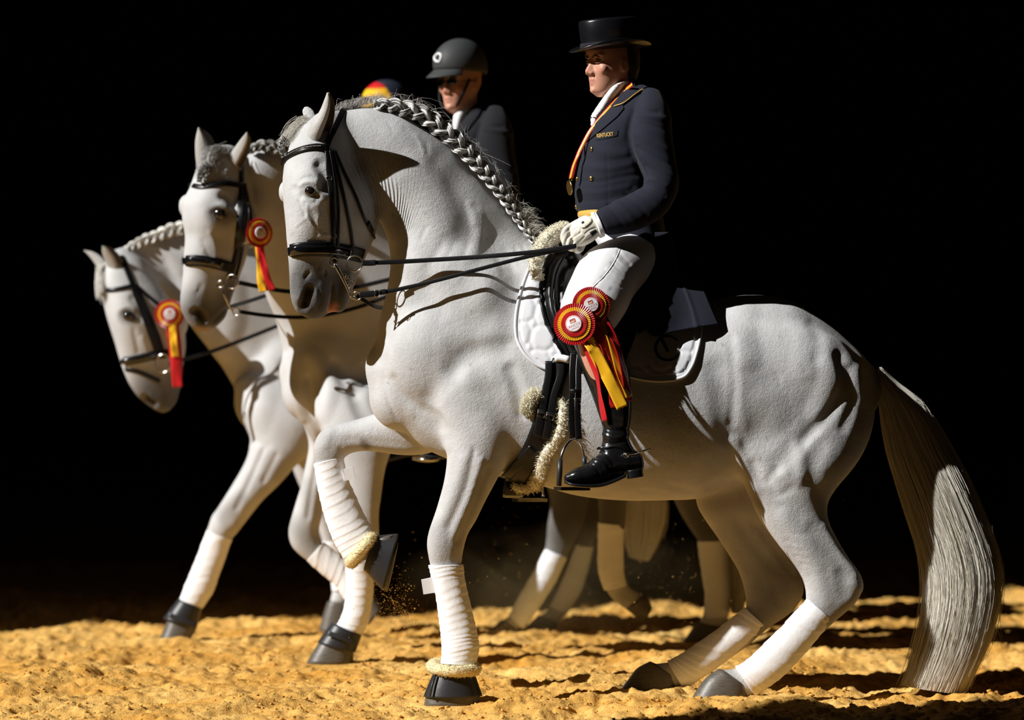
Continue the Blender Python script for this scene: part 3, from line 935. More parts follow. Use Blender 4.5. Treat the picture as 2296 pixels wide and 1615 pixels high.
S.V = smooth(S.V, S.Q, 5, 0.5, weight=1-0.85*wh)
S.renorm(); S.P = pix(S.V)
# throat folds: a coordinate across them and a mask, used by the coat's relief
P = S.P
ang = np.arctan2(P[:, 0]-892, 609-P[:, 1])
fold = ang * 150 + 1.8*np.sin(P[:, 1]*0.04) + 1.2*np.sin(P[:, 0]*0.11 + P[:, 1]*0.03)
d1, _ = seg_dist(P, [(800, 390), (850, 440), (872, 490)])
d2, _ = seg_dist(P, [(900, 420), (905, 520)])
fm = np.clip(1 - (d1/54)**2, 0, 1) + 0.09*np.clip(1 - (d2/60)**2, 0, 1)
fm *= np.clip((S.V[:, 1] + 0.19)/0.03, 0, 1) * np.clip((590-P[:, 1])/60, 0, 1)
def float_attr(o, name, vals):
    a = o.data.attributes.new(name, 'FLOAT', 'POINT')
    a.data.foreach_set('value', np.asarray(vals, np.float32))

HORSE = empty('horse', at(1330, 1562, 0), 'front grey-white horse with plaited mane and one foreleg raised, ridden by the top-hatted rider', 'horse', 'horses in the line')
BODY1 = (S.V, S.Q)
BVH1 = bvh_of(S.V, S.Q)

def ear(L, R, y, facing=1.0, bulge=0.30, n=30):
    """cupped leaf shell between its two traced edges (base to tip)"""
    L, R = resample(spline(np.array(L, float), 8), n), resample(spline(np.array(R, float), 8), n)
    prof = np.array([(0, 0), (.14, -.55), (.36, -.95), (.54, -1.05), (.63, -.9), (.68, -.1), (.78, .3), (.91, .12), (1.0, -.3), (.99, .15), (.85, .5), (.6, .8), (.3, .6), (.1, .3)])
    prof = spline(prof, 3, closed=True)
    ys = np.linspace(y[0], y[1], n)
    V = []
    for i in range(n):
        A, B = at(*L[i], ys[i]), at(*R[i], ys[i])
        w = np.linalg.norm(B - A)
        for u, v in prof:
            p = A + (B - A) * u
            V.append(p + np.array([0, v * w * bulge * facing, 0]))
    k = len(prof)
    Fc = grid_faces(n, k, True)
    Fc.append(tuple(range(k-1, -1, -1))); Fc.append(tuple((n-1)*k + j for j in range(k)))
    EARC.append((n, k))
    return np.array(V), Fc
EARC = []
def ear_colour(EV, base, inner=(.13, .11, .10)):
    k = 42
    C = np.tile(np.array(base, np.float32), (len(EV), 1))
    j = np.arange(len(EV)) % k
    lvl = (np.arange(len(EV)) // k) / (len(EV)/k)
    m = (j >= 14) & (j <= 25) & (lvl > .06) & (lvl < .93)
    C[m] = inner
    return C

def join_to_skin(V, Q, C, extra, col=(0.58, 0.58, 0.58)):
    """adds further shells (ears) to the one body mesh; returns verts, face list, colours"""
    Fc = [tuple(int(i) for i in q) for q in Q]
    Vs, Cs, n = [V], [C], len(V)
    for EV, EF, ec in extra:
        Vs.append(EV); Fc += [tuple(i + n for i in f) for f in EF]; n += len(EV)
        Cs.append(ear_colour(EV, ec))
    return np.vstack(Vs), Fc, np.vstack(Cs)

e1 = ear([(684, 330), (686, 304), (694, 284), (706, 266), (719, 244), (727, 224), (733, 208)], [(730, 326), (738, 304), (746, 280), (750, 256), (750, 234), (744, 216), (737, 207)], (-.175, -.30), bulge=.55)
e2 = ear([(690, 290), (681, 262), (679, 246), (683, 240)], [(708, 285), (707, 262), (700, 246), (690, 239)], (-.05, -.03), facing=-0.6)
EV, EF, EC = join_to_skin(S.V, S.Q, S.C, [(*e1, (.52, .51, .49)), (*e2, (.6, .6, .6))])
o = link_mesh('body', EV, EF, M['coat'], HORSE); set_col(o, EC)
pad = len(EV) - len(S.V)
float_attr(o, 'Fold', np.r_[fold, np.zeros(pad)]); float_attr(o, 'FoldMask', np.r_[fm, np.zeros(pad)])

def eyeball(px, py, bvh, parent, r=0.016, push=-0.006):
    h = cast(bvh, px, py)
    V, Fc = ellipsoid(h[0] + h[1]*push, (r, r*0.9, r))
    return link_mesh('eye', V, Fc, M['eye'], parent)
eyeball(694, 428, BVH1, HORSE, 0.020, -0.009)

def fasten_tab(band, V, Fc):
    link_mesh('fastening_tab', V, Fc, M['white_cloth'], band, smooth=False)
def tab_piece(px, py, w, h, y, ang, d=.010):
    c = at(px, py, y); k = DC/F
    ca, sa = math.cos(ang), math.sin(ang)
    V = []
    for yy in (-d, d):
        for a, b in ((-w, -h), (w, -h), (w*1.05, h), (-w, h*.92)):
            V.append(c + np.array([(a*ca - b*sa)*k/2, yy + (.004 if a > 0 else 0), (a*sa + b*ca)*k/2]))
    return np.array(V), [(0, 1, 2, 3), (7, 6, 5, 4), (0, 4, 5, 1), (1, 5, 6, 2), (2, 6, 7, 3), (3, 7, 4, 0)]
def hoof(st, parent, name='hoof', mat='hoof', n=2.4):
    V, Fc = loft(st, seg=28, per=5, cap=(0.15, 0.05), n=n)
    return link_mesh(name, V, Fc, M[mat], parent)

def bandage(st, label=None, cat='leg wrap', turns=9, amp=0.03, group=None, slant=0.5, tab=None, seed=0, parent=None):
    """stretch bandage wound round a leg: overlapping slanted turns"""
    r = np.random.default_rng(seed)
    V, Fc = loft(st, seg=40, per=26, cap=(0.04, 0.04), n=2.1)
    rows = (len(V) - 2) // 40
    W = V[:-2].reshape(rows, 40, 3)
    C = W.mean(1, keepdims=True)
    th = np.linspace(0, 2*np.pi, 40, endpoint=False)
    s = np.linspace(0, 1, rows)
    wob = 0.10*np.sin(th*2 + r.uniform(0, 6)) + 0.06*np.sin(th*3 + r.uniform(0, 6))
    ph = s[:, None]*turns + slant*np.cos(th)[None] + wob[None] + 0.3*np.sin(s*9 + r.uniform(0, 6))[:, None]
    saw = ph % 1.0
    saw = np.where(saw < 0.9, (saw/0.9)**2.2, (1-saw)/0.1)
    lev = r.uniform(-1, 1, 40)[np.clip(np.floor(ph + 3).astype(int), 0, 39)]
    k = 1 + amp*0.85*(saw - 0.35) + 0.010*lev + 0.006*np.sin(th[None]*5 + s[:, None]*23)
    W = C + (W - C)*k[:, :, None]
    V = np.vstack([W.reshape(-1, 3), V[-2:]])
    o = link_mesh('leg_bandage', V, Fc, M['bandage'], parent)
    if label: tag(o, label, cat, group)
    return o

# hooves
hoof([(1612, 1500, 1674, 1540, -.19, .047), (1584, 1519, 1676, 1556, -.19, .055), (1565, 1543, 1674, 1564, -.19, .060), (1549, 1570, 1666, 1574, -.19, .064)], HORSE)
hoof([(1456, 1484, 1514, 1520, .185, .045), (1427, 1500, 1516, 1533, .185, .053), (1410, 1522, 1514, 1541, .185, .058), (1391, 1545, 1508, 1549, .185, .062)], HORSE)
hoof([(968, 1525, 1068, 1525, -.19, .052), (958, 1550, 1075, 1548, -.19, .060), (950, 1582, 1078, 1580, -.19, .064)], HORSE)
hoof([(842, 1210, 884, 1200, .155, .045), (812, 1272, 890, 1235, .155, .055), (858, 1322, 888, 1250, .155, .058), (868, 1330, 890, 1262, .155, .058)][:1] + [(835, 1290, 889, 1230, .155, .056), (868, 1328, 893, 1215, .155, .060)], HORSE)
HOOF_SPOTS += [(*at(1610, 1572, -.19)[:2], at(1610, 1572, -.19)[2], .10), (*at(1455, 1547, .185)[:2], at(1455, 1547, .185)[2], .10), (*at(1014, 1580, -.19)[:2], at(1014, 1580, -.19)[2], .11)]

WR = 'white leg wraps of the front horse'
tb = bandage([(960, 1268, 1039, 1266, -.19, .050), (968, 1300, 1043, 1300, -.19, .047), (980, 1360, 1056, 1358, -.19, .046), (987, 1420, 1070, 1418, -.19, .048), (990, 1455, 1075, 1450, -.19, .052), (988, 1488, 1068, 1490, -.19, .048)],
        'white wrap round the front horse\'s standing foreleg above the fleece-topped hoof boot', turns=18, amp=0.034, seed=1, group=WR)
fasten_tab(tb, *tab_piece(960, 1314, 26, 34, -.20, .15))
tb = bandage([(703, 1040, 770, 1024, .155, .045), (711, 1090, 780, 1072, .155, .043), (722, 1140, 800, 1116, .155, .044), (736, 1186, 820, 1160, .155, .047), (754, 1226, 838, 1190, .155, .050), (776, 1262, 850, 1214, .155, .048)],
        'white wrap round the front horse\'s raised foreleg below the bent knee', turns=12, amp=0.034, seed=2, group=WR)
fasten_tab(tb, *tab_piece(783, 1062, 22, 28, .12, .25))
bandage([(1809, 1342, 1868, 1392, -.19, .048), (1780, 1374, 1846, 1418, -.19, .047), (1730, 1426, 1800, 1472, -.19, .047), (1690, 1466, 1762, 1512, -.19, .049), (1660, 1490, 1726, 1540, -.19, .050), (1648, 1494, 1694, 1562, -.19, .048)],
        'white wrap round the front horse\'s near hind leg nearest the tail', turns=11, amp=0.035, seed=3, group=WR)
bandage([(1669, 1362, 1718, 1406, .185, .048), (1640, 1386, 1695, 1428, .185, .047), (1590, 1424, 1648, 1468, .185, .047), (1540, 1458, 1606, 1500, .185, .049), (1510, 1476, 1570, 1524, .185, .050), (1496, 1482, 1534, 1548, .185, .047)],
        'white half-shaded wrap round the front horse\'s far hind leg', turns=11, amp=0.035, seed=4, group=WR)
# ------------------------------------------------------------------ mane, forelock and tail of the front horse
def stuff(o):
    o['kind'] = 'stuff'
    return o

def plait(crest, yoff, width, thick, parent, bvh=None, period=44.0, y=None, name='plaited_mane', cols=((.70, .69, .67), (.20, .19, .18)), fibres=9, mat='hair', fr=0.0026, nfib=6.0):
    """running plait: three crossing locks of fine strands along a traced crest line; width/thick in px and metres"""
    C = spline(np.array(crest, float), 14)
    C = resample(C, int(np.linalg.norm(np.diff(C, axis=0), axis=1).sum()/2.4))
    arc = np.r_[0, np.cumsum(np.linalg.norm(np.diff(C, axis=0), axis=1))]
    T = unit(np.gradient(C, axis=0)); Nn = np.stack([T[:, 1], -T[:, 0]], 1)
    w = np.interp(arc/arc[-1], np.linspace(0, 1, len(width)), width)
    yy = np.interp(arc/arc[-1], np.linspace(0, 1, len(y)), y)
    g1 = np.random.default_rng(5)
    paths, cc = [], []
    ph = 2*np.pi*np.cumsum(np.r_[0, np.diff(arc)/(period*(0.45 + 0.55*w[1:]/w[0]))])
    for k in range(3):
        p = ph + k*2*np.pi/3
        off = np.sin(p)*w*0.36
        dep = np.sin(2*p)*thick*0.55
        for q in range(fibres*4):
            a, r = g1.uniform(0, 2*np.pi), math.sqrt(g1.uniform(0.15, 1))
            ox, oy = r*np.cos(a + ph*0.25)*w*0.21, r*np.sin(a + ph*0.25)*thick*0.5
            X = C + Nn*(off + ox)[:, None]
            pts = np.array([at(X[i, 0], X[i, 1], yy[i] + dep[i] + oy[i]) for i in range(len(X))])
            paths.append(pts)
            cc.append(np.array(cols[0])*g1.uniform(.75, 1.12) if g1.random() < .66 else np.array(cols[1]))
    V, Q = strands(np.array(paths), fr, fr)
    o = link_mesh(name, V, Q, M[mat], parent)
    set_col(o, np.repeat(np.array(cc), len(C)*3, axis=0))
    return o

crest = [(838, 236), (870, 236), (905, 243), (945, 256), (985, 284), (1020, 314), (1050, 344), (1078, 376), (1104, 408), (1130, 442), (1152, 474), (1172, 503), (1188, 528), (1198, 544)]
plait(crest, 0, [24, 34, 38, 40, 37, 32, 28, 24, 20, 13], 0.030, HORSE, y=[-.06, -.075, -.08, -.08, -.078, -.075, -.07, -.066, -.06, -.05], period=72)

def hair_bunch(name, roots, tips, n, m, parent, spread, r, cols, seed, curve=0.0, mat='hair', sag=0.0):
    """loose hair from a root line to a tip line (3D points)"""
    g1 = np.random.default_rng(seed)
    R, Tp = np.array(roots, float), np.array(tips, float)
    u = g1.random(n)
    f = lambda A, t: np.stack([np.interp(t, np.linspace(0, 1, len(A)), A[:, k]) for k in range(3)], 1)
    a, b = f(R, u) + g1.normal(0, spread[0], (n, 3)), f(Tp, np.clip(u + g1.normal(0, .1, n), 0, 1)) + g1.normal(0, spread[1], (n, 3))
    s = np.linspace(0, 1, m)[None, :, None]
    P = a[:, None]*(1-s) + b[:, None]*s
    bow = g1.normal(curve, abs(curve)*.5 + .004, (n, 1, 1))*np.sin(s*np.pi)
    P = P + bow*np.array([-0.3, -0.2, 1.0]) + np.sin(s*9 + g1.uniform(0, 6, (n, 1, 1)))*0.0018*np.array([1, .6, .3])
    P[..., 2] -= sag*(s[..., 0]**2)
    V, Q = strands(P, r)
    o = link_mesh(name, V, Q, M[mat], parent)
    c = np.array(cols)[g1.integers(0, len(cols), n)]*g1.uniform(.8, 1.15, (n, 1))
    set_col(o, np.repeat(np.clip(c, 0, 1), m*3, axis=0))
    return o
WH = [(.86, .83, .77), (.78, .75, .68), (.62, .59, .53)]
hair_bunch('forelock', [at(702, 276, -.14), at(688, 268, -.09), at(674, 272, -.05)], [at(660, 308, -.18), at(636, 318, -.15), at(630, 322, -.10)], 420, 9, HORSE, (.008, .010), .0011, WH, 3, curve=.007)
plait([(640, 308), (632, 322), (630, 336), (634, 350)], 0, [14, 14, 11, 7], .02, HORSE, y=[-.15, -.155, -.16, -.155], period=13, name='forelock_plait', fibres=4, fr=.0013)
# stray hairs along the crest
cp = spline(np.array(crest, float), 6)
ra = [at(p[0], p[1]-6, -.07) for p in cp]
ta = [at(p[0]+16, p[1]-17, -.07) for p in cp]
stuff(hair_bunch('stray_mane_hair', ra, ta, 260, 7, HORSE, (.010, .016), .00045, WH, 8, curve=.012))
stuff(hair_bunch('stray_mane_hair', [at(1165, 470, -.06), at(1195, 535, -.06)], [at(1190, 470, -.05), at(1222, 528, -.05)], 140, 7, HORSE, (.008, .016), .0005, WH, 18, curve=.014))
stuff(hair_bunch('stray_mane_hair', [at(752, 252, .02), at(800, 234, .02), at(850, 226, -.02)], [at(760, 244, .03), at(815, 225, .03), at(865, 219, -.01)], 500, 5, HORSE, (.010, .006), .0007, [(.3, .28, .26), (.4, .38, .35)], 19, curve=.006))

def tail(L, R, w, y, parent, n, r, cols, seed, top_col=None, m=18, core=True, name='tail'):
    g1 = np.random.default_rng(seed)
    k = 40
    Lp, Rp = resample(spline(np.array(L, float), 8), k), resample(spline(np.array(R, float), 8), k)
    ys = np.interp(np.linspace(0, 1, k), np.linspace(0, 1, len(y)), y)
    ws = np.interp(np.linspace(0, 1, k), np.linspace(0, 1, len(w)), w)
    A = np.array([at(Lp[i, 0], Lp[i, 1], ys[i]) for i in range(k)]); B = np.array([at(Rp[i, 0], Rp[i, 1], ys[i]) for i in range(k)])
    Cn, H = (A+B)/2, (B-A)/2
    rt = empty_part = None
    rad = np.sqrt(g1.uniform(0.35, 1.0, n)); th = g1.uniform(0, 2*np.pi, n)
    clump = np.round(th*9)/9
    th = th*0.75 + clump*0.25
    s0 = np.clip(g1.exponential(.10, n), 0, .55); s1 = np.clip(1.02 - g1.exponential(.09, n), .55, 1.03)
    t = np.linspace(0, 1, m)
    S_ = s0[:, None]*(1-t) + s1[:, None]*t
    fi = S_*(k-1)
    g = lambda A_: np.stack([np.interp(fi.ravel(), np.arange(k), A_[:, q]) for q in range(A_.shape[1])], 1).reshape(n, m, -1)
    Cc, Hh, Ww = g(Cn), g(H), g(ws[:, None])
    drift = th[:, None] + g1.normal(0, .14, (n, 1))*t[None] + 0.012*np.sin(t[None]*7 + g1.uniform(0, 6, (n, 1)))
    rr = rad[:, None]*(1 + g1.normal(0, .10, (n, 1))*t[None]**2) + 0.006*np.sin(t[None]*17 + g1.uniform(0, 6, (n, 1)))
    P = Cc + Hh*(rr*np.cos(drift))[..., None] + np.array([0, 1.0, 0])*(Ww*(rr*np.sin(drift))[..., None])
    ext = S_ > 1
    V, Q = strands(P, r, r*0.7)
    c = np.array(cols)[g1.integers(0, len(cols), n)]*g1.uniform(.82, 1.12, (n, 1))
    C4 = np.repeat(c[:, None], m, 1)
    C4 = np.clip(np.repeat(C4.reshape(-1, 3), 3, axis=0), 0, 1)
    Fc = [tuple(q) for q in Q]
    if core:
        rows = [[*Cn[i], *(H[i]*.80), ws[i]*.80, 2.0, 0, 0] for i in range(0, k-7, 3)]
        V2, F2 = loft_rows(rows, 40, 4, (.4, .3))
        Fc += [tuple(i + len(V) for i in f) for f in F2]
        V = np.vstack([V, V2]); C4 = np.vstack([C4, np.tile(np.array(cols[0])*.8, (len(V2), 1))])
    o = link_mesh(name, V, Fc, M['hair'], parent)
    set_col(o, C4)
    return o
TC = [(.93, .89, .79), (.88, .83, .71), (.97, .94, .87), (.76, .69, .57)]
tail([(1960, 838), (1967, 885), (1974, 945), (1988, 1020), (2011, 1095), (2037, 1170), (2059, 1235), (2070, 1300), (2070, 1362), (2059, 1424), (2046, 1479), (2026, 1538)],
     [(1975, 822), (2024, 866), (2074, 903), (2105, 947), (2136, 1003), (2173, 1071), (2204, 1145), (2229, 1213), (2243, 1269), (2244, 1325), (2229, 1393), (2210, 1455), (2182, 1510), (2160, 1556)],
     [.035, .055, .07, .08, .085, .085, .08, .07], [.0, .0, -.01, -.01, -.02, -.02], HORSE, 7000, .00085, TC, 4)
stuff(hair_bunch('stray_tail_hair', [at(2190, 1120, -.02), at(2235, 1260, -.02), at(2225, 1400, -.02)], [at(2222, 1200, -.02), at(2262, 1340, -.02), at(2238, 1470, -.02)], 60, 8, HORSE, (.012, .02), .0005, TC, 28, curve=.012))
# ------------------------------------------------------------------ bridle, saddle and girth of the front horse
BR = empty('bridle', at(745, 560, -.2), 'black double bridle with patent noseband on the front horse', 'bridle', 'bridles')
def strap_on(name, bvh, line, width_px, thick, mat, parent, off=0.003, extra=None, n=None, yfb=-.2):
    P, N = on_skin(bvh, line, n=n, off=off, y_fb=yfb)
    if extra is not None:
        for p, nn, end in extra:
            if end == 0: P = np.vstack([p, P]); N = np.vstack([nn, N])
            else: P = np.vstack([P, p]); N = np.vstack([N, nn])
    for _ in range(2): P[1:-1] = (P[:-2] + 2*P[1:-1] + P[2:])/4
    V, Fc = strap(P, N, width_px*DC/F, thick)
    return link_mesh(name, V, Fc, M[mat], parent)
def wrap_front(px, py, ys, xs):
    return None
# browband wraps over the forehead to the far side
bb = [(634, 366), (645, 352), (667, 340), (694, 332), (717, 330), (729, 332)]
far = [(at(636, 374, -.08), (-.7, .7, .2), 0), (at(645, 380, -.04), (-.2, 1, .1), 0)]
b1 = strap_on('browband', BVH1, bb, 15, .012, 'leather', BR, extra=far)
# bright beading on the browband
P, N = on_skin(BVH1, bb[1:5], n=26, off=.0105)
g = Geo()
for p in P: g.add(*ellipsoid(p, (.0022,)*3, seg=8, rings=5))
link_mesh('beading', g.verts(), g.Fc, M['steel'], b1)
strap_on('headpiece', BVH1, [(730, 336), (738, 312), (752, 285), (764, 262), (772, 246)], 16, .006, 'leather', BR, extra=[(at(776, 244, .0), (0, .3, 1), 1)])
strap_on('cheek_strap', BVH1, [(733, 338), (739, 400), (744, 460), (747, 520), (749, 560), (751, 588)], 13, .006, 'leather', BR, off=.004)
strap_on('cheek_strap', BVH1, [(739, 338), (752, 420), (757, 470), (756, 520), (753, 570), (752, 590)], 8, .005, 'leather', BR, off=.007)
strap_on('cheek_strap', BVH1, [(745, 337), (758, 390), (771, 445), (786, 522), (791, 560), (794, 576)], 8, .005, 'leather', BR, off=.004)
strap_on('throatlash', BVH1, [(750, 338), (775, 395), (798, 443), (815, 488), (826, 512), (838, 534)], 7, .005, 'leather', BR, off=.004)
strap_on('throatlash_keeper', BVH1, [(822, 498), (832, 520)], 12, .007, 'leather', BR, off=.006)
nb = [(650, 565), (668, 560), (700, 558), (745, 560), (785, 567), (812, 574)]
fn = [(at(651, 567, -.115), (-.8, .6, 0), 0), (at(664, 569, -.09), (-.2, 1, 0), 0)]
n1 = strap_on('noseband', BVH1, nb, 33, .010, 'leather', BR, off=.003, extra=fn)
fn2 = [(at(646, 566, -.115), (-.8, .6, 0), 0), (at(660, 569, -.08), (-.2, 1, 0), 0)]
strap_on('noseband_roll', BVH1, nb[:5], 20, .016, 'patent', n1, off=.009, extra=fn2)
# buckles
def buckle(px, py, bvh, w, h, parent, y=None, off=.008, ang=0.0):
    hct = cast(bvh, px, py)
    c = at(px, py, y) if y is not None or hct is None else hct[0] + hct[1]*off
    ca, sa = math.cos(ang), math.sin(ang)
    q = [(-w, -h), (w, -h), (w, h), (-w, h)]
    P = [c + np.array([a*ca - b*sa, 0, a*sa + b*ca]) for a, b in q]
    P = np.array(P + P[:2])
    V, Fc = tube(resample(P, 26), .0014, 6)
    return link_mesh('buckle', V, Fc, M['steel'], parent)
buckle(738, 400, BVH1, .009, .006, BR)
buckle(746, 528, BVH1, .008, .006, BR)
# bits and rings
g = Geo()
yb = -.215
sh = spline(np.array([at(750, 592, yb-.01), at(757, 603, yb-.012), at(766, 620, yb-.012), at(778, 645, yb-.006), at(787, 667, yb)]), 6)
g.add(*tube(sh, np.interp(np.linspace(0, 1, len(sh)), [0, .25, .5, 1], [.0055, .0075, .0065, .0035]), 10))
g.add(*torus(at(749, 588, yb-.01), .0145, .0028, (0.3, 1, 0), 26, 8, 1.1))
g.add(*tube(spline(np.array([at(787, 667, yb), at(792, 670, yb), at(795, 664, yb-.003)]), 4), .003, 8))
link_mesh('curb_bit', g.verts(), g.Fc, M['steel'], BR)
V, Fc = torus(at(795.5, 591, yb-.005), .0285, .0026, (0.15, 1, 0), 34, 8); link_mesh('snaffle_ring', V, Fc, M['steel'], BR)
V, Fc = torus(at(801, 663, yb-.002), .0150, .0024, (0.2, 1, .1), 26, 8); link_mesh('curb_ring', V, Fc, M['steel'], BR)
for q, (cx, cy) in enumerate([(772, 616), (777, 622), (782, 627), (787, 631), (792, 634), (782, 642)]):
    V, Fc = torus(at(cx, cy, yb+.004), .0052, .0016, (0.6 if q % 2 else 0, 1, .5 if q % 2 else 0), 14, 6, 1.3)
    link_mesh('curb_chain_link', V, Fc, M['steel'], BR)
# reins, from the bits to the near hand
def rein(line, w_px, parent, thick=.0042, name='rein', mat='leather'):
    P = spline(np.array([at(*p) for p in line]), 10)
    N = np.tile((0, -1.0, 0.12), (len(P), 1))
    V, Fc = strap(P, unit(N), w_px*DC/F, thick)
    return link_mesh(name, V, Fc, M[mat], parent)
r1 = rein([(812, 590, -.222), (880, 588, -.225), (969, 583, -.24), (1050, 578, -.262), (1117, 573, -.285), (1190, 566, -.305), (1262, 556, -.325), (1292, 551, -.33)], 10, BR)
r2 = rein([(806, 662, -.22), (850, 657, -.225), (930, 641, -.24), (1010, 621, -.265), (1100, 597, -.285), (1190, 574, -.305), (1262, 559, -.322), (1290, 553, -.325)], 9, BR)
rein([(806, 662, -.222), (826, 660, -.225), (848, 657, -.228)], 14, r2, .006, 'rein_end')
rein([(812, 590, -.224), (830, 590, -.226), (842, 589, -.228)], 13, r1, .006, 'rein_end')
buckle(845, 658, BVH1, .008, .011, r2, y=-.235)
rein([(852, 656, -.228), (866, 654, -.23)], 12, r2, .008, 'keeper')
# far-side reins slack under the neck
rein([(800, 664, -.02), (850, 690, .06), (930, 660, .20), (1050, 615, .26), (1180, 575, .28), (1270, 552, .26)], 9, BR)

# ---- saddle pad
PAD = empty('saddle_pad', at(1380, 850, -.3), 'white quilted saddle pad with a black ring emblem, under the front rider', 'saddle pad')
padL = [(1203, 552), (1186, 604), (1168, 655), (1157, 710), (1159, 757), (1176, 793), (1207, 820), (1236, 831)]
padR = [(1592, 680), (1578, 705), (1572, 740), (1567, 772), (1561, 795), (1550, 824), (1534, 845), (1510, 853)]
padT = [(1203, 552), (1255, 585), (1310, 625), (1380, 664), (1450, 680), (1520, 682), (1592, 680)]
padB = [(1236, 831), (1262, 818), (1300, 815), (1380, 836), (1440, 851), (1480, 855), (1510, 853)]
px = coons(padT, padB, padL, padR, 170, 130)
X, Y = px[..., 0], px[..., 1]
a0 = 0.18
def quilt(X, Y, a, s, ang):
    u = X*math.cos(ang) + Y*math.sin(ang); v = -X*math.sin(ang) + Y*math.cos(ang)
    u = (u/a) % 1 - .5; v = (v/a) % 1 - .5
    cu, cv = .5 - abs(u), .5 - abs(v)
    d1 = np.minimum(cu, cv)*a
    dd = cu*a + cv*a - s
    d = np.where(dd < 0, -dd/1.414, np.minimum(d1, np.abs(dd)/1.414))
    return d
edge, _ = seg_dist(np.stack([X.ravel(), Y.ravel()], 1), spline(np.array(padL + padB[1:] + padR[::-1][1:]), 4))
edge = edge.reshape(X.shape)
dq = quilt(X-8, Y-18, 54, 13, a0)
plain = (X > 1390) & (X < 1545) & (edge > 42)
puff = 0.0042*(1 - np.exp(-(dq/6.0)**2))*np.where(edge < 11, 0, 1)*np.where(plain, 0, 1)
puff = np.where(plain, .004, puff)
groove = np.exp(-((edge-12)/2.2)**2)*.002
G, N = drape(px, BVH1, .011 + puff - groove)
V, Fc = slab(G, N, .010)
panel = link_mesh('panel', V, Fc, M['pad_cloth'], PAD)
bl = np.vstack([G[:, 0], G[-1, 1:], G[::-1, -1][1:]])
nl = np.vstack([N[:, 0], N[-1, 1:], N[::-1, -1][1:]])
V, Fc = tube(bl[::2] - nl[::2]*.002, .0062, 8); link_mesh('piping', V, Fc, M['pad_cloth'], PAD)
Vm = np.vstack([G.reshape(-1, 3)]) * np.array([1, -1, 1])
Gm = G*np.array([1, -1, 1]); Nm = N*np.array([1, -1, 1])
V, Fc = slab(Gm, Nm, .010); link_mesh('panel', V, Fc, M['pad_cloth'], PAD)
PADB = bvh_of(np.vstack([G.reshape(-1, 3)]), np.array(grid_faces(G.shape[0], G.shape[1])))
# the black ring emblem near the pad's rear corner: an open ring crossed by a slanting bar
ring = []
for k in range(31):
    a = math.radians(-38 - k*(284/30))
    ring.append((1497 + 27*math.cos(a), 781 + 27*math.sin(a)))
def print_line(name, line, w, bvh, mat, parent, off=.001, thick=.001, y_fb=-.33, per=4):
    L = np.array(line, float)
    if len(L) > 2: L = spline(L, per)
    L = resample(L, max(4, int(np.linalg.norm(np.diff(L, axis=0), axis=1).sum()/3)))
    T = unit(np.gradient(L, axis=0)); Nn = np.stack([-T[:, 1], T[:, 0]], 1)
    w = np.interp(np.linspace(0, 1, len(L)), np.linspace(0, 1, len(np.atleast_1d(w))), np.atleast_1d(w)) if np.ndim(w) else np.full(len(L), w)
    poly = np.vstack([L + Nn*w[:, None]/2, (L - Nn*w[:, None]/2)[::-1]])
    V, Fc = cut_patch(poly, bvh, off, thick, step=4)
    return link_mesh(name, V, Fc, M[mat], parent, smooth=False)
em = print_line('emblem', ring, [3.5, 6, 7, 6, 4.5], PADB, 'black_print', panel)
print_line('emblem', [(1478, 748), (1487, 768), (1498, 789)], 7.5, PADB, 'black_print', panel)

# ---- saddle
SAD = empty('saddle', at(1350, 820, -.3), 'black leather dressage saddle with stirrups, under the front rider', 'saddle')
sT = [(1262, 560), (1300, 585), (1350, 610), (1410, 640)]
sL = [(1262, 560), (1233, 575), (1217, 600), (1210, 640), (1212, 690), (1223, 729), (1246, 770), (1272, 808)]
sR = [(1410, 640), (1428, 690), (1425, 750), (1400, 815)]
sB = [(1272, 808), (1310, 826), (1360, 830), (1400, 815)]
px = coons(sT, sB, sL, sR, 60, 60)
e2, _ = seg_dist(px.reshape(-1, 2), spline(np.array(sL), 4)); e2 = e2.reshape(px.shape[:2])
roll = .028*np.exp(-((e2-24)/11)**2) + .012*np.exp(-((e2-3)/4)**2) + .016*np.exp(-((e2-52)/8)**2)
G, N = drape(px, PADB, .008 + roll)
V, Fc = slab(G, N, .012); flap = link_mesh('flap', V, Fc, M['leather'], SAD)
V, Fc = slab(G*np.array([1, -1, 1]), N*np.array([1, -1, 1]), .012); link_mesh('flap', V, Fc, M['leather'], SAD)
for k, sh_, rr in ((1, .010, .0035), (9, .012, .003)):
    V, Fc = tube(G[:, k] + N[:, k]*.003, rr, 8); link_mesh('welt', V, Fc, M['leather'], flap)
FLAPB = bvh_of(G.reshape(-1, 3), np.array(grid_faces(60, 60)))
V, Fc = loft([(1252, 528, 1250, 600, 0, .07), (1275, 535, 1275, 640, 0, .13), (1320, 590, 1320, 680, 0, .17), (1380, 625, 1380, 710, 0, .18), (1450, 630, 1450, 720, 0, .18), (1500, 612, 1500, 715, 0, .15), (1530, 606, 1530, 700, 0, .09)], seg=32)
link_mesh('seat', V, Fc, M['leather'], SAD)
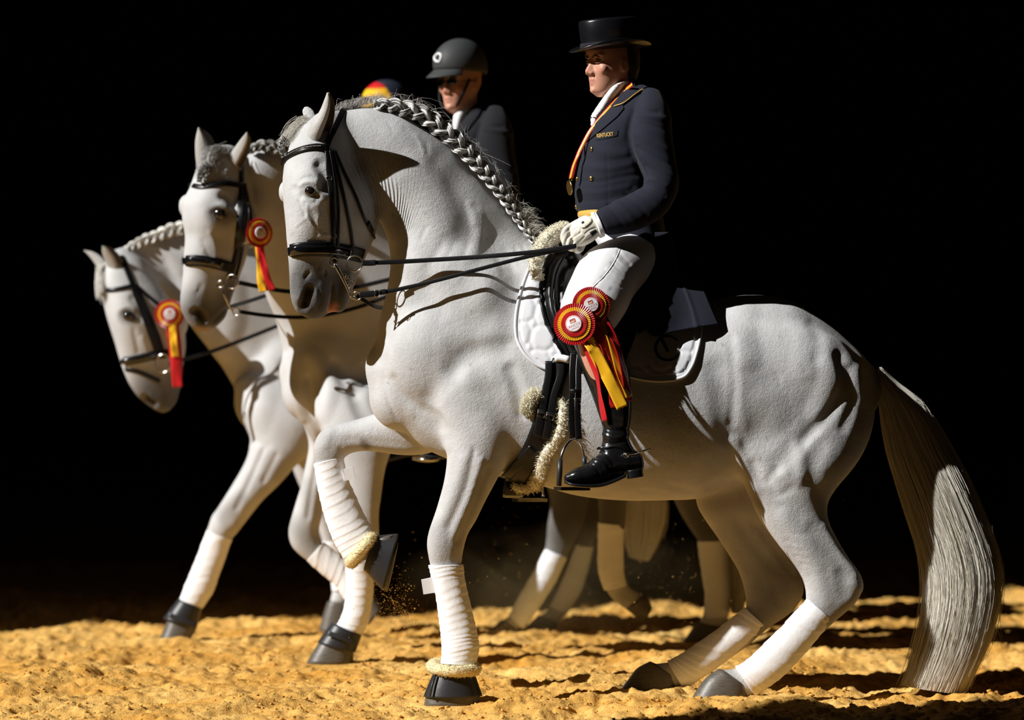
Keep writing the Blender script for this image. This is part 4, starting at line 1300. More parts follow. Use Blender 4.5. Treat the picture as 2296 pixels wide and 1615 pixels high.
# thin white edge of the pad's wither lift, and the sheepskin at the pommel
V, Fc = tube(on_skin(BVH1, [(1211, 600), (1226, 585), (1244, 577), (1262, 573)], off=.03)[0], .006, 8); link_mesh('wither_lift', V, Fc, M['white_cloth'], PAD)
fl = [(1207, 625, -.235), (1201, 596, -.235), (1207, 565, -.215), (1224, 541, -.17), (1245, 525, -.10), (1262, 518, -.03), (1266, 517, .05)]
P = spline(np.array([at(*p) for p in fl]), 8)
rr = np.interp(np.linspace(0, 1, len(P)), [0, .3, .7, 1], [.016, .024, .028, .026])
V, Fc = tube(P, rr, 14)
V = np.asarray(V) + rng.normal(0, .0015, (len(V), 3))
fp = link_mesh('sheepskin_roll', V, Fc, M['sheepskin'], PAD)
FV, FQ = fuzz(V, Fc, 2200, .010, 2); stuff(link_mesh('wool', FV, FQ, M['sheepskin'], fp))

# ---- girth
GI = empty('girth', at(1160, 1095, 0), 'black girth with cream sheepskin edging behind the front horse\'s elbow', 'girth')
gl = [(1262, 812), (1246, 850), (1236, 890), (1222, 940), (1205, 985), (1185, 1025), (1165, 1060), (1152, 1086)]
P, N = on_skin(BVH1, gl, off=.012)
P = np.vstack([P, [at(1150, 1105, -.06), at(1150, 1112, 0)]]); N = np.vstack([N, [unit((0, -.3, -1)), unit((0, 0, -1.0))]])
V, Fc = strap(P, N, 46*DC/F, .016); link_mesh('belly_band', V, Fc, M['leather'], GI)
V2 = V*np.array([1, -1, 1]); link_mesh('belly_band', V2, [f[::-1] for f in Fc], M['leather'], GI)
for d, seed in ((-26, 1), (27, 2)):
    line = [(x + d*0.95, y + d*0.28) for x, y in gl[2:]]
    if d < 0: line = [(1216, 880), (1196, 890), (1187, 912), (1185, 928)]
    else: line = [(1250, 895), (1262, 905), (1264, 935), (1256, 970), (1238, 1000), (1222, 1025), (1212, 1060), (1190, 1090), (1165, 1094), (1152, 1088)]
    Q_, _n = on_skin(BVH1, line, off=.012)
    V, Fc = tube(Q_, np.interp(np.linspace(0, 1, len(Q_)), [0, .15, .8, 1], [.010, .020, .022, .014]), 12)
    fo = link_mesh('sheepskin_edge', V, Fc, M['sheepskin'], GI)
    FV, FQ = fuzz(V, Fc, 1500, .012, seed); stuff(link_mesh('wool', FV, FQ, M['sheepskin'], fo))
for q in ((1233, 838, 1226, 880), (1260, 838, 1246, 884)):
    strap_on('billet', BVH1, [(q[0], q[1]-26), (q[0], q[1]), (q[2], q[3]), (q[2]-8, q[3]+45)], 17, .006, 'leather', GI, off=.026)
for bx, by in ((1216, 938), (1236, 944)):
    strap_on('buckle_guard', BVH1, [(bx+2, by-22), (bx-2, by+8), (bx-8, by+36)], 20, .008, 'leather', GI, off=.030)
    buckle(bx+2, by-12, BVH1, .013, .008, GI, off=.040, ang=-.3)
V, Fc = tube(on_skin(BVH1, [(1247, 806), (1262, 806), (1279, 810)], off=.03)[0], .014, 8); link_mesh('billet_cover', V, Fc, M['white_cloth'], GI)
# leather loop under the chest, between the forelegs
strap_on('girth_loop', BVH1, [(1200, 1000), (1178, 1020), (1150, 1045), (1136, 1060)], 26, .010, 'leather', GI, off=.020)

# ---- stirrups
def stirrup(parent, sgn=1, y0=-.41, dx=0, dy=0, rubber=True):
    yo, yi = y0 - .035, y0 + .035
    pts = [at(1254+dx, 1088+dy, yo), at(1256+dx, 1050+dy, yo), at(1259+dx, 1022+dy, yo), at(1270+dx, 998+dy, (yo*2+y0)/3), at(1287+dx, 985+dy, y0), at(1302+dx, 998+dy, (yi*2+y0)/3), at(1309+dx, 1020+dy, yi), at(1311+dx, 1052+dy, yi), at(1313+dx, 1088+dy, yi)]
    V, Fc = tube(spline(np.array(pts), 8), .0048, 10); ir = link_mesh('stirrup_iron', V, Fc, M['steel'], parent)
    if rubber:
        V, Fc = tube(np.array([at(1256+dx, 1030+dy, yo), at(1255+dx, 1060+dy, yo), at(1253+dx, 1090+dy, yo)]), .0095, 12); link_mesh('rubber_sleeve', V, Fc, M['rubber'], ir)
        V, Fc = tube(np.array([at(1310+dx, 1024+dy, yi), at(1311+dx, 1052+dy, yi)]), .0088, 12); link_mesh('rubber_sleeve', V, Fc, M['rubber'], ir)
    a, b = at(1250+dx, 1092+dy, yo), at(1315+dx, 1092+dy, yi)
    d = unit(b - a); pr = unit(np.cross(d, (0, 0, 1.0)))
    g = Geo()
    q = []
    for s, z in ((0, 0), (1, 0), (1, -.013), (0, -.013)):
        pass
    V = []
    for z in (0, -.012):
        for e, f in ((-.004, -.022), (1.004, -.022), (1.004, .022), (-.004, .022)):
            V.append(a + (b-a)*(e if 0 < e < 2 else e) + pr*f + np.array([0, 0, z]))
    V = np.array(V)
    link_mesh('tread', V, [(0, 1, 2, 3), (7, 6, 5, 4), (0, 4, 5, 1), (1, 5, 6, 2), (2, 6, 7, 3), (3, 7, 4, 0)], M['steel'], ir, smooth=False)
    return ir
stirrup(SAD)
for x0, x1, yy in ((1283, 1281, -.40), (1297, 1295, -.41)):
    P = spline(np.array([at(x0+3, 790, -.36), at(x0, 830, -.385), at(x0, 880, yy), at(x1, 930, yy), at(x1+3, 985, yy)]), 8)
    V, Fc = strap(P, np.tile((0.1, -1.0, 0), (len(P), 1)), 13.5*DC/F, .005); link_mesh('stirrup_leather', V, Fc, M['leather'], SAD)
P = np.array([at(1276, 878, -.422), at(1304, 876, -.422)]); V, Fc = strap(P, np.tile((0, -1.0, 0), (2, 1)), 9*DC/F, .008); link_mesh('keeper', V, Fc, M['leather'], SAD)
buckle(1295, 900, BVH1, .011, .010, SAD, y=-.421)
P = spline(np.array([at(1150, 960, .36), at(1165, 1020, .42), at(1190, 1085, .43)]), 6)

# ---- fleece-topped hoof boots of the front horse
def bell_boot(boot, cuff, label, seed, group='fleece-topped hoof boots'):
    r = empty('hoof_boot', [0, 0, 0], label, 'hoof boot', group)
    V, Fc = loft(boot, seg=32, per=6, cap=(.05, .05), n=2.2)
    r.location = V.mean(0); r['_o'] = [float(c) for c in V.mean(0)]
    sh = link_mesh('shell', V, Fc, M['rubber'], r)
    P = spline(np.array([at(*c) for c in cuff]), 8, closed=True)
    V, Fc = tube(np.vstack([P, P[:1]]), .0205, 12)
    V = V + np.random.default_rng(seed).normal(0, .0012, V.shape)
    f = link_mesh('fleece_cuff', V, Fc, M['fleece'], r)
    FV, FQ = fuzz(V, Fc, 1500, .0055, seed, r=.0009); stuff(link_mesh('pile', FV, FQ, M['fleece'], f))
    return r, sh
hb, shl = bell_boot([(976, 1500, 1060, 1500, -.19, .058), (969, 1515, 1066, 1515, -.19, .064), (958, 1540, 1074, 1538, -.19, .072), (949, 1562, 1082, 1560, -.19, .078)],
          [(968, 1494, -.19), (985, 1502, -.245), (1020, 1506, -.262), (1052, 1505, -.240), (1066, 1500, -.19), (1050, 1492, -.14), (1018, 1490, -.128), (985, 1488, -.14)],
          'black hoof boot with yellow fleece cuff on the front horse\'s standing foreleg', 5)
V, Fc = tube(np.array([at(976, 1512, -.243), at(968, 1540, -.252), at(964, 1562, -.258)]), .004, 6); link_mesh('seam', V, Fc, M['rubber'], shl)
hb, shl = bell_boot([(815, 1278, 842, 1200, .155, .056), (824, 1286, 856, 1200, .155, .064), (842, 1308, 876, 1198, .155, .070), (858, 1324, 893, 1197, .155, .074)],
          [(786, 1262, .155), (796, 1250, .105), (812, 1232, .088), (828, 1212, .10), (836, 1206, .155), (830, 1214, .205), (814, 1238, .22), (796, 1256, .205)],
          'black hoof boot with yellow fleece cuff on the front horse\'s raised foreleg', 6)
# ------------------------------------------------------------------ people
def local_axes(yaw, pitch=0.0, roll=0.0):
    """face looks along -x turned by yaw towards the long side (-y); pitch > 0 looks down; columns: forward, left-of-face, up"""
    f = np.array([-math.cos(yaw)*math.cos(pitch), -math.sin(yaw)*math.cos(pitch), -math.sin(pitch)])
    u = np.array([0, 0, 1.0]) - f*f[2]
    u = unit(u)
    l = np.cross(u, f)
    if roll:
        l, u = l*math.cos(roll) + u*math.sin(roll), u*math.cos(roll) - l*math.sin(roll)
    return np.stack([f, l, u], 1)

def head_geo(g, c, A, k):
    """adds a head (skull, face, nose, ears, neck) to g; c centre, A axes, k scale"""
    W = lambda V: c + (np.asarray(V)*k) @ A.T
    def slices(rows, seg=36, n=2.3):
        R = []
        for z, xf, xb, w, *e in rows:
            R.append([(xf+xb)/2, 0, z, (xf-xb)/2, 0, 0, w, e[0] if e else n, 0, e[1] if len(e) > 1 else 0])
        V, Fc = loft_rows(np.array(R), seg, 5, (.5, .4))
        return W(V), Fc
    g.add(*slices([(.130, .045, -.055, .045), (.105, .078, -.085, .068), (.07, .090, -.100, .076), (.035, .094, -.102, .077), (.012, .086, -.100, .075, 2.4), (-.012, .086, -.094, .072, 2.4),
                   (-.035, .088, -.080, .068, 2.3), (-.056, .089, -.055, .062, 2.2, -.1), (-.075, .088, -.035, .056, 2.2, -.15), (-.095, .087, -.012, .047, 2.2, -.15), (-.112, .082, .012, .036, 2.1, -.1), (-.122, .068, .028, .022)]))
    # nose
    def nose(rows):
        R = [[(a+b)/2, 0, z, (a-b)/2, 0, 0, w, 2.0, 0, -.35] for z, a, b, w in rows]
        V, Fc = loft_rows(np.array(R), 24, 5, (.5, .5)); return W(V), Fc
    g.add(*nose([(.016, .092, .07, .010), (.000, .098, .07, .0095), (-.016, .107, .07, .0115), (-.030, .116, .07, .015), (-.038, .116, .07, .0175), (-.046, .104, .07, .016)]))
    for s in (-1, 1):
        V, Fc = ellipsoid((.092, s*.0135, -.040), (.014, .0085, .009)); g.add(W(V), Fc)          # nostril wings
        V, Fc = ellipsoid((-.012, s*.078, -.010), (.019, .007, .032), rot=[[.97, s*.2, .12], [-s*.2, .98, 0], [-.12, 0, .99]]); g.add(W(V), Fc)   # ears
        V, Fc = ellipsoid((.075, s*.036, .028), (.014, .024, .008)); g.add(W(V), Fc)             # brow
        V, Fc = ellipsoid((.062, s*.043, -.024), (.018, .020, .022)); g.add(W(V), Fc)            # cheekbones
    V, Fc = ellipsoid((.086, 0, -.064), (.009, .021, .0065)); g.add(W(V), Fc)                    # lips
    V, Fc = ellipsoid((.084, 0, -.076), (.009, .018, .007)); g.add(W(V), Fc)
    V, Fc = ellipsoid((.080, 0, -.104), (.013, .017, .012)); g.add(W(V), Fc)                     # chin
    V, Fc = loft_rows(np.array([[-.022, 0, -.03, .058, 0, 0, .056, 2, 0, 0], [-.03, 0, -.10, .056, 0, 0, .054, 2, 0, 0], [-.05, 0, -.17, .060, 0, 0, .060, 2, 0, 0], [-.065, 0, -.24, .075, 0, 0, .085, 2, 0, 0]]), 28, 5)
    g.add(W(V), Fc)

def face_sculpt(V, Q, c, A, k, C, lip=(.42, .17, .13)):
    """eye sockets, mouth line, lids and skin tint"""
    N = normals(V, Q)
    L = ((V - c) @ A)/k
    def dab(p, r, a):
        d = np.linalg.norm((L - np.asarray(p))/np.asarray(r), axis=1)
        f = np.clip(1 - d*d, 0, 1)**2
        V[:] += N*(f*a*k)[:, None]
    for s in (-1, 1):
        dab((.082, s*.031, .006), (.03, .020, .014), -.011)
        dab((.088, s*.020, -.054), (.02, .004, .02), -.0025)
        dab((.082, s*.012, -.048), (.012, .006, .005), -.004)
        dab((-.008, s*.085, -.010), (.012, .02, .018), -.004)
    dab((.097, 0, -.0695), (.02, .026, .0026), -.005)
    dab((.09, 0, -.0895), (.02, .018, .006), -.003)
    dab((.09, 0, -.054), (.02, .004, .007), -.002)
    d = np.linalg.norm((L - np.array((.09, 0, -.070)))/np.array((.03, .024, .0105)), axis=1)
    f = np.clip(1.3 - d, 0, 1)[:, None]*.75
    C[:] = C*(1-f) + np.array(lip)*f
    for p, r, col, kk in (((.075, .05, -.03), (.05, .03, .03), (.50, .20, .14), .5), ((.075, -.05, -.03), (.05, .03, .03), (.50, .20, .14), .5), ((.115, 0, -.035), (.03, .02, .02), (.52, .20, .14), .6)):
        d = np.linalg.norm((L - np.array(p))/np.array(r), axis=1)
        f = (np.clip(1-d*d, 0, 1)*kk)[:, None]
        C[:] = C*(1-f) + np.array(col)*f

def face_parts(parent, c, A, k, brow=True):
    W = lambda V: c + (np.asarray(V)*k) @ A.T
    for s in (-1, 1):
        V, Fc = ellipsoid((.0725, s*.031, .005), (.0125, .0125, .0125), seg=16, rings=10)
        link_mesh('eye', W(V), Fc, M['eyewhite'], parent)
        V, Fc = ellipsoid((.0825, s*.0318, .004), (.0042, .0055, .0055), seg=12, rings=8)
        link_mesh('iris', W(V), Fc, M['eye'], parent)
        g = Geo()
        for z, a in ((.0085, 1), (-.001, -1)):
            P = W(np.array([(.0805, s*.019, .004), (.0855, s*.026, z), (.0850, s*.035, z), (.076, s*.043, .003)]))
            V, Fc = tube(spline(P, 5), .0024*k, 8); g.add(V, Fc)
        o = link_mesh('eyelids', g.verts(), g.Fc, M['skin'], parent); set_col(o, np.tile((.42, .20, .14), (len(o.data.vertices), 1)))
        if brow:
            P = spline(W(np.array([(.092, s*.016, .021), (.091, s*.03, .026), (.080, s*.046, .021)])), 6)
            V, Fc = tube(P, .003*k, 6); link_mesh('eyebrow', V, Fc, M['hairdark'], parent)
M['eyewhite'] = material('eye white', (.55, .53, .5), .25)

def person(name, label, base, geo_fn, c, A, k, voxel=.0042, skin=(.60, .30, .20), group=None):
    root = empty(name, base, label, 'person', group)
    g = Geo()
    head_geo(g, c, A, k)
    geo_fn(g)
    V, Q = remesh(g, voxel)
    V = smooth(V, Q, 4, .5)
    C = np.tile(np.array(skin, float), (len(V), 1))
    face_sculpt(V, Q, c, A, k, C)
    V = smooth(V, Q, 1, .4)
    o = link_mesh('body', V, Q, M['skin'], root); set_col(o, C)
    face_parts(root, c, A, k)
    return root

# ------------------------------------------------------------------ rider in front
RA = local_axes(math.radians(32), math.radians(1))
RC = at(1369, 142, -.02); RK = .95
def rider_core(g):
    g.add(*loft([(1380, 215, 1450, 205, 0, .09), (1352, 262, 1480, 250, 0, .16), (1335, 310, 1480, 305, 0, .17), (1320, 370, 1475, 370, 0, .165), (1312, 430, 1465, 430, 0, .155), (1320, 480, 1465, 480, 0, .15), (1360, 560, 1490, 560, 0, .155), (1390, 610, 1490, 625, 0, .15)], seg=30))
    for s in (-1, 1):
        g.add(*loft([(1445, 235, 1480, 245, s*.15, .04), (1440, 300, 1485, 300, s*.205, .04), (1455, 385, 1500, 390, s*.245, .038), (1462, 430, 1488, 450, s*.265, .034), (1388, 470, 1412, 495, s*.287, .03), (1332, 496, 1345, 520, s*.298, .024), (1308, 505, 1318, 535, s*.30, .03)], seg=18))
        g.add(*loft([(1400, 570, 1470, 620, s*.10, .08), (1340, 590, 1420, 650, s*.22, .08), (1290, 640, 1370, 720, s*.335, .07), (1275, 700, 1345, 745, s*.37, .058), (1296, 780, 1365, 790, s*.395, .05), (1322, 860, 1385, 865, s*0.390, .045), (1352, 960, 1392, 960, s*0.403, .036), (1355, 1030, 1400, 1040, s*0.413, .03), (1300, 1062, 1320, 1080, s*0.433, .026)], seg=18))
RIDER = person('person', 'person in black top hat, navy tailcoat and white breeches riding the front grey horse', at(1400, 640, 0), rider_core, RC, RA, RK)

# hair under the hat
W1 = lambda V: RC + (np.asarray(V)*RK) @ RA.T
g = Geo()
V, Fc = loft_rows(np.array([[-.045, 0, .075, .062, 0, 0, .080, 2.2, 0, 0], [-.052, 0, .03, .058, 0, 0, .082, 2.2, 0, 0], [-.062, 0, -.02, .046, 0, 0, .076, 2.2, 0, 0], [-.066, 0, -.06, .030, 0, 0, .062, 2.2, 0, 0]]), 32, 5)
V = V + rng.normal(0, .0012, V.shape)
link_mesh('hair', W1(V), Fc, M['hairdark'], RIDER)

# top hat
def top_hat(parent, c, A):
    W = lambda V: c + np.asarray(V) @ A.T
    seg = 56
    prof = [(.001, .108, 1), (.088, .108, 1), (.096, .105, 1), (.099, .098, 1), (.096, .05, 1), (.094, .018, 1), (.096, .004, 1)]
    def lathe(prof, curl=0.0, ex=1.13):
        V = []
        for r, z, q in prof:
            for j in range(seg):
                a = 2*np.pi*j/seg
                lift = curl*max(0, (r-.1))*(abs(math.sin(a))**2) - .10*max(0, r-.1)*max(0, math.cos(a))
                V.append((r*math.cos(a)*ex, r*math.sin(a)*.95, z + lift))
        return V
    V = lathe(prof); Fc = grid_faces(len(prof), seg, True)
    Fc.append(tuple(range(seg)))
    crown = link_mesh('top_hat_crown', W(V), Fc, M['silk'], parent)
    V = lathe([(.094, .002, 1), (.0985, .002, 1), (.0985, .024, 1), (.0955, .025, 1)]); link_mesh('hat_band', W(V), grid_faces(4, seg, True), M['charcoal'], crown)
    V = lathe([(.085, .004, 1), (.105, .004, 1), (.122, .003, 1), (.134, .004, 1), (.1365, .001, 1), (.134, -.002, 1), (.120, -.004, 1), (.09, -.004, 1)], curl=.75)
    Fc = grid_faces(8, seg, True) + [tuple((7*seg + j, 7*seg + (j+1) % seg, (j+1) % seg, j)) for j in range(seg)]
    link_mesh('hat_brim', W(V), Fc, M['silk'], crown)
top_hat(RIDER, at(1369, 109, -.02), local_axes(math.radians(20), math.radians(5)))

# ---- tailcoat
g = Geo()
g.add(*loft([(1392, 206, 1462, 196, 0, .075), (1362, 236, 1482, 218, 0, .135), (1338, 268, 1497, 248, 0, .185, 2.4), (1318, 305, 1503, 290, 0, .20, 2.5), (1303, 350, 1503, 340, 0, .20, 2.4), (1293, 395, 1496, 395, 0, .19, 2.4), (1288, 435, 1486, 440, 0, .182, 2.4), (1292, 474, 1482, 478, 0, .182, 2.4)], seg=44, cap=(.25, .05)))
g.add(*loft([(1330, 462, 1484, 470, 0, .186, 2.4), (1352, 500, 1490, 508, 0, .19, 2.4), (1378, 545, 1496, 550, 0, .205, 2.3), (1405, 590, 1504, 600, 0, .22, 2.2), (1425, 640, 1520, 640, 0, .225, 2.2)], seg=40, cap=(.2, .1)))
for s in (-1, 1):
    g.add(*loft([(1438, 208, 1488, 226, s*.155, .050), (1424, 246, 1503, 258, s*.185, .072), (1412, 298, 1508, 304, s*.212, .074), (1417, 340, 1513, 343, s*.228, .069), (1432, 374, 1519, 382, s*.242, .065), (1443, 402, 1522, 420, s*.256, .062),
                 (1434, 424, 1500, 470, s*.268, .062), (1402, 438, 1462, 502, s*.28, .058), (1370, 455, 1408, 522, s*.29, .053), (1336, 472, 1360, 528, s*.297, .047)], seg=28, cap=(.5, .08)))
V, Q = remesh(g, .0050)
V = smooth(V, Q, 7, .5)
T = Sculpt(V, Q, (0.02, 0.02, 0.03))
for L, r, a in [([(1421, 250), (1410, 298), (1417, 340), (1432, 376), (1446, 400)], 8, -9), ([(1424, 243), (1440, 250), (1475, 252)], 9, -5), ([(1430, 256), (1465, 262), (1500, 268)], 9, 5), ([(1440, 276), (1470, 284), (1505, 296)], 7, -3), ([(1425, 300), (1460, 320), (1505, 338)], 9, 3),
                ([(1430, 330), (1465, 352), (1510, 372)], 7, -4), ([(1440, 350), (1475, 375), (1515, 398)], 8, 4), ([(1448, 372), (1480, 398), (1518, 424)], 6, -5), ([(1446, 402), (1470, 404), (1495, 418)], 7, 6), ([(1440, 415), (1462, 420), (1492, 440)], 6, -5), ([(1425, 426), (1455, 440), (1480, 462)], 8, 4),
                ([(1405, 440), (1430, 458), (1450, 482)], 8, -4), ([(1380, 452), (1400, 470), (1425, 500)], 9, 3.5), ([(1365, 462), (1380, 480), (1400, 512)], 6, -3),
                ([(1300, 405), (1340, 408), (1400, 396), (1435, 392)], 7, -3), ([(1295, 430), (1340, 432), (1410, 418)], 8, 3), ([(1290, 448), (1340, 450), (1400, 438)], 6, -2.5), ([(1310, 375), (1370, 378), (1420, 366)], 9, 3), ([(1303, 354), (1350, 362), (1415, 350)], 7, -2),
                ([(1310, 320), (1350, 340), (1400, 345)], 14, 4), ([(1360, 345), (1363, 420), (1362, 470)], 3, -2.0), ([(1345, 280), (1395, 300)], 20, 4)]:
    T.push(L, r*1.15, a*.8, yr=(-1, .05))
V = smooth(T.V, Q, 2, .5)
COAT = link_mesh('tailcoat', V, Q, M['navy'], RIDER)
CB = bvh_of(V, Q)
def on_coat(name, poly, mat, parent=COAT, off=.001, thick=.004, step=5, per=0):
    V, Fc = cut_patch(poly, CB, off, thick, step=step, per=per)
    return link_mesh(name, V, Fc, M[mat], parent, smooth=False)
on_coat('lapel', [(1380, 243), (1397, 238), (1399, 245), (1385, 262), (1350, 292), (1318, 318), (1312, 322), (1316, 306), (1332, 284), (1352, 262)], 'navy')
on_coat('collar', [(1404, 199), (1418, 190), (1434, 185), (1444, 190), (1449, 198), (1424, 216), (1398, 237), (1379, 242), (1372, 240), (1390, 219)], 'navy', thick=.006)
P, N = on_skin(CB, [(1379, 241), (1397, 235), (1424, 215), (1448, 198)], off=.0065); V, Fc = tube(P, .0024, 6); link_mesh('gold_piping', V, Fc, M['gold_cloth'], COAT)
pk = [(1339, 313), (1383, 304), (1385, 291)]
P, N = on_skin(CB, [(1337, 314), (1360, 310), (1384, 304)], off=.0015); V, Fc = tube(P, .0014, 6); link_mesh('pocket_edge', V, Fc, M['navy'], COAT)
P, N = on_skin(CB, [(1384, 304), (1385, 292)], off=.0015, n=5); V, Fc = tube(P, .0014, 6); link_mesh('pocket_edge', V, Fc, M['navy'], COAT)

def lettering(text, x0, y0, x1, y1, height, bvh, mat, parent, off=.001, name='lettering', shear=0.0, y=None, ext=.0006, fit=True):
    """flat letters laid along the pixel line (x0, y0) to (x1, y1); height in px"""
    cu = bpy.data.curves.new('t', 'FONT'); cu.body = text; cu.resolution_u = 3; cu.offset = 0.012
    o = bpy.data.objects.new('t', cu); COL.objects.link(o)
    me = bpy.data.meshes.new_from_object(o.evaluated_get(bpy.context.evaluated_depsgraph_get()))
    bpy.data.objects.remove(o); bpy.data.curves.remove(cu)
    P = np.array([v.co[:] for v in me.vertices]); Fc = [tuple(p.vertices) for p in me.polygons]
    bpy.data.meshes.remove(me)
    P[:, 0] -= P[:, 0].min(); wd = P[:, 0].max(); ht = max(P[:, 1].max(), .01)
    d = np.array([x1-x0, y1-y0]); ln = np.linalg.norm(d); d = d/ln; n = np.array([d[1], -d[0]])
    px = np.array([x0, y0]) + (P[:, :1]/wd*ln)*d + (P[:, 1:2]/ht*height)*(n + shear*d)
    W, lastn = [], np.array([0, -1.0, 0])
    for p in px:
        h = cast(bvh, p[0], p[1]) if y is None else None
        W.append(h[0] + h[1]*off if h is not None else at(p[0], p[1], y if y is not None else -.2))
    return link_mesh(name, np.array(W), Fc, M[mat], parent, smooth=False)
lettering('KENTUCKY', 1340, 309, 1376, 304, 8.5, CB, 'gold_cloth', COAT, off=.0025)

def button(px, py, bvh, r, parent, mat='brass'):
    h = cast(bvh, px, py)
    if h is None: return
    n = h[1]; a = unit(np.cross(n, (0, 0, 1))); b = np.cross(n, a)
    V, Fc = ellipsoid((0, 0, 0), (r, r, r*.55), seg=16, rings=8)
    V = V[:, :1]*a + V[:, 1:2]*b + V[:, 2:]*n + h[0] + n*.002
    link_mesh('button', V, Fc, M[mat], parent)
for bx, by in ((1327, 334), (1295, 401), (1326, 400), (1293, 464), (1396, 534), (1494, 480)):
    button(bx, by, CB, .0095, COAT)
# cuffs, waistcoat points and stock
V, Fc = loft([(1333, 476, 1356, 530, -.299, .043), (1326, 482, 1347, 534, -.301, .040)], seg=24, cap=(.1, .1)); link_mesh('shirt_cuff', V, Fc, M['white_cloth'], RIDER)
V, Fc = loft([(1300, 466, 1440, 468, 0, .172, 2.4), (1296, 486, 1440, 490, 0, .172, 2.4), (1306, 498, 1430, 500, 0, .168, 2.4)], seg=40, cap=(.1, .1)); link_mesh('waistcoat', V, Fc, M['gold_cloth'], RIDER)
V, Fc = loft([(1358, 212, 1412, 190, -.02, .062), (1349, 228, 1392, 212, -.025, .062), (1334, 246, 1370, 240, -.03, .056), (1325, 262, 1352, 258, -.03, .048), (1325, 282, 1340, 276, -.03, .036)], seg=28)
V = V + np.sin(V[:, 2:3]*420 + V[:, :1]*260)*.0012
st_ = link_mesh('white_stock', V, Fc, M['white_cloth'], RIDER)
V, Fc = tube(np.array([at(1322, 264, -.085), at(1330, 263, -.092), at(1340, 266, -.098)]), .0022, 6); link_mesh('stock_pin', V, Fc, M['steel'], st_)

# ---- near coat tail lying over the saddle pad, and its far twin
def coat_tail(s):
    T_ = [(1450, 600), (1480, 612), (1511, 627), (1540, 630), (1568, 632)]
    B_ = [(1446, 734), (1466, 753), (1510, 745), (1549, 736), (1612, 727)]
    L_ = [(1450, 590), (1462, 650), (1462, 690), (1446, 734)]
    R_ = [(1568, 632), (1580, 655), (1595, 690), (1612, 727)]
    px = coons(T_, B_, L_, R_, 44, 36)
    u, v = np.meshgrid(np.linspace(0, 1, 44), np.linspace(0, 1, 36))
    Y = -((.205 + .135*v**.8)*(1-u) + (.165 + .095*v**.8)*u) + .005*np.cos(u*9 + v*2)*v - .007*np.exp(-((u-.66-.06*v)/.025)**2)
    G = np.empty((36, 44, 3)); d = Y + DC
    G[..., 0] = (px[..., 0]-CX)*d/F; G[..., 1] = Y; G[..., 2] = CH - (px[..., 1]-HY)*d/F
    N = grid_normals(G)
    if s > 0: G = G*np.array([1, -1, 1]); N = N*np.array([1, -1, 1])
    V, Fc = slab(G, N, .005)
    o = link_mesh('coat_tail', V, Fc, M['navy'], COAT)
    V, Fc = tube(G[-1] + N[-1]*.001, .0035, 6); link_mesh('hem', V, Fc, M['navy'], o) if False else None
coat_tail(-1); coat_tail(1)
def coat_skirt(s):
    px = coons([(1356, 520), (1420, 522), (1505, 520)], [(1404, 742), (1460, 748), (1500, 740)], [(1356, 520), (1394, 552), (1403, 592), (1388, 640), (1376, 690), (1404, 742)], [(1505, 520), (1518, 600), (1512, 680), (1500, 740)], 30, 34)
    u, v = np.meshgrid(np.linspace(0, 1, 30), np.linspace(0, 1, 34))
    yl = np.interp(v, [0, .2, .4, .6, .8, 1], [.20, .265, .30, .325, .33, .32]); yr = np.interp(v, [0, .3, .6, 1], [.165, .17, .18, .20])
    Y = -(yl*(1-u) + yr*u) + .006*np.cos(u*11 + v*3)*v
    G = np.empty((34, 30, 3)); d = Y + DC
    G[..., 0] = (px[..., 0]-CX)*d/F; G[..., 1] = Y; G[..., 2] = CH - (px[..., 1]-HY)*d/F
    N = grid_normals(G)
    if s > 0: G = G*np.array([1, -1, 1]); N = N*np.array([1, -1, 1])
    V, Fc = slab(G, N, .005); link_mesh('coat_skirt', V, Fc, M['navy'], COAT)
coat_skirt(-1); coat_skirt(1)

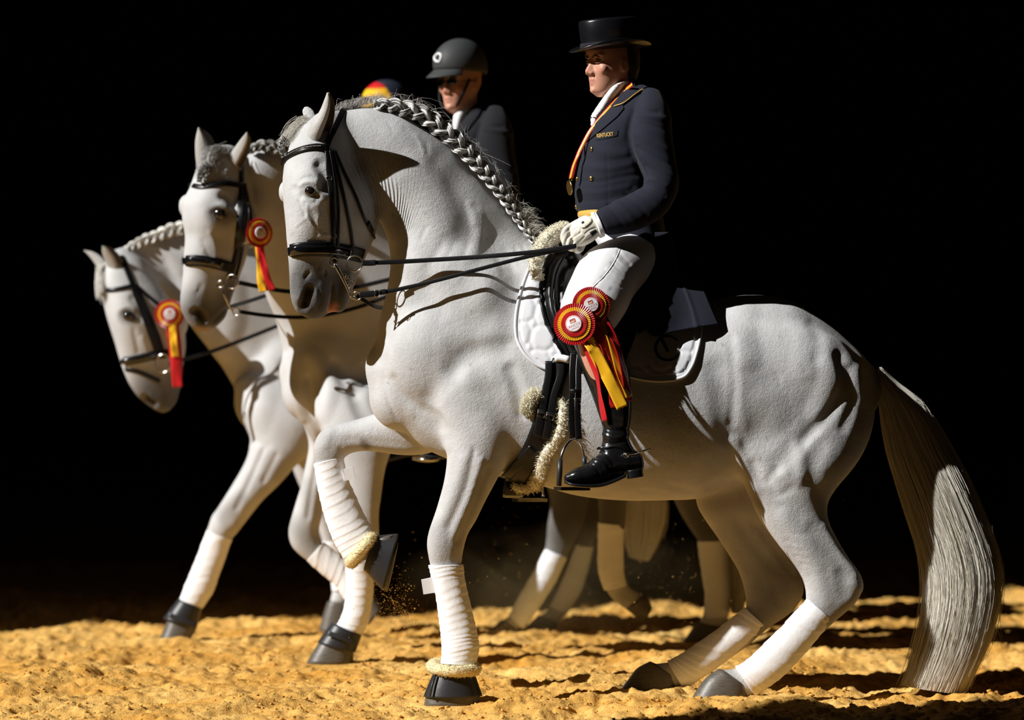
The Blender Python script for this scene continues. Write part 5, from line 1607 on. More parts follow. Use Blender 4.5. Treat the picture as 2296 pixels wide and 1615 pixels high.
# ---- breeches and boots
V, Fc = loft([(1318, 488, 1474, 498, 0, .165), (1328, 525, 1470, 540, 0, .17), (1362, 575, 1470, 600, 0, .175), (1390, 600, 1460, 630, 0, .16)], seg=36); link_mesh('breeches_seat', V, Fc, M['breeches'], RIDER)
def leg_wear(s):
    g = Geo()
    g.add(*loft([(1392, 540, 1490, 600, s*.09, .10), (1350, 549, 1450, 640, s*.19, .10), (1306, 575, 1418, 668, s*.272, .094), (1282, 620, 1402, 702, s*.325, .085), (1264, 662, 1376, 740, s*.352, .070), (1256, 692, 1358, 764, s*.364, .062), (1264, 736, 1352, 785, s*.368, .050)], seg=30, cap=(.3, .2)))
    V, Q = remesh(g, .0052)
    V = smooth(V, Q, 5, .5)
    if s < 0:
        K = Sculpt(V, Q)
        for L, r, a in [([(1392, 556), (1376, 590), (1352, 622), (1332, 642)], 4, -3), ([(1386, 562), (1400, 580), (1412, 592)], 6, -3), ([(1380, 575), (1395, 592), (1410, 604)], 6, 3.5), ([(1372, 590), (1390, 606), (1408, 618)], 6, -3.5), ([(1362, 604), (1385, 620), (1405, 632)], 7, 3.5), ([(1352, 622), (1372, 632), (1395, 645)], 6, -3), ([(1345, 634), (1365, 645)], 7, 3), ([(1320, 575), (1350, 565)], 8, 2)]:
            K.push(L, r, a*.45)
        V = K.V
    o = link_mesh('breeches_leg', V, Q, M['breeches'], RIDER)
    kb = bvh_of(V, Q)
    if s < 0:
        P, N = on_skin(kb, [(1393, 553), (1377, 588), (1353, 621), (1330, 643)], off=.0008); V, Fc = tube(P, .0013, 6); link_mesh('seam', V, Fc, M['breeches'], o)
    # boot
    g = Geo()
    g.add(*loft([(1266, 738, 1374, 772, s*.368, .052), (1288, 780, 1396, 792, s*.370, .054), (1302, 824, 1410, 832, s*.379, .055), (1324, 880, 1416, 882, s*.39, .054), (1341, 928, 1416, 928, s*0.401, .050), (1350, 958, 1413, 956, s*0.405, .045), (1350, 990, 1411, 985, s*0.409, .042), (1342, 1018, 1424, 1012, s*0.413, .041), (1332, 1040, 1438, 1046, s*0.417, .040)], seg=28, cap=(.1, .3)))
    g.add(*loft([(1272, 1062, 1270, 1080, s*0.449, .020), (1284, 1053, 1284, 1084, s*0.447, .034), (1308, 1044, 1312, 1086, s*0.439, .044), (1336, 1024, 1345, 1084, s*0.430, .045), (1366, 1004, 1375, 1074, s*0.422, .040), (1405, 1004, 1408, 1066, s*0.416, .036), (1430, 1012, 1438, 1058, s*0.413, .030)], seg=26, cap=(.8, .5)))
    V, Q = remesh(g, .0042)
    V = smooth(V, Q, 4, .5)
    K = Sculpt(V, Q)
    if s < 0:
        for L, r, a in [([(1350, 958), (1380, 966), (1412, 962)], 6, -3), ([(1348, 972), (1375, 982), (1410, 974)], 6, 3.5), ([(1348, 990), (1372, 996), (1400, 990)], 5, -3.5), ([(1342, 1012), (1362, 1022), (1376, 1040)], 6, -3), ([(1330, 1030), (1352, 1040), (1362, 1058)], 6, 3), ([(1322, 1040), (1338, 1050), (1344, 1066)], 5, -2.5)]:
            K.push(L, r, a)
    bo = link_mesh('riding_boot', K.V, Q, M['patent_boot'], RIDER)
    bb_ = bvh_of(K.V, Q)
    so = [(1266, 1079), (1280, 1085), (1312, 1089), (1345, 1087), (1376, 1077), (1400, 1066)]
    rows = [(x, y-3, x+.5, y+5, s*(.474 if x < 1275 else .465 - (x-1312)*.0003), w) for (x, y), w in zip(so, (.016, .038, .049, .046, .038, .03))]
    V, Fc = loft(rows, seg=20, cap=(.4, .2), n=3.5); link_mesh('sole', V, Fc, M['leather'], bo)
    V, Fc = loft([(1404, 1056, 1441, 1050, s*.440, .032, 3), (1406, 1068, 1442, 1062, s*.440, .033, 3), (1406, 1074, 1443, 1068, s*.440, .033, 3)], seg=20, cap=(.05, .05)); link_mesh('heel', V, Fc, M['leather'], bo)
    if s < 0:
        P, N = on_skin(bb_, [(1338, 1006), (1356, 1004), (1380, 1000), (1408, 1008)], off=.002)
        V, Fc = strap(P, N, .010, .004); link_mesh('spur_strap', V, Fc, M['leather'], bo)
    q = spline(np.array([at(1402, 1020, s*(.49)), at(1425, 1016, s*.478), at(1442, 1012, s*.44), at(1459, 1007, s*.44)]), 6)
    V, Fc = tube(q, np.interp(np.linspace(0, 1, len(q)), [0, .5, .7, 1], [.0045, .0045, .004, .0028]), 8); link_mesh('spur', V, Fc, M['steel'], bo)
    V, Fc = torus(at(1404, 1021, s*.49), .008, .002, (0, 1, 0), 16, 6); link_mesh('spur_buckle', V, Fc, M['steel'], bo)
M['patent_boot'] = material('polished black boot leather', (.007, .007, .008), .22, spec=.55, coat=.3, bump=[(60, .1, .002)])
leg_wear(-1); leg_wear(1)

# ---- gloved hands holding the reins
def finger(pts, r):
    P = spline(np.array(pts), 6)
    return tube(P, np.interp(np.linspace(0, 1, len(P)), np.linspace(0, 1, len(r)), r), 12)
def hand(s, parent):
    y = s*.305
    g = Geo()
    # back of the hand from wrist to knuckles
    g.add(*loft([(1330, 482, 1345, 528, y, .026), (1318, 486, 1334, 538, y, .031), (1304, 491, 1322, 546, y, .033), (1290, 499, 1308, 552, y, .031), (1279, 507, 1298, 553, y, .028)], seg=22, cap=(.3, .5)))
    k = [((1284, 506), (1268, 515), (1262, 536), (1272, 545), (1287, 541)), ((1288, 514), (1270, 526), (1266, 547), (1278, 553), (1293, 546)), ((1294, 526), (1277, 539), (1276, 556), (1288, 558), (1300, 549)), ((1302, 538), (1288, 550), (1292, 563), (1303, 561), (1309, 550))]
    for i, ch in enumerate(k):
        dy = s*(-.022 + i*-.002)
        pts = [at(*ch[0], y - s*.004), at(*ch[1], y + s*.012), at(*ch[2], y + s*.004), at(*ch[3], y - s*.016), at(*ch[4], y - s*.022)]
        r = [.0115, .0105, .0098, .009, .008]
        if i == 3: r = [q*.88 for q in r]
        V, Fc = finger(pts, r); g.add(V, Fc)
        g.add(*ellipsoid(pts[0], (.011,)*3)); g.add(*ellipsoid(pts[-1], (.008,)*3, seg=14, rings=8)); 
    # thumb leaves the side of the palm near its base and closes on the first finger
    th = [at(1312, 494, y - s*.020), at(1294, 500, y - s*.034), at(1276, 510, y - s*.034), at(1264, 519, y - s*.026)]
    V, Fc = finger(th, [.0145, .0125, .011, .0085]); g.add(V, Fc); g.add(*ellipsoid(th[-1], (.0085,)*3, seg=14, rings=8))
    V, Q = remesh(g, .0026)
    V = smooth(V, Q, 3, .5)
    K = Sculpt(V, Q)
    if s < 0:
        for L, r, a in [([(1274, 526), (1284, 518), (1296, 510)], 3.5, -1.6), ([(1280, 538), (1290, 530), (1302, 522)], 3.5, -1.6), ([(1290, 549), (1300, 541), (1310, 532)], 3.5, -1.6), ([(1300, 505), (1303, 515), (1300, 522)], 3, -1), ([(1312, 524), (1322, 516), (1335, 511)], 3, -1.8), ([(1314, 531), (1325, 523), (1337, 517)], 3, 1.5), ([(1316, 537), (1328, 529), (1339, 523)], 3, -1.8)]:
            K.push(L, r, a)
    o = link_mesh('glove', K.V, Q, M['glove'], parent)
    if s < 0:
        hb_ = bvh_of(K.V, Q)
        V, Fc = cut_patch([(1290, 497), (1302, 487), (1318, 484), (1328, 494), (1322, 503), (1306, 512), (1298, 508)], hb_, .0008, .0016, step=4, per=4); f = link_mesh('glove_tab', V, Fc, M['glove'], o)
        V, Fc = cut_patch([(1304, 499), (1309, 497), (1310, 500), (1305, 503)], hb_, .0028, .0008, step=3); link_mesh('glove_badge', V, Fc, M['black_print'], f)
        V, Fc = cut_patch([(1322, 521), (1335, 514), (1340, 520), (1328, 530)], hb_, .0005, .001, step=4); link_mesh('glove_vent', V, Fc, M['charcoal'], o)
        V, Fc = loft([(1324, 477, 1346, 527, y, .030), (1331, 475, 1351, 524, y, .033)], seg=24, cap=(.05, .05)); link_mesh('glove_cuff', V, Fc, M['glove'], o)
    return o
hand(-1, RIDER); hand(1, RIDER)

# ---- medal on its ribbon
MED = empty('medal', at(1277, 440, -.12), 'gold medal on a red and yellow neck ribbon worn over the navy tailcoat', 'medal')
def ribbon_strip(name, line, w_px, mat, parent, up=(-.5, -1, .2), thick=.0012, off=0.0):
    P = spline(np.array([at(*p) for p in line]), 10)
    U = np.array([unit(u) for u in (up if np.ndim(up) == 2 else np.tile(up, (len(P), 1)))])
    if len(U) != len(P):
        U = np.stack([np.interp(np.linspace(0, 1, len(P)), np.linspace(0, 1, len(U)), U[:, k]) for k in range(3)], 1)
    P = P + unit(U)*off
    V, Fc = strap(P, unit(U), w_px*DC/F, thick)
    return link_mesh(name, V, Fc, M[mat], parent)
l1 = [(1418, 189, -.105), (1398, 206, -.135), (1374, 233, -.150), (1345, 266, -.155), (1322, 296, -.165), (1306, 326, -.168), (1297, 345, -.165), (1288, 372, -.158), (1281, 400, -.15)]
def lay(line):
    out = []
    for px, py, y in line:
        h = cast(CB, px, py)
        out.append((px, py, min(h[0][1] - .006, -.03) if h is not None and px > 1300 else max(y, -.11)))
    return out
l1 = lay(l1)
r_ = ribbon_strip('ribbon', l1, 10, 'red', MED)
ribbon_strip('ribbon_stripe', l1, 4.5, 'yellow', r_, off=.0012)
l2 = [(1345, 266, -.135), (1330, 288, -.140), (1312, 318, -.145), (1298, 344, -.145), (1286, 372, -.14), (1279, 400, -.145)]
l2 = lay(l2)
r_ = ribbon_strip('ribbon', l2, 9, 'red', MED)
ribbon_strip('ribbon_stripe', l2, 4, 'yellow', r_, off=.0012)
c = at(1277, 421, -.11); ax = unit((-.93, -.34, -.12))
g = Geo()
a = unit(np.cross(ax, (0, 0, 1))); b = np.cross(ax, a)
pr = [(.0, -.003), (.024, -.003), (.027, -.0015), (.027, .0015), (.024, .003), (.018, .002), (.0, .002)]
V = np.array([c + (a*math.cos(t) + b*math.sin(t))*r + ax*z for r, z in pr for t in np.linspace(0, 2*np.pi, 30, endpoint=False)])
link_mesh('medal_disc', V, grid_faces(len(pr), 30, True), M['brass'], MED)
V, Fc = torus(at(1280, 402, -.11), .005, .0014, (0, 1, 0), 16, 6); link_mesh('medal_ring', V, Fc, M['brass'], MED)

# ------------------------------------------------------------------ rosettes
def rosette(label, px, py, y, R, normal, up, streamers, group='prize rosettes', text=True, detail=True, pleats=54):
    c = at(px, py, y); k = DC/F
    n = unit(normal); u = unit(np.asarray(up, float) - n*(np.asarray(up, float) @ n)); r = np.cross(u, n)     # r points right as seen
    root = empty('rosette', c, label, 'rosette', group)
    Rm = R*(y + DC)/F
    P3 = lambda a, rad, z: c + (r*math.cos(a) + u*math.sin(a))*rad + n*z
    def pleat(name, r0, r1, z, h, mat, cnt):
        V = []
        for j in range(cnt*4):
            a = 2*np.pi*j/(cnt*4)
            q = (j % 4)
            zz = (h, h*.35, -h*.6, .2*h)[q]
            V += [P3(a, r0, z), P3(a + .008*(q == 1), (r0+r1)/2, z + zz*.6 + h*.4), P3(a + .02*(q == 1), r1*(1 + .012*(q == 0)), z + zz)]
        Fc = []
        N_ = cnt*4
        for j in range(N_):
            for m in range(2):
                Fc.append((j*3+m, j*3+m+1, ((j+1) % N_)*3+m+1, ((j+1) % N_)*3+m))
        return link_mesh(name, np.array(V), Fc, M[mat], root, smooth=False)
    pleat('pleated_ring', .55*Rm, Rm, .000, .0026, 'red', pleats)
    pleat('pleated_ring', .45*Rm, .80*Rm, .005, .0022, 'yellow', pleats)
    pleat('pleated_ring', .30*Rm, .62*Rm, .010, .0020, 'red', int(pleats*.8))
    disc = [(0, .0155), (.34*Rm, .0155), (.385*Rm, .0150), (.395*Rm, .0140), (.395*Rm, .011)]
    V = np.array([P3(t, max(rr, 1e-5), z) for rr, z in disc for t in np.linspace(0, 2*np.pi, 40, endpoint=False)])
    dc = link_mesh('centre_disc', V, grid_faces(5, 40, True), M['white'], root)
    if text:
        V = np.array([P3(t, rr, z) for rr, z in ((.355*Rm, .0157), (.37*Rm, .0157)) for t in np.linspace(0, 2*np.pi, 40, endpoint=False)])
        link_mesh('printed_ring', V, grid_faces(2, 40, True), M['print_red'], dc)
        # square emblem with a pale horse-back shape, and the letters below it
        q = .16*Rm
        def flat(name, pts, z, mat):
            V = np.array([c + r*x*Rm + u*yv*Rm + n*z for x, yv in pts])
            link_mesh(name, V, [tuple(range(len(pts)))], M[mat], dc, smooth=False)
        flat('printed_emblem', [(-.14, .04), (-.14, .24), (.14, .24), (.14, .04)], .0158, 'print_red')
        flat('printed_emblem', [(-.11, .05), (-.10, .14), (-.04, .17), (.03, .14), (.08, .19), (.11, .17), (.09, .10), (.04, .06)], .0160, 'gold_pale')
        cu = bpy.data.curves.new('t', 'FONT'); cu.body = 'ANCCE'; cu.resolution_u = 3
        o = bpy.data.objects.new('t', cu); COL.objects.link(o)
        me = bpy.data.meshes.new_from_object(o.evaluated_get(bpy.context.evaluated_depsgraph_get()))
        bpy.data.objects.remove(o); bpy.data.curves.remove(cu)
        Pp = np.array([v.co[:] for v in me.vertices]); Fc = [tuple(p.vertices) for p in me.polygons]; bpy.data.meshes.remove(me)
        Pp[:, 0] -= (Pp[:, 0].min() + Pp[:, 0].max())/2
        sc = .60/(Pp[:, 0].max()*2)
        V = np.array([c + r*p[0]*sc*Rm + u*(p[1]*sc - .14)*Rm + n*.0159 for p in Pp])
        link_mesh('lettering', V, Fc, M['print_red'], dc, smooth=False)
        for lw in (-.20, -.235):
            flat('printed_line', [(-.2, lw), (.2, lw), (.2, lw-.012), (-.2, lw-.012)], .0158, 'print_red')
    for line, w, mat, up_ in streamers:
        P = spline(np.array([at(*p) for p in line]), 12)
        U = np.array([unit(q) for q in up_])
        U = unit(np.stack([np.interp(np.linspace(0, 1, len(P)), np.linspace(0, 1, len(U)), U[:, q]) for q in range(3)], 1))
        T_ = unit(np.gradient(P, axis=0)); B_ = unit(np.cross(T_, U))
        hw = w*DC/F/2
        nn_ = len(P)
        V, Fc = [], []
        cols = 7
        for i in range(nn_):
            for j in range(cols):
                e = j/(cols-1)*2 - 1
                zig = (.0022 if (j % 2) else 0) if i == nn_-1 else 0
                V.append(P[i] + B_[i]*hw*e + T_[i]*zig + U[i]*.0025*math.cos(e*2.2 + i*.25))
        G = np.array(V).reshape(nn_, cols, 3)
        V, Fc = slab(G, np.repeat(U[:, None], cols, 1), .0008)
        link_mesh('streamer', V, Fc, M[mat], root)
    return root
M['gold_pale'] = material('pale gold print', (.75, .5, .3), .6)
c0, cs = (0, -1, 0), (.55, -.8, .1)
rosette('lower red and yellow rosette with long gold streamer at the front rider\'s knee', 1288, 727, -0.450, 47, (-.18, -1, .10), (-0.395, 0, 1), [
    ([(1304, 742, -0.453), (1322, 768, -0.457), (1334, 790, -0.459), (1352, 826, -0.461), (1372, 864, -0.463), (1396, 914, -0.463)], 27, 'yellow', [(0, -1, .1), (-.5, -1, .5), (.55, -1, -.2), (-.1, -1, .15), (-.55, -1, .3), (.2, -1, -.1), (.1, -1, 0)]),
    ([(1300, 748, -0.449), (1318, 790, -0.451), (1336, 840, -0.453), (1346, 890, -0.453), (1355, 944, -0.451)], 15, 'red', [(0, -1, 0), (-.8, -1, .2), (-1.2, -1, .1), (-1.2, -.8, 0), (-1, -1, 0)]),
    ([(1326, 728, -0.447), (1352, 770, -0.445), (1364, 815, -0.449), (1372, 870, -0.453), (1378, 914, -0.451)], 20, 'red', [(0, -1, 0), (.6, -1, 0), (.9, -1, 0), (.7, -1, 0), (-.2, -1, .1)])], 'rosettes on the front rider')
rosette('upper red and yellow rosette tucked behind the other at the front rider\'s knee', 1325, 685, -0.430, 42, (.10, -1, .16), (-0.395, 0, 1), [
    ([(1340, 706, -0.427), (1362, 740, -0.433), (1378, 790, -0.443), (1396, 850, -0.451), (1412, 890, -0.451)], 22, 'yellow', [(0, -1, .1), (.5, -1, .3), (.9, -1, 0), (.7, -1, 0), (.8, -1, 0)]),
    ([(1352, 712, -0.425), (1382, 770, -0.437), (1400, 840, -0.449), (1412, 900, -0.449)], 18, 'red', [(0, -1, .1), (.9, -1, 0), (1.1, -1, 0), (.9, -1, 0)]),
    ([(1336, 716, -0.425), (1358, 770, -0.435), (1384, 840, -0.447), (1398, 900, -0.448)], 16, 'red', [(0, -1, .1), (.6, -1, 0), (.7, -1, 0), (.6, -1, 0)])], 'rosettes on the front rider')

# far stirrup and boot show under the belly
stirrup(SAD, 1, y0=.42, dx=-95, dy=26, rubber=False)
# ------------------------------------------------------------------ the two horses beyond, and their riders
def far_horse(label, base, lofts, heads, smooth_head, ears, marks, paints, voxel=.0075, group='horses in the line'):
    root = empty('horse', base, label, 'horse', group)
    g = Geo()
    for st, kw in lofts: g.add(*loft(st, **kw))
    for b in heads: g.add(*b)
    V, Q = remesh(g, voxel)
    P = pix(V)
    hx, hy, hr = smooth_head
    w = np.clip(1 - np.clip(1.4 - np.hypot(P[:, 0]-hx, P[:, 1]-hy)/hr, 0, 1)*.9 - np.clip((P[:, 1]-1040)/80, 0, .85), .05, 1)
    V = smooth(V, Q, 5, .5)
    V = smooth(V, Q, 36, .6, weight=w)
    K = Sculpt(V, Q)
    for L, r, a in marks: K.push(L, r, a)
    K.V = smooth(K.V, Q, 2, .5)
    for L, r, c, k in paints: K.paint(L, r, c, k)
    EV, EF, EC = join_to_skin(K.V, Q, K.C, [(*e, (.5, .49, .47)) for e in ears])
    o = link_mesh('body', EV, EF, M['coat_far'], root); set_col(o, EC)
    return root, bvh_of(K.V, Q)
DK, MD = (.085, .08, .076), (.30, .295, .285)

RH2 = .92
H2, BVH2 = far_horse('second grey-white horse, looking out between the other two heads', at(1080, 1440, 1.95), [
    ([(642, 800, 650, 890, 1.70, .08), (668, 730, 690, 972, 1.70, .16), (770, 650, 780, 1000, 1.75, .205), (900, 620, 890, 1012, 1.8, .24), (1000, 620, 1000, 1022, 1.86, .26), (1150, 700, 1150, 1050, 1.97, .28), (1300, 730, 1300, 1060, 2.1, .285), (1420, 704, 1430, 1060, 2.2, .265), (1530, 735, 1540, 1000, 2.28, .24), (1600, 800, 1590, 930, 2.32, .12)], dict(seg=36)),
    ([(1000, 620, 668, 900, 1.76, .19), (950, 580, 636, 800, 1.72, .17), (880, 500, 618, 722, 1.68, .15), (800, 420, 596, 665, 1.62, .13), (720, 365, 580, 605, 1.57, .115), (650, 338, 570, 550, 1.52, .10), (598, 330, 562, 490, 1.48, .09), (562, 345, 556, 430, 1.46, .08)], dict(seg=32)),
    ([(462, 345, 540, 340, 1.42, .06, 2.2, RH2), (446, 368, 552, 362, 1.42, .075, 2.3, RH2), (434, 400, 556, 398, 1.41, .09, 2.5, RH2), (422, 432, 560, 440, 1.40, .10, 2.6, RH2), (408, 460, 564, 478, 1.39, .10, 2.6, RH2), (409, 486, 562, 512, 1.38, .095, 2.6, RH2), (415, 522, 557, 550, 1.38, .085, 2.5, RH2),
      (414, 565, 547, 592, 1.37, .075, 2.4, RH2), (411, 600, 535, 625, 1.37, .066, 2.3, RH2), (409, 635, 524, 652, 1.36, .062, 2.3, RH2), (404, 670, 516, 682, 1.36, .062, 2.3, RH2), (405, 698, 508, 708, 1.36, .058, 2.2, RH2), (420, 722, 498, 726, 1.36, .048, 2.1, RH2), (440, 740, 482, 738, 1.37, .03, 2.0, RH2)], dict(seg=36, cap=(.6, .4))),
    ([(690, 860, 900, 940, 1.58, .12), (702, 930, 890, 985, 1.52, .11), (722, 990, 876, 1020, 1.48, .09), (750, 1050, 864, 1060, 1.46, .07), (766, 1100, 856, 1108, 1.45, .06), (772, 1145, 850, 1155, 1.44, .052), (768, 1190, 850, 1200, 1.44, .052), (772, 1232, 842, 1240, 1.44, .045), (780, 1290, 830, 1300, 1.44, .034), (774, 1365, 822, 1376, 1.44, .036), (758, 1402, 812, 1425, 1.44, .038), (735, 1420, 798, 1442, 1.44, .04)], dict(seg=24)),
    ([(660, 900, 800, 940, 1.84, .11), (682, 960, 790, 985, 1.86, .095), (692, 995, 766, 1020, 1.86, .08), (685, 1035, 744, 1060, 1.86, .068), (674, 1090, 730, 1110, 1.86, .06), (656, 1150, 722, 1160, 1.86, .055), (646, 1192, 716, 1190, 1.86, .056), (655, 1228, 724, 1220, 1.86, .05), (680, 1252, 736, 1232, 1.86, .043), (712, 1274, 752, 1246, 1.86, .035), (745, 1302, 785, 1272, 1.86, .035), (770, 1334, 810, 1306, 1.86, .04), (790, 1360, 830, 1330, 1.86, .04)], dict(seg=24)),
    ([(1290, 980, 1480, 960, 2.12, .13), (1318, 1050, 1450, 1050, 2.12, .09), (1340, 1118, 1408, 1116, 2.12, .056), (1342, 1160, 1404, 1168, 2.12, .048), (1348, 1230, 1390, 1240, 2.12, .034), (1350, 1298, 1396, 1298, 2.12, .036), (1362, 1330, 1412, 1316, 2.12, .038), (1392, 1360, 1440, 1334, 2.12, .037), (1408, 1370, 1448, 1342, 2.12, .037)], dict(seg=24)),
    ([(1440, 980, 1640, 960, 2.44, .13), (1490, 1060, 1640, 1070, 2.45, .09), (1512, 1125, 1622, 1130, 2.46, .065), (1543, 1182, 1628, 1186, 2.47, .052), (1565, 1214, 1630, 1214, 2.47, .045), (1575, 1280, 1630, 1280, 2.47, .034), (1580, 1340, 1638, 1340, 2.47, .036), (1572, 1388, 1634, 1384, 2.47, .04), (1555, 1408, 1615, 1412, 2.47, .04)], dict(seg=24))],
    [blob(416, 462, 1.44, .030, .05, .04), blob(495, 470, 1.29, .05, .04, .04, .3), blob(545, 500, 1.33, .06, .09, .05), blob(690, 880, 1.68, .11, .12, .14)], (490, 530, 190),
    [ear([(442, 382), (438, 345), (438, 315), (444, 286)], [(484, 350), (482, 325), (468, 300), (446, 286)], (1.42, 1.36), facing=1), ear([(510, 356), (524, 334), (540, 312), (553, 296)], [(538, 384), (548, 364), (560, 334), (562, 310), (554, 296)], (1.36, 1.28), facing=1, bulge=.22)],
    [([(480, 476), (492, 472), (508, 478)], 12, -7), ([(476, 466), (492, 460), (510, 468)], 6, 6), ([(500, 440), (520, 455), (525, 480)], 16, -8), ([(438, 700), (448, 706), (456, 718)], 15, -24), ([(430, 690), (446, 688), (462, 700)], 5, 4), ([(455, 540), (470, 580)], 8, -4), ([(470, 520), (484, 560), (480, 610)], 8, 4), ([(440, 660), (452, 640)], 6, -4),
     ([(480, 720), (500, 700), (512, 690)], 6, -6), ([(700, 800), (740, 860), (720, 930)], 30, 10), ([(750, 820), (790, 880)], 24, -12), ([(690, 850), (700, 930), (720, 980)], 14, -10), ([(820, 830), (800, 900), (830, 960)], 24, -10), ([(720, 1000), (700, 1090), (690, 1160)], 9, -6), ([(640, 800), (655, 870), (680, 940)], 14, 5)],
    [([(446, 700), (490, 715)], 92, DK, .97), ([(520, 640), (510, 700)], 40, DK, .8), ([(486, 478), (502, 482)], 34, (.05, .045, .04), .95), ([(446, 704), (453, 715)], 16, (.015, .012, .012), 1), ([(440, 738), (470, 738)], 10, (.4, .25, .2), .6), ([(660, 1180), (700, 1220)], 40, MD, .8), ([(690, 1090), (700, 1150)], 30, MD, .5),
     ([(1370, 1040), (1370, 1170)], 130, (.07, .065, .06), .97), ([(1540, 1050), (1590, 1190)], 140, (.06, .055, .05), .97), ([(1430, 1350), (1400, 1340)], 30, MD, .7), ([(740, 1420), (790, 1440)], 30, DK, .7)])  # near-black hind legs: shade painted into the coat, not its own colour
def far_eye(px, py, bvh, parent, r): 
    h = cast(bvh, px, py, y0=.6)
    V, Fc = ellipsoid(h[0] + h[1]*(-r*.35), (r, r*.9, r)); link_mesh('eye', V, Fc, M['eye'], parent)
far_eye(493, 480, BVH2, H2, .026)

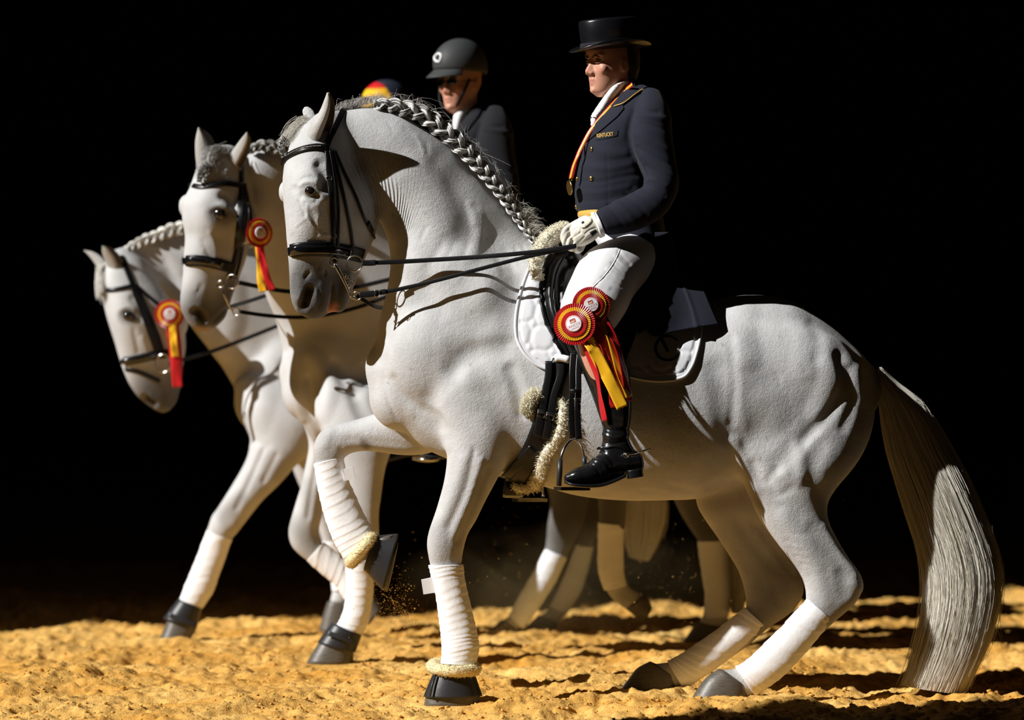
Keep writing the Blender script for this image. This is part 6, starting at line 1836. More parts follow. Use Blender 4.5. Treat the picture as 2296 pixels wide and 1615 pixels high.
RH3 = .50
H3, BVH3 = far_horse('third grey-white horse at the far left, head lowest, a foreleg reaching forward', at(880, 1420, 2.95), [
    ([(545, 850, 552, 950, 2.72, .07), (575, 770, 585, 995, 2.72, .15), (660, 690, 670, 1020, 2.78, .2), (760, 660, 770, 1040, 2.85, .23), (880, 690, 890, 1012, 2.92, .26), (1020, 720, 1030, 1030, 3.0, .27), (1130, 720, 1150, 1040, 3.08, .26), (1240, 712, 1250, 1010, 3.15, .24), (1320, 760, 1320, 950, 3.2, .14)], dict(seg=36)),
    ([(740, 670, 565, 975, 2.8, .18), (670, 612, 540, 900, 2.78, .165), (595, 562, 508, 840, 2.74, .15), (512, 526, 470, 785, 2.7, .135), (435, 510, 440, 745, 2.66, .12), (362, 526, 412, 700, 2.62, .105), (302, 547, 392, 650, 2.58, .09), (268, 568, 370, 610, 2.55, .08)], dict(seg=32)),
    ([(240, 585, 290, 560, 2.52, .05, 2.2, RH3), (228, 612, 322, 585, 2.51, .075, 2.3, RH3), (222, 640, 346, 622, 2.50, .092, 2.4, RH3), (230, 672, 372, 660, 2.49, .102, 2.6, RH3), (238, 704, 396, 700, 2.48, .104, 2.6, RH3), (248, 736, 412, 738, 2.48, .098, 2.6, RH3), (259, 770, 416, 775, 2.48, .085, 2.5, RH3), (269, 805, 412, 806, 2.48, .072, 2.4, RH3),
      (280, 838, 408, 834, 2.48, .062, 2.3, RH3), (293, 867, 408, 860, 2.48, .057, 2.3, RH3), (311, 893, 402, 884, 2.48, .054, 2.2, RH3), (338, 917, 394, 908, 2.48, .045, 2.1, RH3), (362, 928, 384, 918, 2.48, .028, 2.0, RH3)], dict(seg=36, cap=(.6, .4))),
    ([(520, 860, 760, 920, 2.64, .12), (540, 930, 740, 975, 2.58, .125), (558, 985, 706, 1008, 2.55, .10), (556, 1015, 684, 1028, 2.53, .085), (545, 1042, 660, 1050, 2.52, .075), (532, 1066, 634, 1080, 2.51, .067), (503, 1115, 592, 1120, 2.5, .06), (477, 1156, 562, 1157, 2.5, .052), (464, 1186, 535, 1192, 2.5, .051), (458, 1206, 515, 1216, 2.5, .043), (443, 1240, 496, 1256, 2.5, .035), (428, 1288, 480, 1306, 2.5, .035), (412, 1325, 468, 1345, 2.5, .038), (398, 1350, 452, 1370, 2.5, .039)], dict(seg=24)),
    ([(620, 940, 760, 960, 2.95, .11), (640, 1000, 730, 1012, 2.97, .08), (658, 1060, 718, 1070, 2.98, .06), (690, 1130, 738, 1140, 2.98, .052), (710, 1178, 752, 1180, 2.98, .048), (722, 1215, 760, 1215, 2.98, .042), (735, 1262, 770, 1264, 2.98, .034), (746, 1320, 785, 1318, 2.98, .037), (738, 1350, 786, 1352, 2.98, .04)], dict(seg=24)),
    ([(1170, 940, 1330, 930, 2.98, .12), (1210, 1050, 1336, 1050, 2.98, .085), (1232, 1118, 1322, 1122, 2.98, .06), (1226, 1182, 1302, 1190, 2.98, .05), (1222, 1226, 1274, 1246, 2.98, .043), (1200, 1285, 1238, 1302, 2.98, .034), (1168, 1340, 1205, 1358, 2.98, .034), (1143, 1378, 1178, 1404, 2.98, .037), (1122, 1394, 1160, 1414, 2.98, .038)], dict(seg=24)),
    ([(1250, 940, 1400, 930, 3.28, .12), (1276, 1050, 1384, 1050, 3.28, .085), (1296, 1125, 1358, 1128, 3.28, .056), (1296, 1180, 1346, 1182, 3.28, .046), (1293, 1222, 1328, 1226, 3.28, .04), (1272, 1280, 1310, 1285, 3.28, .032), (1252, 1330, 1293, 1335, 3.28, .033), (1236, 1362, 1274, 1376, 3.28, .035), (1208, 1382, 1248, 1398, 3.28, .037)], dict(seg=24))],
    [blob(300, 700, 2.40, .05, .035, .03, .3), blob(392, 720, 2.44, .06, .09, .05), blob(580, 900, 2.7, .11, .13, .13)], (320, 740, 210),
    [ear([(224, 612), (212, 590), (198, 572), (188, 562)], [(242, 598), (228, 578), (208, 565), (189, 561)], (2.55, 2.56), facing=-.6), ear([(245, 606), (235, 584), (229, 564), (229, 552)], [(278, 620), (276, 592), (264, 568), (246, 554), (230, 551)], (2.45, 2.38))],
    [([(276, 705), (288, 700), (300, 706)], 12, -7), ([(272, 696), (286, 690), (302, 696)], 6, 5), ([(300, 670), (315, 690), (318, 710)], 16, -8), ([(325, 893), (334, 902), (345, 908)], 12, -20), ([(318, 890), (332, 884), (346, 896)], 5, 3), ([(320, 760), (335, 800)], 10, 5), ([(300, 740), (310, 790)], 8, -4), ([(380, 905), (395, 885), (402, 870)], 6, -6),
     ([(520, 640), (520, 720), (500, 780)], 40, 9), ([(560, 800), (590, 880), (570, 950)], 40, 8), ([(545, 960), (562, 985), (600, 1000)], 14, -4), ([(590, 1010), (560, 1080), (530, 1140)], 10, -6), ([(620, 1020), (590, 1080)], 9, -5), ([(640, 820), (660, 900)], 24, -9), ([(480, 1160), (500, 1190)], 20, 4)],
    [([(340, 892), (378, 912)], 95, DK, .97), ([(395, 840), (400, 880)], 34, DK, .75), ([(282, 707), (296, 710)], 27, (.05, .045, .04), .95), ([(332, 899), (342, 906)], 13, (.015, .012, .012), 1), ([(500, 1150), (540, 1120)], 30, MD, .7), ([(1270, 1050), (1260, 1200)], 130, (.075, .07, .065), .97), ([(1330, 1050), (1320, 1190)], 110, (.075, .07, .065), .97), ([(620, 1060), (650, 1030)], 30, MD, .4), ([(1130, 1400), (1220, 1390)], 40, MD, .6)])  # upper hind legs darkened in the coat colour to stand for shade
far_eye(288, 708, BVH3, H3, .024)

# hair of the far horses
GR = [(.45, .44, .42), (.3, .29, .28), (.62, .6, .57)]
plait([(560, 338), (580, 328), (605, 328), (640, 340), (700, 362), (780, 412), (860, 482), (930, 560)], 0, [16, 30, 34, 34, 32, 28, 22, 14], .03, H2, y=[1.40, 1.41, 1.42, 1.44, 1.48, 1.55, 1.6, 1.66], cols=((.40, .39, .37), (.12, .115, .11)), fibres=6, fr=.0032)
hair_bunch('forelock', [at(512, 340, 1.36), at(495, 335, 1.36), at(480, 342, 1.38)], [at(470, 372, 1.29), at(455, 386, 1.29), at(448, 392, 1.31)], 260, 7, H2, (.01, .012), .0016, GR, 31, curve=.02)
plait([(468, 370), (456, 382), (448, 396), (446, 408)], 0, [18, 18, 16, 10], .02, H2, y=[1.285, 1.28, 1.28, 1.285], period=14, name='forelock_plait', fibres=4, fr=.002, cols=((.3, .29, .27), (.12, .11, .1)))
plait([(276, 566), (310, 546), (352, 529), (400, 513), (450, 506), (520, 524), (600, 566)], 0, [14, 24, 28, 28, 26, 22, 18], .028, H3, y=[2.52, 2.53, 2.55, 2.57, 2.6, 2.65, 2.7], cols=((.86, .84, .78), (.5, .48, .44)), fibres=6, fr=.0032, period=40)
hair_bunch('forelock', [at(240, 600, 2.47), at(228, 604, 2.5)], [at(228, 650, 2.40), at(222, 668, 2.42)], 220, 7, H3, (.01, .01), .0016, WH, 32, curve=.015)
tail([(1296, 775), (1350, 900), (1385, 1000), (1394, 1118), (1398, 1190), (1412, 1250)], [(1325, 765), (1400, 860), (1450, 960), (1480, 1060), (1490, 1128), (1482, 1195), (1452, 1258)], [.03, .06, .08, .08, .07, .05], [3.2, 3.2], H3, 1500, .0018, TC, 41)
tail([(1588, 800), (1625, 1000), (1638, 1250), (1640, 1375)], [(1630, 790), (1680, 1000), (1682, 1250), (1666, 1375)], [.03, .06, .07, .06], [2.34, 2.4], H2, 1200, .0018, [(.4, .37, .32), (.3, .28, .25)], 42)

# hooves, wraps and boots of the far horses
W2, W3 = 'white leg wraps of the second horse', 'white leg wraps of the third horse'
bandage([(771, 1250, 835, 1260, 1.44, .048), (776, 1300, 838, 1312, 1.44, .046), (774, 1345, 834, 1358, 1.44, .047), (764, 1385, 824, 1402, 1.44, .05), (754, 1402, 810, 1428, 1.44, .048)], 'white wrap on the second horse\'s standing foreleg, above the black boot', turns=9, amp=.036, seed=11, group=W2)
bandage([(688, 1258, 727, 1216, 1.86, .047), (716, 1284, 752, 1236, 1.86, .045), (750, 1312, 786, 1266, 1.86, .046), (772, 1346, 815, 1304, 1.86, .05)], 'white wrap on the second horse\'s bent foreleg, behind its standing one', turns=6, amp=.036, seed=12, group=W2)
bandage([(1341, 1172, 1399, 1178, 2.12, .048), (1340, 1235, 1398, 1240, 2.12, .046), (1342, 1285, 1400, 1288, 2.12, .048), (1354, 1324, 1406, 1312, 2.12, .048)], 'white wrap on the lifted hind leg seen below the belly, beside the hanging pale tail', turns=7, amp=.03, seed=13, group=W2)
bandage([(1563, 1214, 1632, 1212, 2.47, .048), (1572, 1280, 1636, 1280, 2.47, .046), (1580, 1336, 1643, 1332, 2.47, .047), (1578, 1386, 1635, 1380, 2.47, .049)], 'white shaded wrap on the planted hind leg just left of the front horse\'s hind legs', turns=8, amp=.035, seed=14, group=W2)
bandage([(463, 1190, 520, 1210, 2.5, .049), (448, 1230, 505, 1254, 2.5, .046), (430, 1276, 490, 1294, 2.5, .047), (414, 1314, 477, 1330, 2.5, .05), (403, 1344, 456, 1362, 2.5, .046)], 'white wrap on the third horse\'s reaching foreleg at the far left', turns=7, amp=.03, seed=15, group=W3)
bandage([(722, 1216, 766, 1214, 2.98, .046), (738, 1265, 782, 1262, 2.98, .044), (744, 1325, 792, 1320, 2.98, .046)], 'white wrap on the third horse\'s far foreleg, mostly hidden behind the second horse', turns=6, amp=.03, seed=16, group=W3)
bandage([(1222, 1231, 1272, 1251, 2.98, .048), (1195, 1284, 1245, 1308, 2.98, .045), (1164, 1336, 1210, 1362, 2.98, .046), (1141, 1380, 1175, 1412, 2.98, .047)], 'white wrap on the third horse\'s forward hind leg, half in sun', turns=7, amp=.03, seed=17, group=W3)
bandage([(1291, 1223, 1330, 1227, 3.28, .046), (1269, 1280, 1317, 1285, 3.28, .044), (1250, 1326, 1301, 1331, 3.28, .045), (1233, 1360, 1273, 1375, 3.28, .046)], 'cream-tinted wrap on the third horse\'s rear hind leg', turns=7, amp=.03, seed=18, group=W3)
hoof([(728, 1424, 794, 1432, 1.44, .05), (712, 1445, 794, 1452, 1.44, .056), (686, 1489, 792, 1486, 1.44, .063)], H2)
hoof([(784, 1352, 830, 1326, 1.86, .045), (800, 1385, 846, 1345, 1.86, .05), (826, 1402, 856, 1362, 1.86, .055)], H2)
hoof([(1403, 1366, 1447, 1334, 2.12, .045), (1424, 1382, 1456, 1346, 2.12, .05), (1446, 1392, 1462, 1362, 2.12, .054)], H2)
hoof([(1560, 1396, 1620, 1406, 2.47, .046), (1550, 1412, 1620, 1420, 2.47, .052), (1532, 1438, 1618, 1439, 2.47, .058)], H2)
hoof([(388, 1362, 448, 1378, 2.5, .048), (374, 1395, 442, 1408, 2.5, .055), (356, 1438, 422, 1440, 2.5, .062)], H3)
hoof([(734, 1350, 788, 1352, 2.98, .046), (724, 1380, 790, 1382, 2.98, .052), (714, 1416, 790, 1416, 2.98, .058)], H3)
hoof([(1124, 1390, 1162, 1412, 2.98, .045), (1108, 1404, 1162, 1416, 2.98, .05), (1092, 1418, 1160, 1419, 2.98, .056)], H3)
hoof([(1206, 1380, 1250, 1396, 3.28, .045), (1192, 1394, 1250, 1404, 3.28, .05), (1176, 1407, 1250, 1408, 3.28, .055)], H3)
for px, py, yy, r in ((740, 1488, 1.44, .11), (1575, 1439, 2.47, .10), (390, 1440, 2.5, .11), (752, 1416, 2.98, .1), (1128, 1419, 2.98, .1), (1212, 1408, 3.28, .1)):
    p = at(px, py, yy); HOOF_SPOTS.append((p[0], p[1], p[2], r))
def plain_boot(rows, label, strap_px):
    V, Fc = loft(rows, seg=28, per=6, cap=(.05, .05), n=2.2)
    r = empty('hoof_boot', V.mean(0), label, 'hoof boot', 'plain hoof boots')
    sh = link_mesh('shell', V, Fc, M['rubber'], r)
    P = np.array([at(*p) for p in strap_px]); V, Fc = strap(spline(P, 6), np.tile((-.2, -1, .2), (len(spline(P, 6)), 1)), .022, .006); link_mesh('fastening_strap', V, Fc, M['rubber'], sh)
plain_boot([(744, 1396, 812, 1424, 1.44, .058), (730, 1415, 806, 1440, 1.44, .064), (712, 1440, 798, 1462, 1.44, .068)], 'plain black hoof boot on the second horse\'s standing foreleg', [(735, 1420, 1.375), (765, 1430, 1.368), (795, 1442, 1.378)])
plain_boot([(400, 1342, 452, 1366, 2.5, .055), (386, 1360, 448, 1382, 2.5, .062), (366, 1386, 441, 1408, 2.5, .068)], 'plain black hoof boot on the third horse\'s reaching foreleg', [(378, 1378, 2.44), (410, 1392, 2.432), (440, 1402, 2.44)])

# bridles of the far horses
B2 = empty('bridle', at(500, 580, 1.3), 'black double bridle on the second horse, a rosette hanging at its cheek', 'bridle', 'bridles')
w2 = [(at(424, 416, 1.48), (-1, .2, 0), 0)]
def so(name, bvh, line, w, t, mat, parent, off=.003, extra=None):
    P, N = on_skin(bvh, line, off=off, y_fb=1.35 if bvh is BVH2 else 2.4)
    if extra:
        for p, nn, e in extra:
            P = np.vstack([p, P]) if e == 0 else np.vstack([P, p]); N = np.vstack([nn, N]) if e == 0 else np.vstack([N, nn])
    for _ in range(2): P[1:-1] = (P[:-2] + 2*P[1:-1] + P[2:])/4
    k = (P[:, 1].mean() + DC)/F
    V, Fc = strap(P, N, w*k, t); return link_mesh(name, V, Fc, M[mat], parent)
so('browband', BVH2, [(430, 416), (448, 420), (475, 416), (505, 412), (535, 416)], 12, .010, 'leather', B2, extra=w2)
so('headpiece', BVH2, [(540, 345), (541, 380), (540, 412)], 14, .007, 'leather', B2)
so('cheek_strap', BVH2, [(540, 412), (540, 470), (535, 530), (524, 590), (512, 625)], 16, .007, 'leather', B2)
so('cheek_strap', BVH2, [(548, 412), (550, 470), (546, 530), (536, 590), (526, 625)], 10, .006, 'leather', B2)
so('throatlash', BVH2, [(548, 415), (558, 460), (562, 500)], 8, .006, 'leather', B2)
nb2 = so('noseband', BVH2, [(414, 586), (435, 584), (465, 587), (495, 594), (520, 602)], 26, .011, 'leather', B2, extra=[(at(412, 586, 1.44), (-1, .2, 0), 0)])
so('noseband_roll', BVH2, [(414, 586), (435, 584), (465, 587), (495, 594)], 15, .016, 'patent', nb2, off=.009, extra=[(at(409, 586, 1.44), (-1, .2, 0), 0)])
V, Fc = torus(at(520, 632, 1.28), .028, .003, (.5, 1, 0), 26, 8); link_mesh('snaffle_ring', V, Fc, M['steel'], B2)
g = Geo(); g.add(*tube(spline(np.array([at(494, 642, 1.27), at(502, 660, 1.26), at(512, 682, 1.27), at(522, 700, 1.28)]), 6), .0045, 8)); g.add(*torus(at(494, 638, 1.27), .014, .003, (.5, 1, 0), 20, 6))
link_mesh('curb_bit', g.verts(), g.Fc, M['steel'], B2)
V, Fc = torus(at(530, 699, 1.28), .015, .0026, (.4, 1, 0), 22, 6); link_mesh('curb_ring', V, Fc, M['steel'], B2)
def far_rein(line, w, parent):
    P = spline(np.array([at(*p) for p in line]), 8); k = (P[:, 1].mean() + DC)/F
    V, Fc = strap(P, np.tile((0, -1.0, .1), (len(P), 1)), w*k, .005); link_mesh('rein', V, Fc, M['leather'], parent)
far_rein([(536, 634, 1.28), (570, 641, 1.34), (650, 654, 1.46), (760, 650, 1.52), (900, 620, 1.52), (1010, 590, 1.5)], 10, B2)
far_rein([(536, 699, 1.28), (600, 708, 1.36), (690, 711, 1.46), (800, 690, 1.52), (920, 640, 1.52), (1012, 594, 1.5)], 9, B2)
far_rein([(510, 690, 1.44), (560, 675, 1.6), (620, 655, 1.72)], 9, B2)
B3 = empty('bridle', at(330, 780, 2.4), 'black bridle on the third horse at the far left', 'bridle', 'bridles')
so('browband', BVH3, [(226, 648), (245, 651), (270, 648), (298, 641)], 10, .010, 'leather', B3, extra=[(at(224, 650, 2.55), (-1, .3, 0), 0)])
so('headpiece', BVH3, [(270, 575), (284, 605), (298, 640)], 14, .007, 'leather', B3)
so('cheek_strap', BVH3, [(298, 641), (318, 690), (338, 745), (358, 800)], 17, .007, 'leather', B3)
so('cheek_strap', BVH3, [(305, 641), (332, 700), (356, 760), (368, 800)], 9, .006, 'leather', B3)
so('throatlash', BVH3, [(304, 640), (330, 664), (360, 688), (385, 712)], 8, .006, 'leather', B3)
nb3 = so('noseband', BVH3, [(276, 810), (296, 808), (325, 802), (355, 795), (380, 792)], 20, .011, 'leather', B3, extra=[(at(273, 811, 2.53), (-1, .3, 0), 0)])
so('noseband_roll', BVH3, [(276, 810), (296, 808), (325, 802), (350, 796)], 12, .015, 'patent', nb3, off=.008)
so('flash_strap', BVH3, [(282, 828), (305, 832), (330, 842), (358, 855)], 9, .006, 'leather', B3)
V, Fc = torus(at(366, 815, 2.39), .032, .0035, (.3, 1, 0), 26, 8, 1.2); link_mesh('snaffle_ring', V, Fc, M['steel'], B3)
far_rein([(378, 815, 2.4), (420, 804, 2.42), (472, 789, 2.45), (540, 764, 2.5), (615, 734, 2.56), (720, 690, 2.62), (800, 650, 2.66)], 9, B3)

fr = [(0, -1, .1), (.3, -1, 0), (-.3, -1, 0), (.2, -1, .1), (0, -1, 0)]
rosette('red and yellow rosette hanging beside the second horse\'s cheek', 581, 522, 1.27, 33, (.55, -1, .05), (0, 0, 1), [
    ([(582, 545, 1.27), (588, 580, 1.27), (598, 620, 1.268), (610, 650, 1.268)], 17, 'red', fr), ([(580, 545, 1.272), (584, 590, 1.272), (585, 630, 1.27), (590, 654, 1.27)], 19, 'yellow', fr)], 'rosettes on bridles', pleats=36)
rosette('red and yellow rosette with satin streamers on the third horse\'s bridle', 380, 705, 2.36, 33, (.15, -1, .1), (0, 0, 1), [
    ([(382, 728, 2.36), (388, 770, 2.358), (394, 820, 2.356), (398, 868, 2.356)], 27, 'red', fr), ([(387, 728, 2.353), (389, 760, 2.348), (393, 800, 2.350)], 19, 'yellow', fr), ([(396, 728, 2.362), (402, 780, 2.36), (404, 830, 2.36), (402, 866, 2.36)], 12, 'red', fr)], 'rosettes on bridles', pleats=36)
def simple_rider_core(X, Y, y, k):
    """torso, arms and legs scaled about a seat pixel; X, Y: pixel of the neck; k: scale against the rider in front"""
    def T(px, py): return X + (px-1400)*k, Y + (py-205)*k
    def st(rows, s=1):
        out = []
        for ax, ay, bx, by, yy, w in rows:
            a, b = T(ax, ay), T(bx, by)
            out.append((*a, *b, y + yy, w))
        return out
    return T, st

def coat_far(parent, X, Y, y, k, mat, shrink=0.0):
    T, st = simple_rider_core(X, Y, y, k)
    g = Geo()
    g.add(*loft(st([(1370, 214, 1446, 196, 0, .075), (1350, 240, 1480, 218, 0, .135), (1336, 268, 1497, 248, 0, .185), (1318, 305, 1503, 290, 0, .20), (1305, 350, 1500, 340, 0, .20), (1297, 400, 1492, 395, 0, .19), (1292, 440, 1486, 440, 0, .182), (1296, 480, 1490, 485, 0, .185), (1330, 540, 1500, 540, 0, .2), (1370, 590, 1510, 600, 0, .22)]), seg=36, cap=(.25, .1)))
    for s in (-1, 1):
        g.add(*loft(st([(1438, 208, 1488, 226, s*.155, .05), (1422, 246, 1503, 258, s*.185, .072), (1410, 298, 1508, 304, s*.212, .074), (1416, 340, 1513, 343, s*.228, .069), (1432, 374, 1519, 382, s*.242, .065), (1441, 404, 1520, 425, s*.256, .062), (1428, 430, 1490, 480, s*.268, .06), (1390, 452, 1440, 510, s*.285, .056), (1345, 480, 1375, 530, s*.297, .048)]), seg=24, cap=(.5, .1)))
    V, Q = remesh(g, .0065); V = smooth(V, Q, 6, .5)
    K = Sculpt(V, Q)
    for L, r, a in [([(1421, 250), (1410, 298), (1417, 340), (1436, 380)], 10, -9), ([(1424, 243), (1440, 250), (1475, 252)], 9, -5), ([(1430, 256), (1465, 262), (1500, 268)], 9, 5), ([(1430, 330), (1465, 352), (1510, 372)], 8, -5), ([(1440, 350), (1475, 375), (1515, 398)], 8, 4)]:
        K.push([T(*p) for p in L], r*k, a)
    V = smooth(K.V, Q, 1, .4)
    o = link_mesh('riding_coat', V, Q, M[mat], parent)
    return o, bvh_of(V, Q), T, st

def far_legs(parent, st, foot=True):
    for s in (-1, 1):
        g = Geo()
        g.add(*loft(st([(1392, 540, 1490, 600, s*.09, .10), (1350, 549, 1450, 640, s*.19, .10), (1306, 575, 1418, 668, s*.272, .09), (1275, 630, 1395, 706, s*.325, .08), (1262, 680, 1375, 745, s*.36, .07), (1270, 740, 1365, 780, s*.38, .06)]), seg=24))
        V, Q = remesh(g, .009); V = smooth(V, Q, 3, .5); link_mesh('breeches_leg', V, Q, M['breeches'], parent)
        g = Geo()
        g.add(*loft(st([(1266, 738, 1378, 772, s*.39, .06), (1302, 824, 1416, 832, s*.411, .063), (1324, 880, 1420, 882, s*.42, .058), (1350, 958, 1413, 956, s*.43, .045), (1350, 990, 1411, 985, s*.434, .042), (1332, 1040, 1438, 1046, s*.442, .04)]), seg=24))
        g.add(*loft(st([(1272, 1062, 1270, 1080, s*.474, .02), (1284, 1053, 1284, 1084, s*.472, .034), (1308, 1044, 1312, 1086, s*.464, .044), (1336, 1024, 1345, 1084, s*.455, .045), (1366, 1004, 1375, 1074, s*.447, .04), (1405, 1004, 1408, 1066, s*.441, .036), (1430, 1012, 1438, 1058, s*.438, .03)]), seg=22))
        V, Q = remesh(g, .0075); V = smooth(V, Q, 3, .5); bo = link_mesh('riding_boot', V, Q, M['patent_boot'], parent)
        rows = st([(1266, 1078, 1267, 1085, s*.474, .016), (1312, 1084, 1313, 1093, s*.465, .049), (1376, 1073, 1377, 1083, s*.45, .038), (1405, 1062, 1406, 1075, s*.44, .03), (1440, 1054, 1442, 1068, s*.44, .03)])
        V, Fc = loft(rows, seg=16, cap=(.4, .2), n=3); link_mesh('sole', V, Fc, M['leather'], bo)
        rows = st([(1250, 1088, 1250, 1096, s*.47, .01), (1262, 1088, 1262, 1098, s*.47, .05), (1304, 1090, 1304, 1100, s*.465, .05), (1316, 1091, 1316, 1098, s*.46, .01)])
        V, Fc = loft(rows, seg=16, cap=(.2, .2), n=4); si = link_mesh('stirrup_iron', V, Fc, M['steel'], parent)

def core_for(st):
    def f(g):
        g.add(*loft(st([(1380, 220, 1440, 205, 0, .08), (1352, 262, 1480, 250, 0, .15), (1335, 310, 1480, 305, 0, .16), (1320, 370, 1475, 370, 0, .155), (1312, 430, 1465, 430, 0, .145), (1320, 480, 1465, 480, 0, .14), (1360, 560, 1490, 560, 0, .145), (1390, 610, 1480, 625, 0, .14)]), seg=24))
        for s in (-1, 1):
            g.add(*loft(st([(1440, 235, 1480, 245, s*.15, .042), (1430, 300, 1490, 300, s*.2, .042), (1445, 395, 1500, 395, s*.245, .042), (1455, 425, 1488, 452, s*.265, .036), (1390, 468, 1420, 495, s*.285, .03), (1340, 495, 1352, 522, s*.297, .026), (1300, 510, 1312, 545, s*.30, .03)]), seg=16))
            g.add(*loft(st([(1400, 570, 1470, 620, s*.10, .075), (1340, 590, 1420, 650, s*.22, .075), (1290, 640, 1370, 720, s*.335, .06), (1285, 710, 1340, 745, s*.37, .05), (1310, 800, 1370, 805, s*.40, .042), (1360, 960, 1392, 960, s*.428, .03), (1370, 1030, 1400, 1040, s*.438, .025), (1310, 1064, 1320, 1076, s*.458, .02)]), seg=16))
    return f

# ---- rider on the second horse
X2, Y2, y2, k2 = 1058, 243, 1.92, .885
T2, st2 = simple_rider_core(X2, Y2, y2, k2)
A2 = local_axes(math.radians(52), math.radians(2)); C2 = at(1032, 187, 1.86); K2 = .95
R2 = person('person', 'person in plain dark helmet, spectacles and charcoal coat, riding the second horse', at(1080, 640, y2), core_for(st2), C2, A2, K2, voxel=.0048)
co2, cb2, T2, st2 = coat_far(R2, X2, Y2, y2, k2, 'charcoal')
far_legs(R2, st2)
def helmet(parent, c, A, k, mat, visor=True, colour=None, vis_len=1.0):
    W = lambda V: c + (np.asarray(V)*k) @ A.T
    seg, rows = 48, 16
    V = []
    for i in range(rows):
        ph = (i/(rows-1))*math.radians(104)
        for j in range(seg):
            a = 2*np.pi*j/seg
            drop = .012*math.cos(a)*(i/(rows-1))**3
            V.append((math.sin(ph)*math.cos(a)*.122 - .008, math.sin(ph)*math.sin(a)*.098, .052 + math.cos(ph)*.112 + drop))
    V = np.array(V); L = V.copy()
    inner = V*np.array([.93, .92, .95]) + np.array([0, 0, .0015])
    Fc = grid_faces(rows, seg, True) + [tuple(i + len(V) for i in f[::-1]) for f in grid_faces(rows, seg, True)]
    e = (rows-1)*seg
    Fc += [(e + j, e + (j+1) % seg, e + (j+1) % seg + len(V), e + j + len(V)) for j in range(seg)]
    o = link_mesh('helmet_shell', W(np.vstack([V, inner])), Fc, M[mat], parent)
    if colour is not None: set_col(o, np.vstack([colour(L), colour(L)]))
    if visor:
        G = []
        for t in np.linspace(0, 1, 8):
            row = []
            for s in np.linspace(-1, 1, 22):
                a = s*1.05
                r0 = np.array((.116*math.cos(a) - .008, .096*math.sin(a), .030 + .010*math.cos(a)))
                r1 = np.array(((.116 + .062*vis_len*(1-s*s))*math.cos(a) - .008, (.096 + .03*(1-s*s))*math.sin(a), .012 + .006*math.cos(a) - .010*(1-s*s)))
                row.append(r0*(1-t) + r1*t)
            G.append(row)
        G = np.array(G); Wg = np.array([W(r) for r in G])
        N = np.tile(A[:, 2], (*Wg.shape[:2], 1))
        V2, F2 = slab(Wg, N, .005*k); v = link_mesh('helmet_visor', V2, F2, M[mat], o)
        if colour is not None: set_col(v, np.tile((.02, .022, .035), (len(V2), 1)))
    V2 = [W(p) for p in [(.02, -.092, -.005), (.045, -.078, -.06), (.058, -.045, -.112), (.05, 0, -.128), (.058, .045, -.112), (.045, .078, -.06), (.02, .092, -.005)]]
    P = spline(np.array(V2), 6); c0_ = c + A[:, 2]*(-.03)
    V3, F3 = strap(P, unit(P - c0_), .012, .004); link_mesh('chin_strap', V3, F3, M['leather'], o)
    me = o.data
    return o
HC2 = at(1030, 176, 1.86)
h2 = helmet(R2, HC2, local_axes(math.radians(40), math.radians(3)), 1.0, 'helmet', vis_len=.75)
hb2 = bvh_of(np.array([np.array(v.co[:]) + np.array(h2['_o']) for v in h2.data.vertices]), [p.vertices[:] for p in h2.data.polygons]) if False else BVHTree.FromPolygons([Vector(v.co) + Vector(h2['_o']) for v in h2.data.vertices], [tuple(p.vertices) for p in h2.data.polygons])
pr_ = [(978, 124), (984, 120), (989, 122), (988, 132), (985, 139), (978, 137), (974, 132), (976, 126)]
loop = spline(np.array(pr_, float), 4, closed=True)
P, N = on_skin(hb2, np.vstack([loop, loop[:1]]), off=.001)
V, Fc = tube(P, .0052, 6); link_mesh('helmet_badge', V, Fc, M['white'], h2)
V, Fc = cut_patch([(981, 126), (986, 124), (985, 132), (981, 134)], hb2, .0005, .002, step=4); link_mesh('helmet_badge', V, Fc, M['black_print'], h2)
# spectacles
W2h = lambda V: C2 + (np.asarray(V)*K2) @ A2.T
sp = Geo()
for s in (-1, 1):
    pts = [(.106 - .010*abs(math.cos(a)*.022 + .031)/.05, s*(.031 + .023*math.cos(a)), .004 + .016*math.sin(a)) for a in np.linspace(0, 2*np.pi, 21)]
    V, Fc = tube(W2h(np.array(pts)), .0016, 6); sp.add(V, Fc)
    V, Fc = tube(W2h(np.array([(.094, s*.054, .006), (.05, s*.078, .006), (-.01, s*.082, .004)])), .0016, 6); sp.add(V, Fc)
V, Fc = tube(W2h(np.array([(.102, -.008, .006), (.105, 0, .009), (.102, .008, .006)])), .0015, 6); sp.add(V, Fc)
spo = link_mesh('spectacles', sp.verts(), sp.Fc, M['black_print'], R2)
for s in (-1, 1):
    V = [W2h((.103, s*.031, .004))] + [W2h((.103 - .008*abs(math.cos(a)*.022 + .031)/.05, s*(.031 + .022*math.cos(a)), .004 + .015*math.sin(a))) for a in np.linspace(0, 2*np.pi, 20, endpoint=False)]
    link_mesh('lens', np.array(V), [(0, i+1, (i+1) % 20 + 1) for i in range(20)], M['glass'], spo)
V, Fc = loft([(1022, 258, 1064, 246, 1.88, .06), (1018, 274, 1056, 264, 1.85, .06), (1016, 292, 1040, 286, 1.82, .045), (1018, 310, 1030, 306, 1.80, .02)], seg=24); link_mesh('white_stock', V, Fc, M['white_cloth'], R2)
V, Fc = cut_patch([(1066, 232), (1085, 236), (1074, 262), (1052, 290), (1036, 306), (1032, 296), (1048, 268)], cb2, .001, .006, step=6); link_mesh('lapel', V, Fc, M['charcoal'], co2)
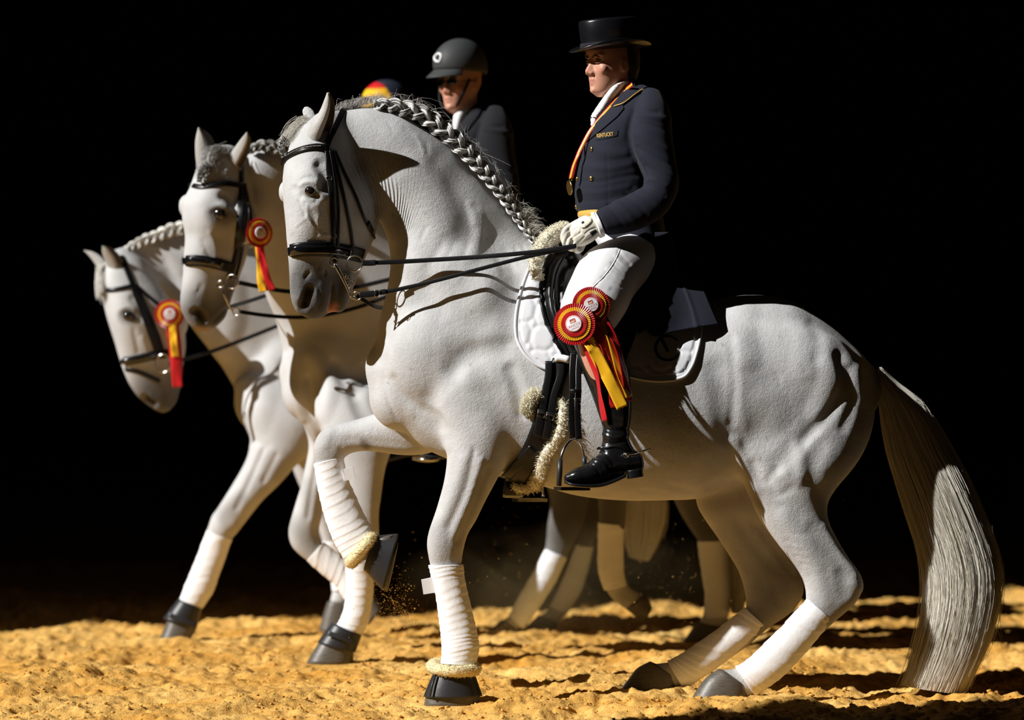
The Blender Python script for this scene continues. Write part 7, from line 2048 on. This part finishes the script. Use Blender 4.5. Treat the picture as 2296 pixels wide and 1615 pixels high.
def far_hand(s, parent, st, mat):
    g = Geo()
    g.add(*loft(st([(1340, 482, 1352, 526, s*.3, .028), (1312, 490, 1328, 546, s*.3, .033), (1284, 505, 1302, 553, s*.3, .028)]), seg=16))
    for (a, b), (c, d), (e, f) in (((1284, 508), (1262, 530), (1280, 545)), ((1288, 516), (1266, 544), (1288, 550)), ((1294, 528), (1276, 556), (1298, 552)), ((1302, 540), (1290, 562), (1308, 552))):
        rows = st([(a, b, a, b, s*.295, 1), (c, d, c, d, s*.285, 1), (e, f, e, f, s*.32, 1)])
        P = spline(np.array([at(r[0], r[1], r[4]) for r in rows]), 6); g.add(*tube(P, np.linspace(.011, .008, len(P)), 10))
    rows = st([(1312, 494, 0, 0, s*.325, 1), (1290, 502, 0, 0, s*.338, 1), (1264, 519, 0, 0, s*.33, 1)])
    P = spline(np.array([at(r[0], r[1], r[4]) for r in rows]), 6); g.add(*tube(P, np.linspace(.014, .009, len(P)), 10))
    V, Q = remesh(g, .004); V = smooth(V, Q, 2, .5); link_mesh('glove', V, Q, M[mat], parent)
far_hand(-1, R2, st2, 'glove'); far_hand(1, R2, st2, 'glove')

# ---- rider on the third horse, of whom the cap shows
X3, Y3, y3, k3 = 902, 320, 2.98, .81
T3, st3 = simple_rider_core(X3, Y3, y3, k3)
A3 = local_axes(math.radians(30), math.radians(6)); C3 = at(868, 266, 2.95)
R3 = person('person', 'person in navy cap with red and yellow front panel, hidden behind the front horse\'s neck', at(900, 660, y3), core_for(st3), C3, A3, .93, voxel=.006)
co3, cb3, T3, st3 = coat_far(R3, X3, Y3, y3, k3, 'navy')
far_legs(R3, st3)
far_hand(-1, R3, st3, 'glove'); far_hand(1, R3, st3, 'glove')
def capcol(L):
    C = np.tile(np.array((.020, .024, .042)), (len(L), 1))
    fr_ = L[:, 0] > .050 + .15*(L[:, 2]-.16) - .25*np.abs(L[:, 1])
    C[fr_] = (.55, .008, .012)
    C[fr_ & (L[:, 2] < .118)] = (.85, .45, .012)
    return C
M['cap'] = material('three coloured cap', attr=True, rough=.75, spec=.2)
helmet(R3, at(864, 256, 2.95), local_axes(math.radians(30), math.radians(4)), .92, 'cap', colour=capcol)
build_floor()
build_clods()

# ------------------------------------------------------------------ kicked-up sand and the dust hanging behind the hooves
def spray(name, spots, n, seed, label):
    g1 = np.random.default_rng(seed)
    tet = np.array([(1, 1, 1), (1, -1, -1), (-1, 1, -1), (-1, -1, 1)])*.6
    Vs, Fs, k = [], [], 0
    for px, py, y, sx, sy, sz, w in spots:
        c = at(px, py, y)
        for q in range(int(n*w)):
            p = c + g1.normal(0, 1, 3)*np.array([sx, sy, sz])
            if p[2] < .01: p[2] = .01 + abs(p[2])*.4
            r = .0009 + .0022*g1.random()**4
            Vs.append(p + tet*r*g1.uniform(.6, 1.4, (4, 1))); Fs += [(k, k+1, k+2), (k, k+3, k+1), (k, k+2, k+3), (k+1, k+3, k+2)]; k += 4
    o = link_mesh(name, np.vstack(Vs), Fs, m_sand)
    o['kind'] = 'stuff'; o['label'] = label
    return o
spray('flying_sand', [(885, 1345, .4, .045, .10, .045, 1.0), (900, 1380, .5, .03, .08, .02, .6), (1000, 1330, .6, .20, .2, .10, .25)], 330, 5, 'orange grains flicked up beside the raised front hoof')
spray('flying_sand', [(1350, 1270, 2.2, .28, .5, .13, 1.0), (1500, 1300, 1.9, .12, .4, .09, .6), (1130, 1240, 2.4, .20, .5, .10, .35), (1120, 1405, 2.9, .06, .1, .03, .7)], 420, 6, 'orange grains hanging in the air around the far hind legs')
md = bpy.data.materials.new('sand dust')
md.use_nodes = True
nt = md.node_tree
nt.nodes.remove(nt.nodes['Principled BSDF'])
vs = nt.nodes.new('ShaderNodeVolumeScatter')
vs.inputs['Color'].default_value = (.86, .58, .25, 1)
vs.inputs['Anisotropy'].default_value = .2
tcd = nt.nodes.new('ShaderNodeTexCoord')
nd = nt.nodes.new('ShaderNodeTexNoise'); nd.inputs['Scale'].default_value = 3.2; nd.inputs['Detail'].default_value = 4
mr = nt.nodes.new('ShaderNodeMapRange'); mr.inputs['From Min'].default_value = .40; mr.inputs['From Max'].default_value = .78
gr = nt.nodes.new('ShaderNodeTexGradient'); gr.gradient_type = 'SPHERICAL'
mpd = nt.nodes.new('ShaderNodeMapping'); mpd.vector_type = 'POINT'
m1 = nt.nodes.new('ShaderNodeMath'); m1.operation = 'MULTIPLY'
m2 = nt.nodes.new('ShaderNodeMath'); m2.operation = 'MULTIPLY'; m2.inputs[1].default_value = 1.5
nt.links.new(tcd.outputs['Object'], nd.inputs['Vector']); nt.links.new(nd.outputs['Fac'], mr.inputs['Value'])
nt.links.new(tcd.outputs['Object'], mpd.inputs['Vector']); nt.links.new(mpd.outputs[0], gr.inputs['Vector'])
mpd.inputs['Scale'].default_value = (1/.78, 1/.75, 1/.26)
nt.links.new(mr.outputs[0], m1.inputs[0]); nt.links.new(gr.outputs['Fac'], m1.inputs[1])
nt.links.new(m1.outputs[0], m2.inputs[0]); nt.links.new(m2.outputs[0], vs.inputs['Density'])
nt.links.new(vs.outputs[0], nt.nodes['Material Output'].inputs['Volume'])
V, Fc = ellipsoid(at(1290, 1300, 2.55), (.78, .75, .26), seg=28, rings=16)
o = link_mesh('dust', V, Fc, md, origin=at(1290, 1300, 2.55))
o['kind'] = 'stuff'; o['label'] = 'thin haze of orange dust drifting behind the far hind hooves'
